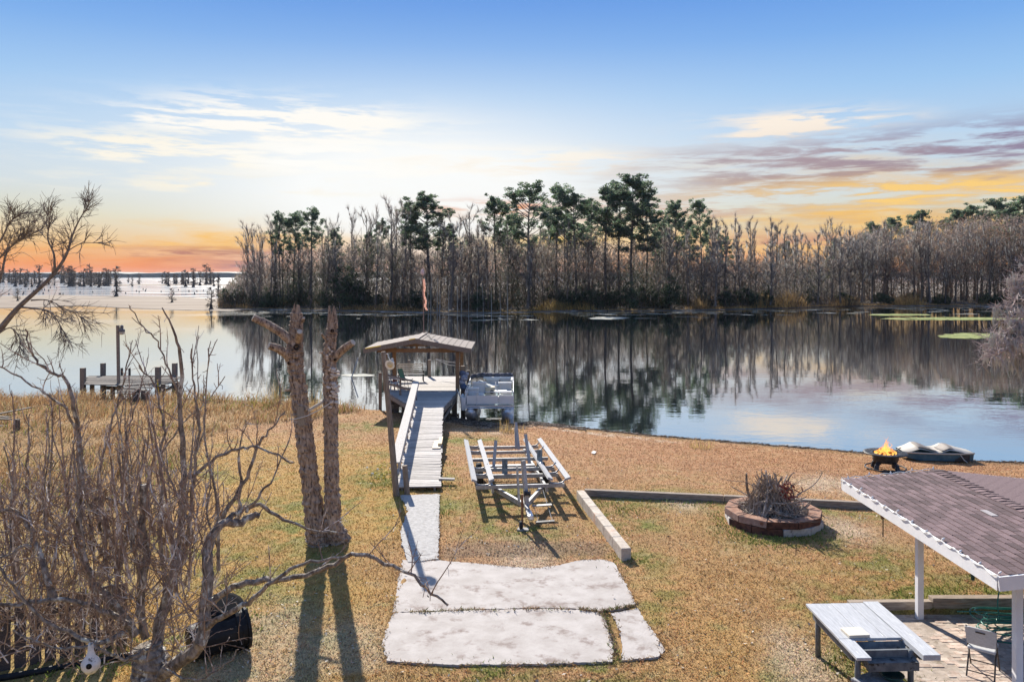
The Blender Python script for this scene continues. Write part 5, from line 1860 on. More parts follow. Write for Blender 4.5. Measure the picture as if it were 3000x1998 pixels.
# ---- pipe leaning in the water
tag(obj('pipe_stick', Geo().tube([(*on(1030, 1106, 0)[:2], -.8), on(1030, 1106, 0.0), at(1049, 1048, on(1030, 1106, 0)[1])], .04, 7), mat('grey_pvc', (.36, .36, .36), (.5, .5, .5), 4, rough=.5)), 'thin grey pipe slanting out of the water left of the dock', 'pipe')
mat_patch('floating_weed', 1005, 1090, 1098, 1103, m_scum, 'pale scum floating round the slanting pipe', 'water weed', 16)

# ---- pontoon boat
BX0, BX1, BY0, BY1 = -2.47, .10, 41.3, 47.2
boat = thing('pontoon_boat', ((BX0 + BX1) / 2, BY0, 0), 'grey and white pontoon boat moored right of the dock deck', 'boat')
m_alu = mat('brushed_aluminium', (.55, .56, .58), (.68, .69, .71), 6, stretch=(1, .2, 1), rough=.45, metal=.55)
m_panel = mat('boat_panel', (.70, .68, .64), (.78, .76, .72), 2, rough=.45)
m_vinyl = mat('cream_vinyl', (.68, .66, .62), (.78, .76, .72), 3, rough=.55)
m_gvinyl = mat('grey_vinyl', (.50, .48, .455), (.60, .58, .55), 3, rough=.6)
m_canvas = mat('navy_canvas', (.07, .075, .095), (.14, .145, .17), 6, rough=.9, bump=.03)
for x_ in (BX0 + .33, BX1 - .33):
    pz = .34
    g = Geo()
    yy = np.array([BY0 - .5, BY0 - .25, BY0 + .2, BY0 + .8, BY1 - .4, BY1 - .1])
    g.tube(np.stack([np.full(6, x_), yy, [pz + .28, pz + .2, pz + .06, pz, pz, pz + .05]], 1), [.05, .2, .31, .33, .33, .28], 16)
    obj('pontoon', g, m_alu, boat, smooth=True)
obj('deck', Geo().box((BX0, BY0, .80), (BX1, BY1, .90)), mat('teal_carpet', (.10, .17, .18), (.16, .24, .25), 9, rough=.95), boat)
obj('deck_trim', Geo().box((BX0 - .02, BY0 - .03, .815), (BX1 + .02, BY0 - .002, .895)), m_alu, boat)
obj('bumper_rail', Geo().tube([(BX0, BY0 - .06, .76), (BX1, BY0 - .06, .76)], .035, 8), m_alu, boat)
for px0, px1 in ((BX0 + .12, BX0 + .62 * 1.02), (BX0 + .66, BX0 + 1.74), (BX0 + 1.79, BX1 - .01)):
    obj('front_panel', Geo().box((px0, BY0 + .06, .94), (px1, BY0 + .09, 1.38)), m_panel, boat)
    g = Geo()
    rr = .022
    g.tube(smooth_line([(px0, BY0 + .075, .78), (px0, BY0 + .075, 1.45), (px0 + .06, BY0 + .075, 1.56), (px1 - .06, BY0 + .075, 1.56), (px1, BY0 + .075, 1.45), (px1, BY0 + .075, .78)], 3), rr, 6)
    obj('front_rail', g, m_alu, boat)
for x_, s in ((BX0 + .03, -1), (BX1 - .03, 1)):
    obj('side_panel', Geo().box((x_ - .015, BY0 + .1, .94), (x_ + .015, BY1 - .1, 1.38)), m_panel, boat)
    g = Geo().tube([(x_, BY0 + .1, 1.56), (x_, BY1 - .1, 1.56)], .022, 6)
    for k in range(7):
        yy = BY0 + .1 + (BY1 - BY0 - .2) * k / 6
        g.tube([(x_, yy, .74), (x_, yy, 1.56)], .018, 6)
    obj('side_rail', g, m_alu, boat)


def seat_block(lo, hi, back=None, m=m_vinyl):
    (x0, y0, z0), (x1, y1, z1) = lo, hi
    c = Vector(((x0 + x1) / 2, (y0 + y1) / 2, z0))
    b = obj('seat_base', Geo().box((x0 - c.x, y0 - c.y, 0), (x1 - c.x, y1 - c.y, z1 - z0 - .12)), m, boat, loc=c, bevel=.03)
    obj('seat_cushion', Geo().box((x0 + .01, y0 + .01, z1 - .115), (x1 - .01, y1 - .01, z1)), m, boat, bevel=.04)
    if back:
        obj('seat_back', Geo().box(*back), m_gvinyl, boat, bevel=.05)
        (a0, a1, a2), (b0, b1, b2) = back
        obj('back_piping', Geo().box((a0 - .015, a1 - .015, b2 - .07), (b0 + .015, b1 + .015, b2 + .02)), m_vinyl, boat, bevel=.03)


seat_block((BX0 + .10, BY0 + .55, .74), (BX0 + .68, BY0 + 1.2, 1.2), ((BX0 + .12, BY0 + 1.2, 1.1), (BX0 + .7, BY0 + 1.36, 1.62)))
seat_block((BX0 + .10, BY0 + 1.6, .74), (BX0 + .95, BY0 + 2.4, 1.2), ((BX0 + .3, BY0 + 2.4, 1.1), (BX0 + 1.05, BY0 + 2.58, 1.75)))
seat_block((BX0 + 1.7, BY0 + 1.0, .74), (BX0 + 2.42, BY0 + 1.6, 1.15), None)
seat_block((BX0 + .95, BY1 - 1.0, .74), (BX1 - .15, BY1 - .4, 1.25), ((BX0 + .95, BY1 - .4, 1.0), (BX0 + 1.72, BY1 - .2, 1.55)))
obj('seat_back', Geo().box((BX0 + 1.76, BY1 - .4, 1.0), (BX1 - .12, BY1 - .2, 1.55)), m_gvinyl, boat, bevel=.05)
obj('rear_roll', Geo().tube([(BX0 + .8, BY1 - .3, 1.58), (BX1 - .1, BY1 - .3, 1.58), (BX1 - .1, BY1 - 1.3, 1.55)], .08, 8), m_vinyl, boat)
seat_block((BX1 - .75, BY0 + 2.2, .74), (BX1 - .1, BY0 + 2.8, 1.25), ((BX1 - .85, BY0 + 2.8, 1.2), (BX1 - .12, BY0 + 2.95, 1.68)))
obj('console', Geo().box((BX0 + 1.0, BY0 + 2.3, .74), (BX0 + 1.55, BY0 + 2.9, 1.5)), mat('tan_console', (.48, .42, .30), (.56, .5, .38), 4), boat, bevel=.04)
obj('speaker', Geo().lathe([(.11, 0), (.09, .02), (.05, .005), (.001, .015)], 16, (BX0 + 1.36, BY0 + 2.29, 1.25), (0, -1, 0)), m_black, boat)
obj('table_top', Geo().box((BX0 + 1.55, BY0 + .9, 1.42), (BX0 + 2.2, BY0 + 1.5, 1.47)), m_vinyl, boat, bevel=.015)
obj('table_post', Geo().tube([(BX0 + 1.9, BY0 + 1.2, .74), (BX0 + 1.9, BY0 + 1.2, 1.42)], .04, 8), m_alu, boat)
obj('side_table', Geo().box((BX0 + 1.95, BY0 + .4, 1.46), (BX1 - .1, BY0 + .9, 1.5)), m_vinyl, boat, bevel=.015)
for x_, y_ in ((BX0 + 2.0, BY0 + .45), (BX1 - .15, BY0 + .45), (BX0 + 2.0, BY0 + .85), (BX1 - .15, BY0 + .85)):
    obj('table_leg', Geo().tube([(x_, y_, .74), (x_, y_, 1.46)], .015, 6), m_alu, boat)
obj('pole_holder', Geo().tube([(BX0 + 1.58, BY0 + 1.7, .74), (BX0 + 1.58, BY0 + 1.7, 1.85)], .035, 8), m_vinyl, boat)
# folded sun awning with its creases
P = smooth_line([(BX0 + .05, BY1 - .02, 1.62), (BX0 + .5, BY1 - .05, 1.70), (BX0 + 1.0, BY1, 1.73), (BX0 + 1.6, BY1, 1.70), (BX0 + 2.2, BY1, 1.74), (BX1 - .06, BY1 - .05, 1.68)], 5)
obj('folded_awning', Geo().tube(P, .13 + .02 * np.sin(np.arange(len(P)) * 1.9), 10, wob=.10), m_canvas, boat)
for x_ in (BX0 + .04, BX1 - .04):
    obj('awning_bow', Geo().tube([(x_, BY1 - 1.6, 1.56), (x_, BY1 - .05, 1.66)], .018, 6), m_alu, boat)
# grey-green cover thrown over the left seats
g = Geo()
nx_, ny_ = 13, 9
v, f = [], []
for j in range(ny_):
    for i in range(nx_):
        u, w = i / (nx_ - 1), j / (ny_ - 1)
        x_ = BX0 + .15 + 1.25 * u
        y_ = BY0 + 2.5 + 1.5 * w
        z_ = 1.38 + .42 * math.exp(-((u - .42) / .3) ** 2) * (1 - .4 * w) + .05 * math.sin(u * 14 + w * 9) * (1 - abs(u - .5))
        v.append((x_, y_, z_))
for j in range(ny_ - 1):
    for i in range(nx_ - 1):
        f.append((j * nx_ + i, j * nx_ + i + 1, (j + 1) * nx_ + i + 1, (j + 1) * nx_ + i))
        f.append((j * nx_ + i, (j + 1) * nx_ + i, (j + 1) * nx_ + i + 1, j * nx_ + i + 1)) if False else None
f = [q for q in f if q]
obj('seat_cover', Geo().add(v, f), mat('grey_green_cover', (.34, .37, .36), (.52, .54, .52), 3, rough=.9), boat, smooth=True)
obj('side_flap', Geo().box((BX0 - .16, BY0 - .02, .62), (BX0 + .07, BY0 + .03, 1.3)), m_panel, boat, bevel=.02)
obj('fender', Geo().lathe([(.001, -.3), (.1, -.26), (.12, 0), (.1, .26), (.04, .34), (.001, .36)], 12, (BX0 - .14, BY0 + .9, 1.0)), m_wplastic, boat, smooth=True)

# ================================================================== YARD THINGS
# ---- boat trailer
tz = 1.0
TA = np.array((.43, 20.75, 0.0))                   # coupler end
td = unit(np.array((-.66, 7.0, 0.0)))
ts = np.array((td[1], -td[0], 0.0))


def tp(a, l, z):
    """a across, l along from the coupler, z over the yard there"""
    p = TA + td * l + ts * a
    return np.array((p[0], p[1], float(gz(p[0], p[1])) + z))


trailer = thing('boat_trailer', tp(0, 0, 0), 'galvanized pontoon boat trailer with four carpeted bunks on the lawn', 'trailer')
m_galv = mat('galvanized_steel', (.25, .255, .265), (.40, .405, .415), 7, rough=.45, metal=.45, rnd=.08)
m_bunk = mat('bunk_carpet', (.31, .31, .315), (.43, .43, .435), 7, stretch=(1, 9, 9), rough=.95)
m_tyre = mat('tyre_rubber', (.018, .018, .02), (.035, .035, .035), 20, rough=.85)
FR = .45                                            # frame height
for s in (-.78, .78):
    plank('frame_rail', tp(s, 2.1, FR), tp(s, 8.2, FR), .07, .12, m_galv, trailer)
    plank('tongue', tp(s * .92, 2.5, FR - .02), tp(s * .04, .75, FR - .04), .08, .13, m_galv, trailer)
plank('tongue_beam', tp(0, 1.35, FR + .02), tp(0, -.05, FR - .02), .09, .12, m_galv, trailer)
for l in (2.1, 3.3, 4.1, 5.5, 6.9, 8.0):
    plank('cross_beam', tp(-1.28, l, FR + .12), tp(1.28, l, FR + .12), .07, .10, m_galv, trailer)
plank('cross_plate', tp(-.78, 3.8, FR - .02), tp(.78, 3.8, FR - .02), .42, .03, m_galv, trailer)
plank('cross_plate', tp(-.78, 5.0, FR + .02), tp(.78, 5.0, FR + .02), .2, .05, m_galv, trailer)
for s in (-1.32, -.82, .86, 1.38):
    wv = .0 if s > 0 else .02
    plank('bunk', tp(s, 2.0, FR + .33), tp(s - .0, 8.5, FR + .33), .15, .06, m_bunk, trailer, roll=(.35 if s in (-1.32, .86) else -.35))
for l in (2.1, 3.3, 4.1, 6.9, 8.0):
    for s in (-1, 1):
        g = Geo().tube(smooth_line([tp(s * (.80 if s < 0 else .84), l, FR + .31), tp(s * .92, l, FR + .19), tp(s * 1.2, l, FR + .19), tp(s * 1.33, l, FR + .31)], 3), .022, 6)
        obj('bunk_bracket', g, m_galv, trailer)
# winch stand, jack and coupler
plank('winch_post', tp(.02, .55, FR), tp(-.06, .75, FR + 1.17), .10, .10, m_galv, trailer)
plank('winch_post', tp(-.16, .85, FR), tp(-.2, 1.0, FR + .95), .05, .06, m_galv, trailer)
obj('winch', Geo().lathe([(.001, -.09), (.09, -.09), (.09, -.07), (.05, -.06), (.05, .06), (.09, .07), (.09, .09), (.001, .09)], 12, tp(.02, .5, FR + .35), ts), m_black, trailer)
obj('coupler', Geo().beam(tp(0, .02, FR - .01), tp(.02, -.32, FR - .05), .14, .1).lathe([(.001, .09), (.07, .06), (.085, -.02), (.07, -.06)], 12, tp(.02, -.33, FR - .05)), mat('bright_steel', (.5, .51, .53), (.7, .7, .72), 9, rough=.3, metal=.8), trailer)
jk = obj('jack', Geo().tube([tp(-.16, .05, FR + .45), tp(-.16, .02, .3)], .035, 8).tube([tp(-.16, .02, .32), tp(-.16, 0, .14)], .025, 8), mat('rusty_steel', (.17, .075, .035), (.3, .16, .09), 12, rough=.8), trailer)
obj('jack_wheel', Geo().lathe([(.001, -.04), (.06, -.04), (.075, -.045), (.11, -.035), (.118, 0), (.11, .035), (.075, .045), (.06, .04), (.001, .04)], 18, tp(-.2, -.03, .118), ts), m_tyre, jk)
for s, l in ((-1.02, 4.5), (-1.02, 5.3), (1.05, 4.5), (1.05, 5.3)):
    w = obj('wheel', Geo().lathe([(.13, -.09), (.2, -.095), (.25, -.085), (.265, -.04), (.265, .04), (.25, .085), (.2, .095), (.13, .09), (.13, -.09)], 24, tp(s, l, .26), ts), m_tyre, trailer, smooth=True)
    obj('rim', Geo().lathe([(.001, -.05), (.06, -.06), (.08, -.04), (.13, -.05), (.14, -.075), (.14, .075), (.13, .05), (.06, .06), (.001, .05)], 18, tp(s, l, .26), ts), m_galv, w)
for l in (4.5, 5.3):
    plank('axle', tp(-1.0, l, .26), tp(1.0, l, .26), .05, .05, m_galv, trailer)
for s, l, h in ((-.3, 3.75, .55), (.88, 4.55, .62)):
    plank('guide_post', tp(s, l, FR), tp(s, l, FR + h), .17, .05, mat('guide_post_paint', (.10, .12, .13), (.3, .34, .34), 9), trailer, up=td)
for s, l, h, dx in ((-.62, 4.2, .95, .1), (.6, 4.9, 1.0, -.1), (.55, 7.8, 1.05, -.08), (.47, 7.9, .85, 0)):
    plank('guide_bar', tp(s, l, FR + .1), tp(s + dx, l + .3, FR + h), .09, .05, m_bunk, trailer)
for l, z_, w in ((1.05, .3, .34), (.25, .1, .3)):
    plank('step', tp(.22, l, z_), tp(.22 + w + .2, l, z_ + .02), .13, .03, m_black if z_ < .2 else m_galv, trailer)
for s, l in ((.3, .3), (.68, .33)):
    obj('step_hanger', Geo().tube([tp(s, l, .1), tp(s - .03, l + .75, .3), tp(s - .05, 2.05, FR + .1)], .008, 4), m_galv, trailer)
blk = tp(-.17, -.04, 0)
tag(obj('footing_stone', Geo().prism([(blk[0] - .14, blk[1] - .1), (blk[0] + .16, blk[1] - .12), (blk[0] + .18, blk[1] + .08), (blk[0] - .1, blk[1] + .1)], blk[2] - .02, blk[2] + .04), m_conc2), 'small flat stone under the trailer jack wheel', 'stone')

# ---- concrete and timber edging of the raised corner
m_kerb = mat('kerb_concrete', (.40, .34, .28), (.54, .48, .41), 6, rough=.95, bump=.015, bscale=20, c3=(.50, .27, .17), s3=1.6, t3=(.56, .72))
kr = [gnd(1700, 1462), gnd(1835, 1640)]
edge = thing('concrete_edging', (kr[0] + kr[1]) / 2, 'pale concrete edging running from the lawn corner toward the pad', 'edging')
nseg = 6
for i in range(nseg):
    a = kr[0] + (kr[1] - kr[0]) * i / nseg
    b = kr[0] + (kr[1] - kr[0]) * (i + 1) / nseg
    d = unit(b - a)
    plank('kerb_block', a + (0, 0, .07) + d * .004, b + (0, 0, .07) - d * .004, .235, .40, m_kerb, edge, bevel=.02)
m_ltimber = mat('edging_timber', (.20, .155, .12), (.38, .315, .255), 4, stretch=(1, 10, 10), rough=.95, bump=.01, rnd=.12, c3=(.45, .25, .15), s3=.8, t3=(.6, .75))
kt = [gnd(1712, 1452), gnd(2120, 1470), gnd(2570, 1492), gnd(2900, 1508)]
for a, b, lab in ((0, 1, 'long low timber edging from the concrete corner toward the fire ring'), (1, 2, 'low timber edging passing behind the fire ring'), (2, 3, 'low timber edging hidden under the shelter roof')):
    d = unit(kt[b] - kt[a])
    tag(plank('timber_edging', kt[a] + (0, 0, .06) + d * .01, kt[b] + (0, 0, .06) - d * .01, .18, .28, m_ltimber, None, bevel=.015), lab, 'edging')

# ---- fire ring of blocks with its heap of brushwood
fc = gnd(2285, 1548)
fc[1] += .55
fc = np.array((fc[0], fc[1], float(gz(fc[0], fc[1]))))
ring = thing('fire_ring', fc, 'round fire ring of two block courses, rust-stained on top', 'fire pit')
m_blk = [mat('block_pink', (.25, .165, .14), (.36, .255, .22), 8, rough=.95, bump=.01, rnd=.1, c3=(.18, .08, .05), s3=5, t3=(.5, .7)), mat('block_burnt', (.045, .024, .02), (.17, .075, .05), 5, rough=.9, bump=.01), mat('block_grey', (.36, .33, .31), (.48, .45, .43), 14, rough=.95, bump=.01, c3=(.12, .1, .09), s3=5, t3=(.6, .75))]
m_rust = mat('block_rusty_top', (.22, .105, .065), (.34, .20, .14), 6, rough=.95, bump=.012, c3=(.07, .045, .04), s3=4, t3=(.5, .65))
R_O, R_I = 1.27, .93
for course in range(2):
    nb = 10
    for k in range(nb):
        a0 = (k + .5 * course) / nb * 2 * math.pi + .2
        a1 = a0 + 2 * math.pi / nb - .012
        poly = [(fc[0] + r * math.cos(a), fc[1] + r * math.sin(a)) for r, a in ((R_I, a0), (R_O, a0), (R_O, a1), (R_I, a1))]
        z0 = fc[2] + course * .185 - (.04 if not course else 0)
        am = (a0 + a1) / 2
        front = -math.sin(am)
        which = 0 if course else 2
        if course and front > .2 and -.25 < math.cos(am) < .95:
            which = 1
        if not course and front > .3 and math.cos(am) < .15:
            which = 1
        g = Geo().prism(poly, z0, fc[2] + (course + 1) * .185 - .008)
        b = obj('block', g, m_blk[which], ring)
        if course:
            me = b.data
            me.materials.append(m_rust)
            me.polygons[1].material_index = 1
        md = b.modifiers.new('bevel', 'BEVEL')
        md.width = .015
        md.segments = 2
m_ash = mat('ash', (.05, .045, .042), (.2, .19, .18), 9, rough=1.0, bump=.03)
obj('ash_bed', Geo().lathe([(.001, .25), (.5, .22), (R_I + .02, .16), (R_I + .02, .0)], 20, fc), m_ash, ring)
heap = thing('brush_heap', fc + (0, 0, .2), 'heap of grey sticks and branches piled in the fire ring', 'brushwood')
m_stick = mat('grey_sticks', (.15, .115, .09), (.42, .35, .29), 8, rough=.95, rnd=.35)
heapz = fc[2] + .2
rs = random.Random(3)
for k in range(215):
    a = rs.uniform(0, 6.283)
    r0 = .88 * rs.random() ** .55
    p = np.array((fc[0] + r0 * math.cos(a), fc[1] + r0 * math.sin(a), heapz + .02))
    lean = rs.uniform(.25, .95)
    q = np.array((fc[0] - .05 + rs.gauss(0, .27), fc[1] + rs.gauss(0, .25), heapz + .3 + .85 * rs.random() ** .7))
    if k % 4 == 0:
        q = p + np.array((rs.gauss(0, .5), rs.gauss(0, .5), rs.uniform(.05, .35)))
        p[2] = heapz + rs.uniform(.05, .7) * (1 - r0)
        q[2] = p[2] + rs.uniform(-.1, .3)
    w = rs.uniform(.011, .026) if k > 44 else rs.uniform(.028, .055)
    mid = (p + q) / 2 + np.array((rs.gauss(0, .08), rs.gauss(0, .08), rs.gauss(0, .06)))
    g = Geo().tube(smooth_line([p, mid, q], 3), np.linspace(w, w * .5, 7), 5)
    obj('stick', g, m_stick, heap)
for pts, w in [([(2480, 1448), (2530, 1440), (2570, 1420), (2605, 1400), (2408, 1385), (2402, 1378)][:0] or [(2335, 1448), (2370, 1430), (2395, 1408), (2408, 1384), (2402, 1378)], .018), ([(2225, 1430), (2180, 1412), (2140, 1408), (2110, 1402)], .011), ([(2300, 1420), (2315, 1395), (2325, 1384)], .02), ([(2240, 1420), (2200, 1420), (2165, 1418)], .008), ([(2330, 1420), (2350, 1405), (2385, 1400)], .008)]:
    obj('stick', Geo().tube(smooth_line([at(px, py, fc[1] - .1) for px, py in pts], 4), np.linspace(w, w * .45, 4 * (len(pts) - 1) + 1), 5), m_stick, heap)
g = Geo()
for k in range(700):
    a, r0 = rs.uniform(0, 6.283), .9 * rs.random() ** .5
    z_ = heapz + rs.random() * 1.1 * (1 - r0 / 1.05)
    p = np.array((fc[0] + r0 * math.cos(a), fc[1] + r0 * math.sin(a), z_))
    q = p + np.array((rs.gauss(0, .16), rs.gauss(0, .16), rs.gauss(.05, .14)))
    g.tube([p, q], [.006, .003], 3, cap=False)
tag(obj('small_twigs', g, m_stick, heap), kind='stuff')
g = Geo()
for k in range(60):
    p = fc + np.array((.22 + rs.gauss(0, .13), -.28 + rs.gauss(0, .1), 0)) + np.array((0, 0, .95 + rs.gauss(0, .12)))
    q = p + np.array((rs.gauss(.08, .05), rs.gauss(-.03, .04), rs.gauss(-.06, .05)))
    g.beam(p, q, .03, .006, (rs.gauss(0, .6), -1, .6))
tag(obj('red_bracken', g, mat('red_leaves', (.19, .035, .03), (.3, .09, .06), 12), heap), kind='stuff')

# ---- iron fire bowl with flames
bc = gnd(2594, 1376)
bowl = thing('fire_bowl', bc, 'black iron fire bowl with wide rim and burning fire by the water', 'fire bowl')
m_iron = mat('soot_iron', (.016, .017, .02), (.05, .052, .058), 9, rough=.5, bump=.004)
zr = .62
BR = .76
obj('rim', Geo().lathe([(.44, zr + .015), (BR, zr + .035), (BR + .012, zr + .02), (BR, zr), (.46, zr - .02)], 40, bc), m_iron, bowl, smooth=True)
obj('bowl', Geo().lathe([(.46, zr), (.455, zr - .2), (.42, zr - .3), (.2, zr - .36), (.001, zr - .37), (.001, zr - .33), (.2, zr - .3), (.43, zr - .1), (.44, zr)], 32, bc), m_iron, bowl, smooth=True)
for k in range(22):
    a = k / 22 * 6.2832
    d = np.array((math.cos(a), math.sin(a), 0))
    obj('rim_slot', Geo().beam(bc + d * .53 + (0, 0, zr + .036), bc + d * .70 + (0, 0, zr + .045), .035, .012), mat('grate_grey', (.10, .105, .11), (.17, .175, .18), 9, rough=.6), bowl)
pr = [bc + np.array((.70 * math.cos(t), .70 * math.sin(t), .09)) for t in np.linspace(0, 6.2832, 41)]
obj('foot_ring', Geo().tube(pr, .028, 8, cap=False), m_iron, bowl)
for k in range(4):
    a = .5 + k * math.pi / 2
    d = np.array((math.cos(a), math.sin(a), 0))
    obj('foot', Geo().tube([bc + d * .34 + (0, 0, .32), bc + d * .48 + (0, 0, .2), bc + d * .52 + (0, 0, .02)], [.09, .08, .1], 8), m_iron, bowl)
hk = at(2622, 1322, bc[1] + .1)
obj('poker', Geo().tube(smooth_line([bc + (.38, .1, zr), at(2626, 1325, bc[1] + .1), at(2630, 1316, bc[1] + .1), at(2640, 1311, bc[1] + .1)], 3), .014, 6), m_iron, bowl)
for k in range(11):
    a = k * .9
    p = bc + np.array((.3 * math.cos(a), .3 * math.sin(a), zr - .06 + .03 * (k % 3)))
    q = bc + np.array((.28 * math.cos(a + 2.4), .28 * math.sin(a + 2.4), zr + .02 + .02 * (k % 4)))
    obj('log', Geo().tube([p, q], [.045, .035], 7, wob=.06), mat('charred_log', (.03, .02, .016), (.14, .06, .03), 8, c3=(.4, .08, .01), s3=9, t3=(.6, .66), rough=.9, emit=(1, .25, .03, .12)), bowl)


def m_flame():
    m = bpy.data.materials.new('flame')
    m.use_nodes = True
    t = NT(m.node_tree)
    out = t.n('ShaderNodeOutputMaterial')
    a = t.n('ShaderNodeAttribute', attribute_name='Col')
    em = t.n('ShaderNodeEmission')
    t.link(a.outputs[0], em.inputs[0])
    em.inputs[1].default_value = 1.0
    tr = t.n('ShaderNodeBsdfTransparent')
    ms = t.n('ShaderNodeMixShader')
    ms.inputs[0].default_value = .42
    t.link(tr.outputs[0], ms.inputs[1])
    t.link(em.outputs[0], ms.inputs[2])
    t.link(ms.outputs[0], out.inputs[0])
    return m


mf = m_flame()
fire = thing('fire', bc + (0, 0, zr), 'orange flames rising from the iron fire bowl', 'fire')
fs = random.Random(9)
for k in range(58):
    a, r0 = fs.uniform(0, 6.283), .36 * fs.random() ** .6
    h_ = fs.uniform(.1, .28) + (.62 * max(0, 1 - r0 / .2) * fs.random())
    p = bc + np.array((r0 * math.cos(a), r0 * math.sin(a), zr - .02))
    L = smooth_line([p, p + (fs.gauss(0, .04), fs.gauss(0, .04), h_ * .35), p * 1.0 + np.array((fs.gauss(-.01, .06) - .25 * r0 * math.cos(a), -.25 * r0 * math.sin(a), h_ * .7)), p + np.array((fs.gauss(0, .07) - .5 * r0 * math.cos(a), 0, h_))], 4)
    n_ = len(L)
    w = np.interp(np.linspace(0, 1, n_), [0, .25, .6, 1], [.012, .026, .014, .001]) * fs.uniform(.6, 1.2)
    g = Geo().tube(L, w, 6, cap=False)
    tt = np.repeat(np.linspace(0, 1, n_), 6)[:, None]
    g.c[-1] = np.array((1.25, .68, .16)) * (1 - tt) + np.array((.8, .18, .02)) * tt
    obj('flame', g, mf, fire, smooth=True)

# ---- pedal boat pulled up on the bank
pc = gnd(2758, 1353)
pc = np.array((pc[0], pc[1] + .55, .0))
pz = float(gz(pc[0], pc[1] - .5)) + .02
yaw = R(-6)
T = frame_of((pc[0], pc[1], pz), yaw)
pedal = thing('pedal_boat', T(0, 0, 0), 'cream and blue pedal boat beached on the right bank', 'pedal boat')
LX = 1.36
hx = np.linspace(-LX, LX, 25)


def hull_pt(u, w, up):
    x_ = -LX + 2 * LX * u
    half = .62 * (1 - .35 * abs(2 * u - 1) ** 3)
    return x_, (w * 2 - 1) * half


nu, nw = 25, 9
v, f = [], []
for i in range(nu):
    u = i / (nu - 1)
    for j in range(nw):
        w = j / (nw - 1)
        x_, y_ = hull_pt(u, w, 0)
        e = abs(2 * w - 1)
        prof = np.interp(u, [0, .12, .22, .32, .45, .55, .63, .72, .85, 1], [.36, .47, .62, .55, .44, .47, .59, .54, .43, .34])
        dip = .10 * math.exp(-((u - .47) / .14) ** 2) * (1 - e)
        v.append(T(x_, y_, prof - dip - .10 * e ** 3 * (prof - .3) / .3 + (-.03 if e > .99 else 0)))
for i in range(nu - 1):
    for j in range(nw - 1):
        a = i * nw + j
        f.append((a, a + nw, a + nw + 1, a + 1))
obj('top_shell', Geo().add(v, f), mat('cream_plastic', (.44, .40, .33), (.52, .47, .40), 3, rough=.5), pedal, smooth=True)
v, f = [], []
for i in range(nu):
    u = i / (nu - 1)
    for w, z_, k in ((0, .31, 1.0), (0, .02, .9), (1, .02, .9), (1, .31, 1.0)):
        x_, y_ = hull_pt(u, w, 0)
        zz = np.interp(u, [0, .2, .8, 1], [.12, 0, 0, .02])
        v.append(T(x_ * (.985 if z_ < .1 else 1), y_ * k, z_ + (zz if z_ < .1 else 0)))
for i in range(nu - 1):
    for j in range(3):
        a = i * 4 + j
        f.append((a, a + 1, a + 5, a + 4))
f += [(0, 3, 2, 1), ((nu - 1) * 4, (nu - 1) * 4 + 1, (nu - 1) * 4 + 2, (nu - 1) * 4 + 3)]
obj('hull', Geo().add(v, f), mat('blue_hull', (.05, .12, .165), (.12, .20, .24), 3, rough=.5), pedal)
gr = []
for i in range(nu):
    x_, y_ = hull_pt(i / (nu - 1), 0, 0)
    gr.append(T(x_, y_ - .02, .325))
obj('gunwale', Geo().tube(gr, .032, 8), MATS['cream_plastic'], pedal)
m_pg = mat('grey_seat_plastic', (.20, .17, .15), (.26, .23, .205), 9, rough=.7)
g = Geo()
v, f = [], []
for i in range(13):
    for j in range(7):
        u, w = .19 + .27 * i / 12, .04 + .62 * j / 6
        x_, y_ = hull_pt(u, w, 0)
        prof = np.interp(u, [0, .12, .22, .32, .45, .55, .63, .72, .85, 1], [.36, .47, .62, .55, .44, .47, .59, .54, .43, .34])
        e = abs(2 * w - 1)
        dip = .10 * math.exp(-((u - .47) / .14) ** 2) * (1 - e)
        v.append(T(x_, y_, prof - dip - .10 * e ** 3 * (prof - .3) / .3 + .03))
for i in range(12):
    for j in range(6):
        f.append((i * 7 + j, i * 7 + 7 + j, i * 7 + 8 + j, i * 7 + 1 + j))
obj('seat', Geo().add(v, f), m_pg, pedal, smooth=True)
v2 = []
for i in range(13):
    for j in range(7):
        u, w = .52 + .17 * i / 12, .04 + .62 * j / 6
        x_, y_ = hull_pt(u, w, 0)
        prof = np.interp(u, [0, .12, .22, .32, .45, .55, .63, .72, .85, 1], [.36, .47, .62, .55, .44, .47, .59, .54, .43, .34])
        e = abs(2 * w - 1)
        dip = .10 * math.exp(-((u - .47) / .14) ** 2) * (1 - e)
        v2.append(T(x_, y_, prof - dip - .10 * e ** 3 * (prof - .3) / .3 + .03))
obj('seat', Geo().add(v2, f), m_pg, pedal, smooth=True)
mw_ = obj('motor_well', Geo().box((-.28, -.04, -.14), (.28, .04, .1)), m_black, pedal)
mw_.matrix_basis = Matrix.Translation(Vector(T(.85, -.52, .17))) @ Matrix.Rotation(yaw, 4, 'Z')
obj('tow_rope', Geo().tube([T(.75, -.6, .3), T(.85, -.68, .12), T(.95, -.75, .03)], .015, 5), MATS['pale_rope'], pedal)
tag(obj('paper_scrap', Geo().prism([tuple(gnd(x_, y_)[:2]) for x_, y_ in ((1732, 1329), (1742, 1331), (1747, 1327), (1738, 1325))], float(gnd(1740, 1328)[2]) + .03, float(gnd(1740, 1328)[2]) + .05), m_wplastic), 'small white scrap lying on the lawn right of the trailer', 'litter')

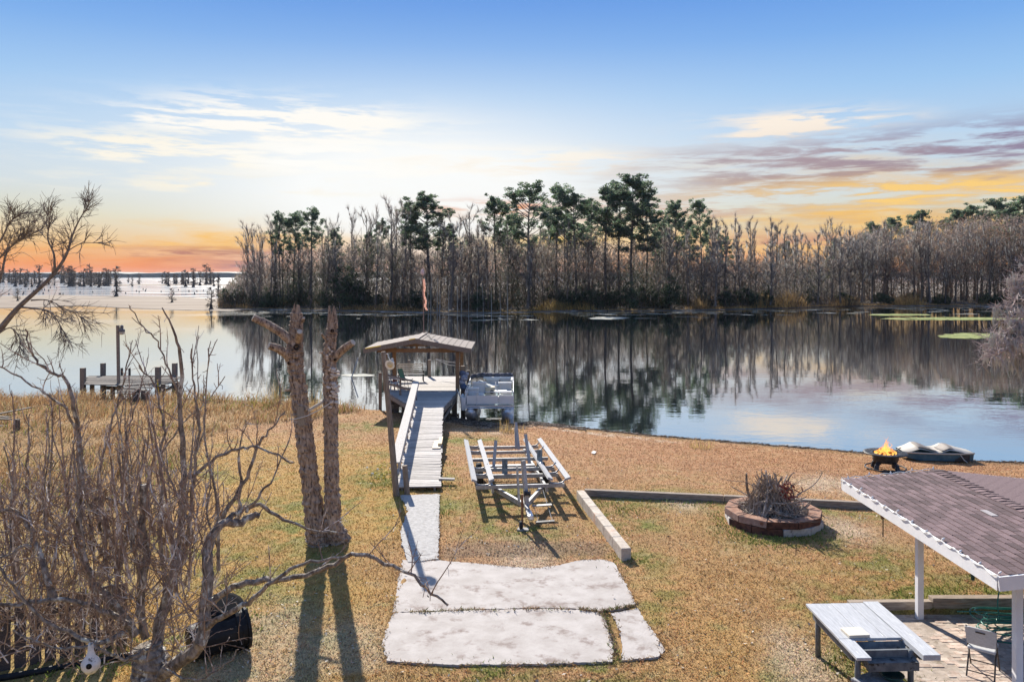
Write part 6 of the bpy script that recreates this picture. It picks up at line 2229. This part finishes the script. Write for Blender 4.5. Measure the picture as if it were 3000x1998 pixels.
# ================================================================== PATIO SHELTER
PZ = .85
m_wpaint = mat('white_paint', (.66, .66, .68), (.74, .74, .75), 3, rough=.6, bump=.002, bscale=30)
shed = thing('patio_shelter', (8.0, 15.7, PZ), 'patio shelter with purple-brown shingle roof, white fascia and white posts', 'shelter')
EX, RX, OX, ZE, ZR, YF, YN = 7.52, 9.62, 11.72, 2.99, 3.21, 18.0, 12.25
SL = (ZR - ZE) / (RX - EX)
g = Geo()
for x0, z0, x1, z1 in ((EX, ZE, RX, ZR), (RX, ZR, OX, ZE)):
    v = [(x0, YN, z0 - .03), (x1, YN, z1 - .03), (x1, YF, z1 - .03), (x0, YF, z0 - .03), (x0, YN, z0 - .01), (x1, YN, z1 - .01), (x1, YF, z1 - .01), (x0, YF, z0 - .01)]
    g.add(v, [(0, 3, 2, 1), (4, 5, 6, 7), (0, 1, 5, 4), (1, 2, 6, 5), (2, 3, 7, 6), (3, 0, 4, 7)])
obj('roof_deck', g, mat('roof_felt', (.05, .045, .05), (.08, .07, .075), 9), shed)
m_shin = mat('asphalt_shingle', (.115, .078, .082), (.17, .12, .122), 40, rough=.95, bump=.004, bscale=120, rnd=.38, c3=(.19, .175, .17), s3=.9, t3=(.66, .76))
NC, EXPO, TAB = 15, (RX - EX) / 15, .305
me = None
count = 0
rest = Geo()
for c in range(NC):
    x0 = EX - .03 + c * EXPO
    off = (c % 2) * TAB / 2 + random.uniform(-.02, .02)
    k = 0
    y_ = YN - .02 - (TAB - off if off else 0)
    while y_ < YF:
        y0, y1 = max(y_, YN - .02), min(y_ + TAB - .008, YF + .02)
        if y1 - y0 > .04:
            lift = random.uniform(0, .006)
            zt = lambda x_: ZE + (x_ - EX) * SL
            xa, xb = x0 + random.uniform(-.008, .008), x0 + EXPO + .03
            v = [(xa, y0, zt(xa) + .001), (xb, y0, zt(xb) - .006), (xb, y1, zt(xb) - .006), (xa, y1, zt(xa) + .001), (xa, y0, zt(xa) + .016 + lift), (xb, y0, zt(xb) + .001), (xb, y1, zt(xb) + .001), (xa, y1, zt(xa) + .016 + lift)]
            ff = [(0, 3, 2, 1), (4, 5, 6, 7), (0, 1, 5, 4), (1, 2, 6, 5), (2, 3, 7, 6), (3, 0, 4, 7)]
            if count < 298:
                cx, cy, cz = (xa + xb) / 2, (y0 + y1) / 2, zt(x0)
                gg = Geo().add(np.array(v) - np.array((cx, cy, cz)), ff)
                obj('shingle', gg, m_shin, shed, loc=(cx, cy, cz))
                count += 1
            else:
                rest.add(v, ff)
        y_ += TAB
for c in range(NC):      # the slope that falls away to the right
    xb = OX + .03 - c * EXPO
    y_ = YN - .02 - (c % 2) * TAB / 2
    while y_ < YF:
        y0, y1 = max(y_, YN - .02), min(y_ + TAB - .008, YF + .02)
        if y1 - y0 > .04:
            zt = lambda x_: ZE + (OX - x_) * SL
            xa = xb - EXPO - .03
            v = [(xa, y0, zt(xa) - .006), (xb, y0, zt(xb) + .001), (xb, y1, zt(xb) + .001), (xa, y1, zt(xa) - .006), (xa, y0, zt(xa) + .001), (xb, y0, zt(xb) + .016), (xb, y1, zt(xb) + .016), (xa, y1, zt(xa) + .001)]
            rest.add(v, [(0, 3, 2, 1), (4, 5, 6, 7), (0, 1, 5, 4), (1, 2, 6, 5), (2, 3, 7, 6), (3, 0, 4, 7)])
        y_ += TAB
tag(obj('shingles', rest, m_shin, shed), kind='stuff')
y_ = YN
k = 0
while y_ < YF:
    g = Geo()
    z_ = ZR + .012
    for s in (-1, 1):
        tip = .012 + random.uniform(0, .012)
        v = [(RX, y_, z_ + tip), (RX + s * .16, y_, z_ - .017 + tip), (RX + s * .16, y_ + .2, z_ - .017), (RX, y_ + .2, z_)]
        v += [(p[0], p[1], p[2] - .008) for p in v]
        g.add(v, [(0, 1, 2, 3), (7, 6, 5, 4), (0, 4, 5, 1), (1, 5, 6, 2), (2, 6, 7, 3), (3, 7, 4, 0)])
    obj('ridge_shingle', g, m_shin, shed)
    y_ += .17
obj('pale_shingle', Geo().beam((8.95, 14.75, ZE + 1.43 * SL + .014), (8.95, 15.12, ZE + 1.43 * SL + .014), .13, .012), mat('pale_shingle', (.30, .28, .28), (.38, .35, .35), 30), shed)
for xx in (EX - .045, OX + .045):
    plank('fascia', (xx, YN, ZE - .115), (xx, YF, ZE - .115), .035, .225, m_wpaint, shed)
for yy in (YN - .04, YF + .04):
    plank('rake_fascia', (EX - .06, yy, ZE - .112), (RX, yy, ZR - .112), .035, .22, m_wpaint, shed)
    plank('rake_fascia', (OX + .06, yy, ZE - .112), (RX, yy, ZR - .112), .035, .22, m_wpaint, shed)
for x_, y_ in ((8.03, 15.7), (8.22, 12.95), (11.2, 15.7), (11.2, 12.95)):
    plank('post', (x_, y_, PZ), (x_, y_, ZE - .1), .115, .115, m_wpaint, shed)
for x_ in (8.1, 11.2):
    plank('beam', (x_, 12.6, ZE - .17), (x_, 17.6, ZE - .17), .09, .19, m_wpaint, shed)
# light string clipped along the edge
L = [(EX - .075 + random.uniform(-.01, .01), y_, ZE + .0 + .028 * math.cos(i * 2.1) + random.uniform(-.012, .012)) for i, y_ in enumerate(np.linspace(YN - .05, YF, 44))]
Lb = [(EX - .05 + (RX - EX) * t, YF + .07, ZE + .02 + (ZR - ZE) * t + .015 * math.cos(t * 40)) for t in np.linspace(0, 1, 14)]
cord = thing('light_string', (EX, YN, ZE), 'white string of small lights clipped along the shelter roof edge', 'light string')
m_cord = mat('white_cord', (.72, .71, .68), (.8, .79, .76), 9, rough=.5)
obj('cord', Geo().tube(smooth_line(L, 3), .009, 5), m_cord, cord)
obj('cord', Geo().tube(smooth_line(Lb, 3), .009, 5), m_cord, cord)
for i in range(0, 44, 4):
    p = np.array(L[i])
    obj('bulb', Geo().lathe([(.001, -.03), (.014, -.02), (.018, .0), (.012, .02), (.008, .035), (.001, .036)], 8, p + (.03, 0, .025), (.8, .2, .5)), m_cord, cord)
for i in range(1, 14, 3):
    obj('bulb', Geo().lathe([(.001, -.03), (.014, -.02), (.018, .0), (.012, .02), (.001, .036)], 8, np.array(Lb[i]) + (0, .02, .02)), m_cord, cord)
# things hanging under the eave
h1 = at(2586, 1500, 17.2)
w1 = thing('wind_chime', h1, 'thin dark wind chime hanging behind the far end of the shelter eave', 'wind chime')
obj('rod', Geo().tube([at(2587, 1505, 17.2), at(2587, 1572, 17.2)], .012, 6), m_pile, w1)
obj('top', Geo().lathe([(.001, -.1), (.035, -.08), (.045, 0), (.03, .1), (.008, .3), (.001, .32)], 10, at(2585, 1508, 17.2)), mat('rusty_metal', (.16, .09, .05), (.26, .16, .1), 9), w1)
h2 = at(2850, 1684, 13.6)
w2 = thing('hanging_feeder', h2, 'dark green slender feeder hanging under the near end of the shelter eave', 'feeder')
obj('tube', Geo().lathe([(.001, -.1), (.03, -.08), (.036, .06), (.03, .16), (.006, .3), (.001, .31)], 10, h2), mat('dark_green_glass', (.015, .05, .045), (.03, .09, .08), 9, rough=.3), w2)

# ---- patio floor of bricks, timbers behind
m_brick = mat('patio_brick', (.42, .31, .25), (.58, .47, .39), 7, rough=.95, bump=.008, bscale=40, rnd=.2, c3=(.50, .44, .38), s3=3.5, t3=(.5, .66))
m_joint = mat('patio_sand', (.30, .245, .20), (.44, .37, .31), 8, rough=1.0, bump=.02, c3=(.2, .16, .12), s3=3, t3=(.55, .7))
patio = tag(obj('patio', Geo().add([(6.5, 11.0, PZ - .006), (12.5, 11.0, PZ - .006), (12.5, 15.98, PZ - .006), (6.9, 15.98, PZ - .006), (6.62, 14.0, PZ - .006)], [(0, 1, 2, 3, 4)]), m_joint), kind='structure')
bk = []
bw, bh = .215, .105
row = 0
y_ = 12.0
while y_ < 15.9:
    x_ = 6.9 - .1 * (row % 2)
    while x_ < 9.3:
        bk.append((x_ + bw / 2 + random.gauss(0, .004), y_ + bh / 2 + random.gauss(0, .004)))
        x_ += bw + .012
    y_ += bh + .012
    row += 1
bk = [b for b in bk if fbm(np.array([b[0] * 1.3 + 3]), np.array([b[1] * 1.3]), 3)[0] < .60 and b[0] > 6.75 + max(0, (13.2 - b[1])) * .3]
vis = sorted(bk, key=lambda b: abs(HX + F * b[0] / b[1] - 2700) * .004 + abs(b[1] - 14.2))
meb = Geo().box((-bw / 2, -bh / 2, -.05), (bw / 2, bh / 2, .0)).mesh('brick')
meb.materials.append(m_brick)
for b in vis[:300]:
    o = bpy.data.objects.new('brick', meb)
    COL.objects.link(o)
    o.location = (b[0], b[1], PZ + random.uniform(-.002, .007))
    o.rotation_euler = (random.gauss(0, .01), random.gauss(0, .01), random.gauss(0, .02))
    o.parent = patio
g = Geo()
for b in vis[300:]:
    g.box((b[0] - bw / 2, b[1] - bh / 2, PZ - .05), (b[0] + bw / 2, b[1] + bh / 2, PZ + .003))
if vis[300:]:
    tag(obj('bricks', g, m_brick, patio), kind='stuff')
ta = [(6.75, 15.98), (8.42, 16.02), (11.8, 16.04)]
tag(plank('timber_edging', (ta[0][0], ta[0][1], PZ + .11), (ta[1][0], ta[1][1], PZ + .11), .16, .24, m_ltimber, None, bevel=.012), 'left mossy timber retaining the lawn behind the patio', 'edging')
tag(plank('timber_edging', (ta[1][0] + .01, ta[1][1] + .02, PZ + .145), (ta[2][0], ta[2][1] + .02, PZ + .145), .2, .3, m_ltimber, None, bevel=.012), 'right, slightly taller timber retaining the lawn behind the patio', 'edging')
m_hose = mat('green_hose', (.02, .13, .10), (.05, .22, .17), 6, rough=.35)
hc = np.array((9.55, 15.2, PZ))
hose = thing('garden_hose', hc, 'tangled green garden hose coiled on the patio by the timber', 'hose')
for k in range(9):
    r0 = random.uniform(.3, .62)
    cx, cy = hc[0] + random.gauss(0, .12), hc[1] + random.gauss(0, .08)
    zz = .05 + k * .035
    tl = random.uniform(-.12, .12)
    P = [(cx + r0 * 1.25 * math.cos(t), cy + r0 * .62 * math.sin(t), hc[2] + max(.02, zz + tl * math.cos(t + k) * r0 + .02 * math.sin(3 * t))) for t in np.linspace(k, k + 6.2832, 33)]
    obj('coil', Geo().tube(P, .0125, 7, cap=False), m_hose, hose, smooth=True)
obj('loop', Geo().tube(smooth_line([hc + (-.3, -.1, .2), hc + (-.28, 0, .55), hc + (-.1, .1, .86), hc + (.35, .1, .95), hc + (.5, .1, .5), hc + (.4, 0, .1)], 6), .0125, 7), m_hose, hose, smooth=True)
obj('loop', Geo().tube(smooth_line([hc + (-1.05, .0, .35), hc + (-.5, .05, .32), hc + (.2, .05, .26), hc + (.7, 0, .22)], 6), .0125, 7), m_hose, hose, smooth=True)
obj('loop', Geo().tube(smooth_line([hc + (-.75, -.1, .12), hc + (-.8, -.35, .02), hc + (-.3, -.62, .02), hc + (.4, -.6, .02)], 6), .0125, 7), m_hose, hose, smooth=True)

# ---- fish-cleaning table
TZ = 1.0 + .86
m_tab = mat('grey_table_paint', (.34, .35, .37), (.46, .47, .49), 4, stretch=(1, 9, 9), rough=.7, bump=.003, rnd=.07, c3=(.60, .60, .60), s3=2.2, t3=(.66, .72))
m_leg = mat('dark_grey_leg', (.09, .10, .11), (.16, .17, .18), 9, rough=.6)
A, B, C, D = on(2360, 1768, TZ), on(2572, 1764, TZ), on(2757, 1922, TZ), on(2546, 1938, TZ)
table = thing('cleaning_table', ((A + C) / 2)[:2].tolist() + [1.0], 'grey painted wooden fish-cleaning table with a sunken tray beside the patio', 'table')
u_ = unit((C - B))
cross = unit(B - A)
LEN = float(np.linalg.norm(C - B))
Wd = float(np.linalg.norm(B - A))
edges = [0, .36, .72, 1.0]
xs_ = [0, Wd * .34, Wd * .60, Wd * .79, Wd]
near = [LEN * 1.0, LEN * .68, LEN * .68, LEN * 1.0]
for i in range(4):
    c0 = A + cross * (xs_[i] + xs_[i + 1]) / 2 + (0, 0, -.02)
    w = xs_[i + 1] - xs_[i] - .008
    if i == 0:
        # wide left board, notched for the tray
        w2 = w * .52
        plank('top_board', c0, c0 + u_ * near[1], w, .045, m_tab, table, bevel=.006)
        c1 = A + cross * (w2 / 2) + (0, 0, -.02)
        plank('top_board', c1 + u_ * (near[1] + .002), c1 + u_ * near[0], w2, .045, m_tab, table, bevel=.006)
    else:
        plank('top_board', c0, c0 + u_ * near[i], w, .045 if i < 3 else .085, m_tab, table, bevel=.006)
ap = A + (0, 0, -.13) + cross * .1 + u_ * .1
for s0, s1 in (((.1, .12), (Wd - .1, .12)), ((.1, LEN - .35), (Wd - .2, LEN - .35)), ((.1, .12), (.1, LEN - .35)), ((Wd - .12, .12), (Wd - .12, LEN - .35))):
    p = A + cross * s0[0] + u_ * s0[1] + (0, 0, -.13)
    q = A + cross * s1[0] + u_ * s1[1] + (0, 0, -.13)
    plank('apron', p, q, .04, .17, m_leg, table)
for a_, l_ in ((.16, .15), (Wd - .2, .15), (.16, LEN - .32), (Wd - .3, LEN - .32)):
    p = A + cross * a_ + u_ * l_
    gz_ = float(yard_z(p[0], p[1]))
    obj('leg', Geo().tube([(p[0], p[1], gz_ - .03), (p[0], p[1], TZ - .05)], .045, 12), m_leg, table, smooth=True)
# tray set low between the boards
t0 = A + cross * (Wd * .18) + u_ * (LEN * .68)
t1 = A + cross * (Wd * .79) + u_ * (LEN * .68)
t2, t3_ = t1 + u_ * .52, t0 + u_ * .52
tr_ = Geo()
z1, z2 = -.05, -.16
v = [t0 + (0, 0, z1), t1 + (0, 0, z1), t2 + (0, 0, z1 - .09), t3_ + (0, 0, z1 - .09)]
inn = [t0 + cross * .06 + u_ * .06 + (0, 0, z2), t1 - cross * .06 + u_ * .06 + (0, 0, z2), t2 - cross * .06 - u_ * .04 + (0, 0, z2), t3_ + cross * .06 - u_ * .04 + (0, 0, z2)]
bot = [p + np.array((0, 0, -.13)) for p in v]
tr_.add(np.array(v + inn + bot), [(0, 1, 5, 4), (1, 2, 6, 5), (2, 3, 7, 6), (3, 0, 4, 7), (4, 5, 6, 7), (0, 8, 9, 1), (1, 9, 10, 2), (2, 10, 11, 3), (3, 11, 8, 0), (8, 11, 10, 9)])
obj('tray', tr_, mat('tray_plastic', (.07, .08, .09), (.15, .16, .17), 8, rough=.6, c3=(.02, .02, .02), s3=6, t3=(.55, .65)), table)
bd = on(2505, 1848, TZ + .05)
board = Geo().box((-.17, -.145, 0), (.17, .145, .045))
o = tag(obj('cutting_board', board, mat('pale_board', (.58, .52, .42), (.68, .62, .52), 6, stretch=(1, 8, 8)), None, loc=(bd[0], bd[1], TZ + .005), rot=(0, 0, math.atan2(u_[0], -u_[1]) * -1 + .1), bevel=.006), 'pale wooden cutting board lying on the grey table', 'cutting board')
# carved planter, basin and stakes under the table
cp = gnd(2510, 1990)
cp = np.array((A + cross * .45 + u_ * (LEN * .88)))
cpz = float(yard_z(cp[0], cp[1]))
pl_ = thing('stone_planter', (cp[0], cp[1], cpz), 'grey carved stone planter standing under the table', 'planter')
m_stone = mat('grey_stone', (.20, .20, .21), (.34, .34, .35), 12, rough=.9, bump=.02, bscale=16)
c0 = np.array((cp[0], cp[1], cpz))
obj('body', Geo().box((-.3, -.22, 0), (.3, .22, .34)), m_stone, pl_, loc=c0, rot=(0, 0, .5), bevel=.03)
obj('rim', Geo().box((-.33, -.25, .341), (.33, .25, .40)), m_stone, pl_, loc=c0, rot=(0, 0, .5), bevel=.02)
for k in range(5):
    a = .5
    cx = -.24 + .12 * k
    p = c0 + np.array((math.cos(a) * cx + math.sin(a) * .235, math.sin(a) * cx - math.cos(a) * .235, .18))
    tt = np.linspace(0, 9.5, 26)
    P = [p + np.array((math.cos(a) * r * math.cos(q), math.sin(a) * r * math.cos(q), r * math.sin(q) * 1.3)) for q, r in zip(tt, .052 - .0045 * tt)]
    obj('scroll', Geo().tube(P, .010, 5), m_stone, pl_)
bs = c0 + (.22, .02, .40)
tag(obj('dark_basin', Geo().lathe([(.001, .01), (.12, .01), (.17, .07), (.175, .08), (.165, .08), (.115, .025), (.001, .022)], 18, bs), MATS['dark_green_glass'], smooth=True), 'dark glossy basin resting on the stone planter under the table', 'basin')
s1 = on(2585, 1975, 1.15)
tag(plank('white_stake', (s1[0], s1[1], .9), (s1[0] - .05, s1[1] + .05, 1.42), .10, .04, m_wpaint, None), 'short white painted stake under the table', 'stake')
s2 = on(2622, 1985, 1.2)
tag(obj('standpipe', Geo().tube([(s2[0], s2[1], .9), (s2[0], s2[1], 1.28)], .018, 8).lathe([(.001, .04), (.035, .03), (.035, -.03), (.001, -.04)], 10, (s2[0], s2[1], 1.30)), mat('pvc_cream', (.55, .52, .45), (.62, .6, .53), 6)), 'thin cream standpipe with a cap under the table', 'pipe')

# ---- folding chair
ch0 = on(2862, 1962, PZ)
yawc = R(62)
CYAW = R(-38)
T = frame_of((7.91, 13.42, PZ + .006), CYAW)
# local frame: x along the chair's width (left back foot to right back foot), y toward its front
chair = thing('folding_chair', T(0, 0, 0), 'grey plastic folding chair with dark legs on the brick patio', 'chair')
m_cgrey = mat('grey_chair_plastic', (.42, .43, .45), (.50, .51, .53), 30, rough=.7, bump=.002)
m_cleg = mat('brown_chair_leg', (.055, .045, .04), (.09, .075, .065), 9, rough=.45, metal=.4)
W2 = .215
for s in (-1, 1):
    obj('front_leg', Geo().tube([T(s * W2, -.09, .84), T(s * W2, -.02, .62), T(s * W2, .42, .0)], .0135, 8), m_cleg, chair)
    obj('back_leg', Geo().tube([T(s * W2 * .92, .22, .46), T(s * W2 * .92, .05, .3), T(s * W2 * .95, -.12, 0)], .0135, 8), m_cleg, chair)
obj('stretcher', Geo().tube([T(-W2, .35, .1), T(W2, .35, .1)], .009, 6), m_cleg, chair)
obj('stretcher', Geo().tube([T(-W2 * .95, -.07, .08), T(W2 * .95, -.07, .08)], .009, 6), m_cleg, chair)
g = Geo()
v, f = [], []
for i in range(9):
    for j in range(6):
        a, b = -1 + 2 * i / 8, j / 5
        wd = W2 + .02 - .02 * (1 - b)
        v.append(T(a * wd, -.015 - .09 * b - .035 * (1 - a * a), .52 + .32 * b + (-.02 * abs(a) ** 4 if j == 5 else 0)))
n_ = len(v)
th = T(0, .022, .006) - T(0, 0, 0)
v += [p + th for p in v]
for i in range(8):
    for j in range(5):
        a = i * 6 + j
        f.append((a, a + 1, a + 7, a + 6))
        f.append((n_ + a, n_ + a + 6, n_ + a + 7, n_ + a + 1))
for i in range(8):
    for j in (0, 5):
        a = i * 6 + j
        f.append((a, a + 6, n_ + a + 6, n_ + a))
for j in range(5):
    for i in (0, 8):
        a = i * 6 + j
        f.append((a, n_ + a, n_ + a + 1, a + 1))
obj('backrest', Geo().add(v, f), m_cgrey, chair)
obj('backrest_grip', Geo().beam(T(-.07, -.121, .775), T(.07, -.121, .775), .03, .018, T(0, 0, 1) - T(0, 0, 0)), m_cleg, chair)
st = obj('seat', Geo().box((-.21, -.2, -.025), (.21, .2, .025)), m_cgrey, chair, bevel=.02)
st.matrix_basis = Matrix.Translation(Vector(T(0, .18, .45))) @ Matrix.Rotation(CYAW, 4, 'Z') @ Matrix.Rotation(.05, 4, 'X')

# ================================================================== LEFT SIDE
# ---- picket fence behind the tree
m_pick = mat('dark_pickets', (.06, .045, .04), (.12, .095, .085), 5, stretch=(12, 12, 1), rough=.95, rnd=.2)
fa, fb = np.array((-9.4, 12.7, 0)), np.array((-6.95, 14.2, 0))
fence = thing('picket_fence', (fa[0], fa[1], 1.0), 'low dark wooden picket fence behind the big leafless tree', 'fence')
fd = unit(fb - fa)
npk = 14
for i in range(npk):
    p = fa + (fb - fa) * i / (npk - 1)
    zz = float(gz(p[0], p[1]))
    plank('picket', (p[0], p[1], zz - .02), (p[0] + random.gauss(0, .01), p[1], zz + 1.12 + random.gauss(0, .02)), .17, .02, m_pick, fence, up=(fd[1], -fd[0], 0))
for h_ in (.3, .85):
    plank('fence_rail', (fa[0], fa[1] + .05, 1.0 + h_), (fb[0], fb[1] + .05, 1.0 + h_), .04, .09, m_pick, fence)

# ---- black bin tipped on its side
tc = gnd(655, 1925)
tb_ = thing('black_bin', tc, 'black plastic bin tipped on its side under the big leafless tree', 'bin')
axb = unit((.72, .5, .06))
cb = np.array((tc[0] - .1, tc[1] + .2, tc[2] + .33))
m_bin = mat('black_plastic', (.010, .011, .013), (.02, .022, .026), 6, rough=.5, spec=.15)
obj('body', Geo().lathe([(.27, -.55), (.285, -.5), (.34, .36), (.375, .37), (.38, .42), (.35, .425), (.33, .38), (.26, -.48), (.001, -.5)], 26, cb, axb), m_bin, tb_, smooth=False)
obj('rim_band', Geo().lathe([(.36, .2), (.372, .21), (.372, .26), (.36, .27)], 26, cb, axb), m_bin, tb_)
obj('bottom', Geo().lathe([(.268, -.553), (.24, -.565), (.001, -.565)], 26, cb, axb), m_bin, tb_)
ld_ = cb + axb * .12 + np.array((-.1, .1, .42))
obj('lid', Geo().lathe([(.001, .04), (.25, .03), (.33, 0), (.34, -.05), (.32, -.05), (.30, -.01), (.001, 0)], 26, ld_, unit((.25, -.25, .9))), mat('black_lid', (.008, .009, .011), (.014, .015, .018), 6, rough=.9, spec=.03), tb_)
# ---- drain pipe on the ground
pp = [gnd(-80, 2010), gnd(120, 1975), gnd(260, 1948), gnd(370, 1930), gnd(450, 1926)]
tag(obj('drain_pipe', Geo().tube(smooth_line([p + (0, 0, .06) for p in pp], 6), .052, 12), m_bin, smooth=True), 'black drain pipe lying along the foot of the fence', 'pipe')

# ---- broken old pier on the left
m_oldp = mat('old_pier_planks', (.13, .115, .10), (.26, .235, .21), 5, stretch=(1, 14, 14), rough=.95, rnd=.25)
old = thing('old_pier', (*on(380, 1150, 0)[:2], 0), 'broken grey wooden pier on the left shore', 'pier')
DZ2 = .95
for i in range(15):
    t = i / 14
    py0 = 1104 + 22 * t
    sag = -.0 if i < 9 else -.03 * (i - 8)
    a, b = on(252 + random.uniform(-8, 8), py0, DZ2), on(520 + random.uniform(-10, 10) - (35 if i > 10 else 0), py0 - 2, DZ2)
    plank('plank', a + (0, 0, random.gauss(0, .02)), b + (0, 0, sag + random.gauss(0, .02)), .2, .05, m_oldp, old, roll=random.gauss(0, .06))
for i in range(7):
    t = i / 6
    a, b = on(375 - 6 * i, 1128 + 4 * i, DZ2 - .1 * t), on(480 - 12 * i, 1118 + 6 * i, DZ2 - .05 - .12 * t)
    plank('plank', a, b, .2, .05, m_oldp, old, roll=random.gauss(0, .1))
for px, t_, Y, w in [(243, 1078, 49.5, .26), (302, 1064, 53.5, .26), (463, 1075, 49.8, .28), (512, 1064, 53.0, .28)]:
    a = at(px, t_, Y)
    plank('pile', (a[0], a[1], -1), a, w, w, m_timber, old)
for px, t_, Y, w in [(357, 1078, 54.0, .12), (380, 1079, 54.2, .10), (402, 1140, 46.5, .2), (420, 1142, 46.4, .2), (478, 1125, 48, .2), (270, 1128, 50, .2), (330, 1132, 50, .2), (395, 1146, 45.6, .18), (430, 1150, 45.4, .18), (515, 1120, 50, .25)]:
    a = at(px, t_, Y)
    plank('pile', (a[0], a[1], -1), a, w, w, m_pile, old)
for (ax_, ay_), (bx_, by_), zz in (((255, 1122), (520, 1118), DZ2 - .15), ((260, 1106), (520, 1104), DZ2 - .15), ((300, 1135), (400, 1140), .55)):
    plank('joist', on(ax_, ay_, zz), on(bx_, by_, zz), .1, .22, m_pile, old)
plank('fallen_beam', on(455, 1160, .15), on(520, 1125, .7), .12, .16, m_oldp, old)
yb = [on(465, 1155, .3), at(461, 1112, on(465, 1155, .3)[1])]
tag(obj('yellow_pole', Geo().tube(yb, .035, 7), m_yel), 'bright yellow pole leaning on the broken pier', 'pole')
lp = on(348, 1122, DZ2)
lamp = thing('pier_lamp', lp, 'grey lamp post with a small lantern head on the broken pier', 'lamp')
lt = at(345, 953, lp[1])
plank('post', (lp[0], lp[1], .3), lt, .15, .15, m_timber, lamp)
lh = at(357, 966, lp[1])
obj('head', Geo().lathe([(.16, -.14), (.19, -.1), (.17, .04), (.10, .06), (.09, .16), (.12, .2), (.05, .28), (.001, .3)], 12, lh), mat('lamp_grey', (.10, .1, .11), (.2, .2, .21), 9), lamp)
obj('glass', Geo().lathe([(.155, -.13), (.16, -.24), (.10, -.30), (.001, -.31)], 12, lh), mat('lamp_glass', (.5, .45, .36), (.6, .55, .46), 9, rough=.3), lamp)
obj('arm', Geo().tube([at(346, 962, lp[1]), lh + (-.05, 0, .1)], .03, 6), m_pile, lamp)
# old planks in the grass at the far left
op = gnd(20, 1250)
pile_ = thing('plank_heap', op, 'few dark old planks lying in the tall grass at the left edge', 'planks')
for k, (x0, y0, x1, y1, z_) in enumerate([(-20, 1238, 28, 1242, .3), (-20, 1246, 30, 1248, .3), (-20, 1228, 90, 1205, .2), (-10, 1256, 25, 1256, .12)]):
    plank('plank', gnd(x0, y0) + (0, 0, z_), gnd(x1, y1) + (0, 0, z_), .2, .05, m_pile, pile_)
plank('stub', gnd(49, 1262) - (0, 0, .1), gnd(49, 1262) + (0, 0, .5), .18, .18, m_pile, pile_)
# flowers at the foot of the light pole
g = Geo()
for k in range(26):
    p = gnd(1120 + random.gauss(0, 22), 1398 + random.gauss(0, 14)) + np.array((0, 0, random.uniform(.08, .22)))
    g.lathe([(.001, .02), (.035, .012), (.04, 0), (.001, -.01)], 6, p, (random.gauss(0, .5), -.6, 1), (.75, .60, .06) if k % 3 else (.75, .74, .68))
tag(obj('daffodils', g, mat('petals', (1, 1, 1), attr=True, rough=.6, trans=.3)), 'clump of yellow and white daffodils at the foot of the light pole', 'flowers', kind='stuff')

# ================================================================== AIR
hz = bpy.data.materials.new('air')
hz.use_nodes = True
t = NT(hz.node_tree)
out = t.n('ShaderNodeOutputMaterial')
pv = t.n('ShaderNodeVolumePrincipled')
pv.inputs['Color'].default_value = (.68, .80, 1.0, 1)
pv.inputs['Density'].default_value = .00003
pv.inputs['Anisotropy'].default_value = .2
t.link(pv.outputs[0], out.inputs['Volume'])
tag(obj('haze', Geo().box((-4300, -80, -2.3), (4300, 4300, 36)), hz), 'thin blue air over the lake', 'haze', kind='stuff')

for o in list(bpy.data.objects):
    if 'world_parts' in o:
        del o['world_parts']
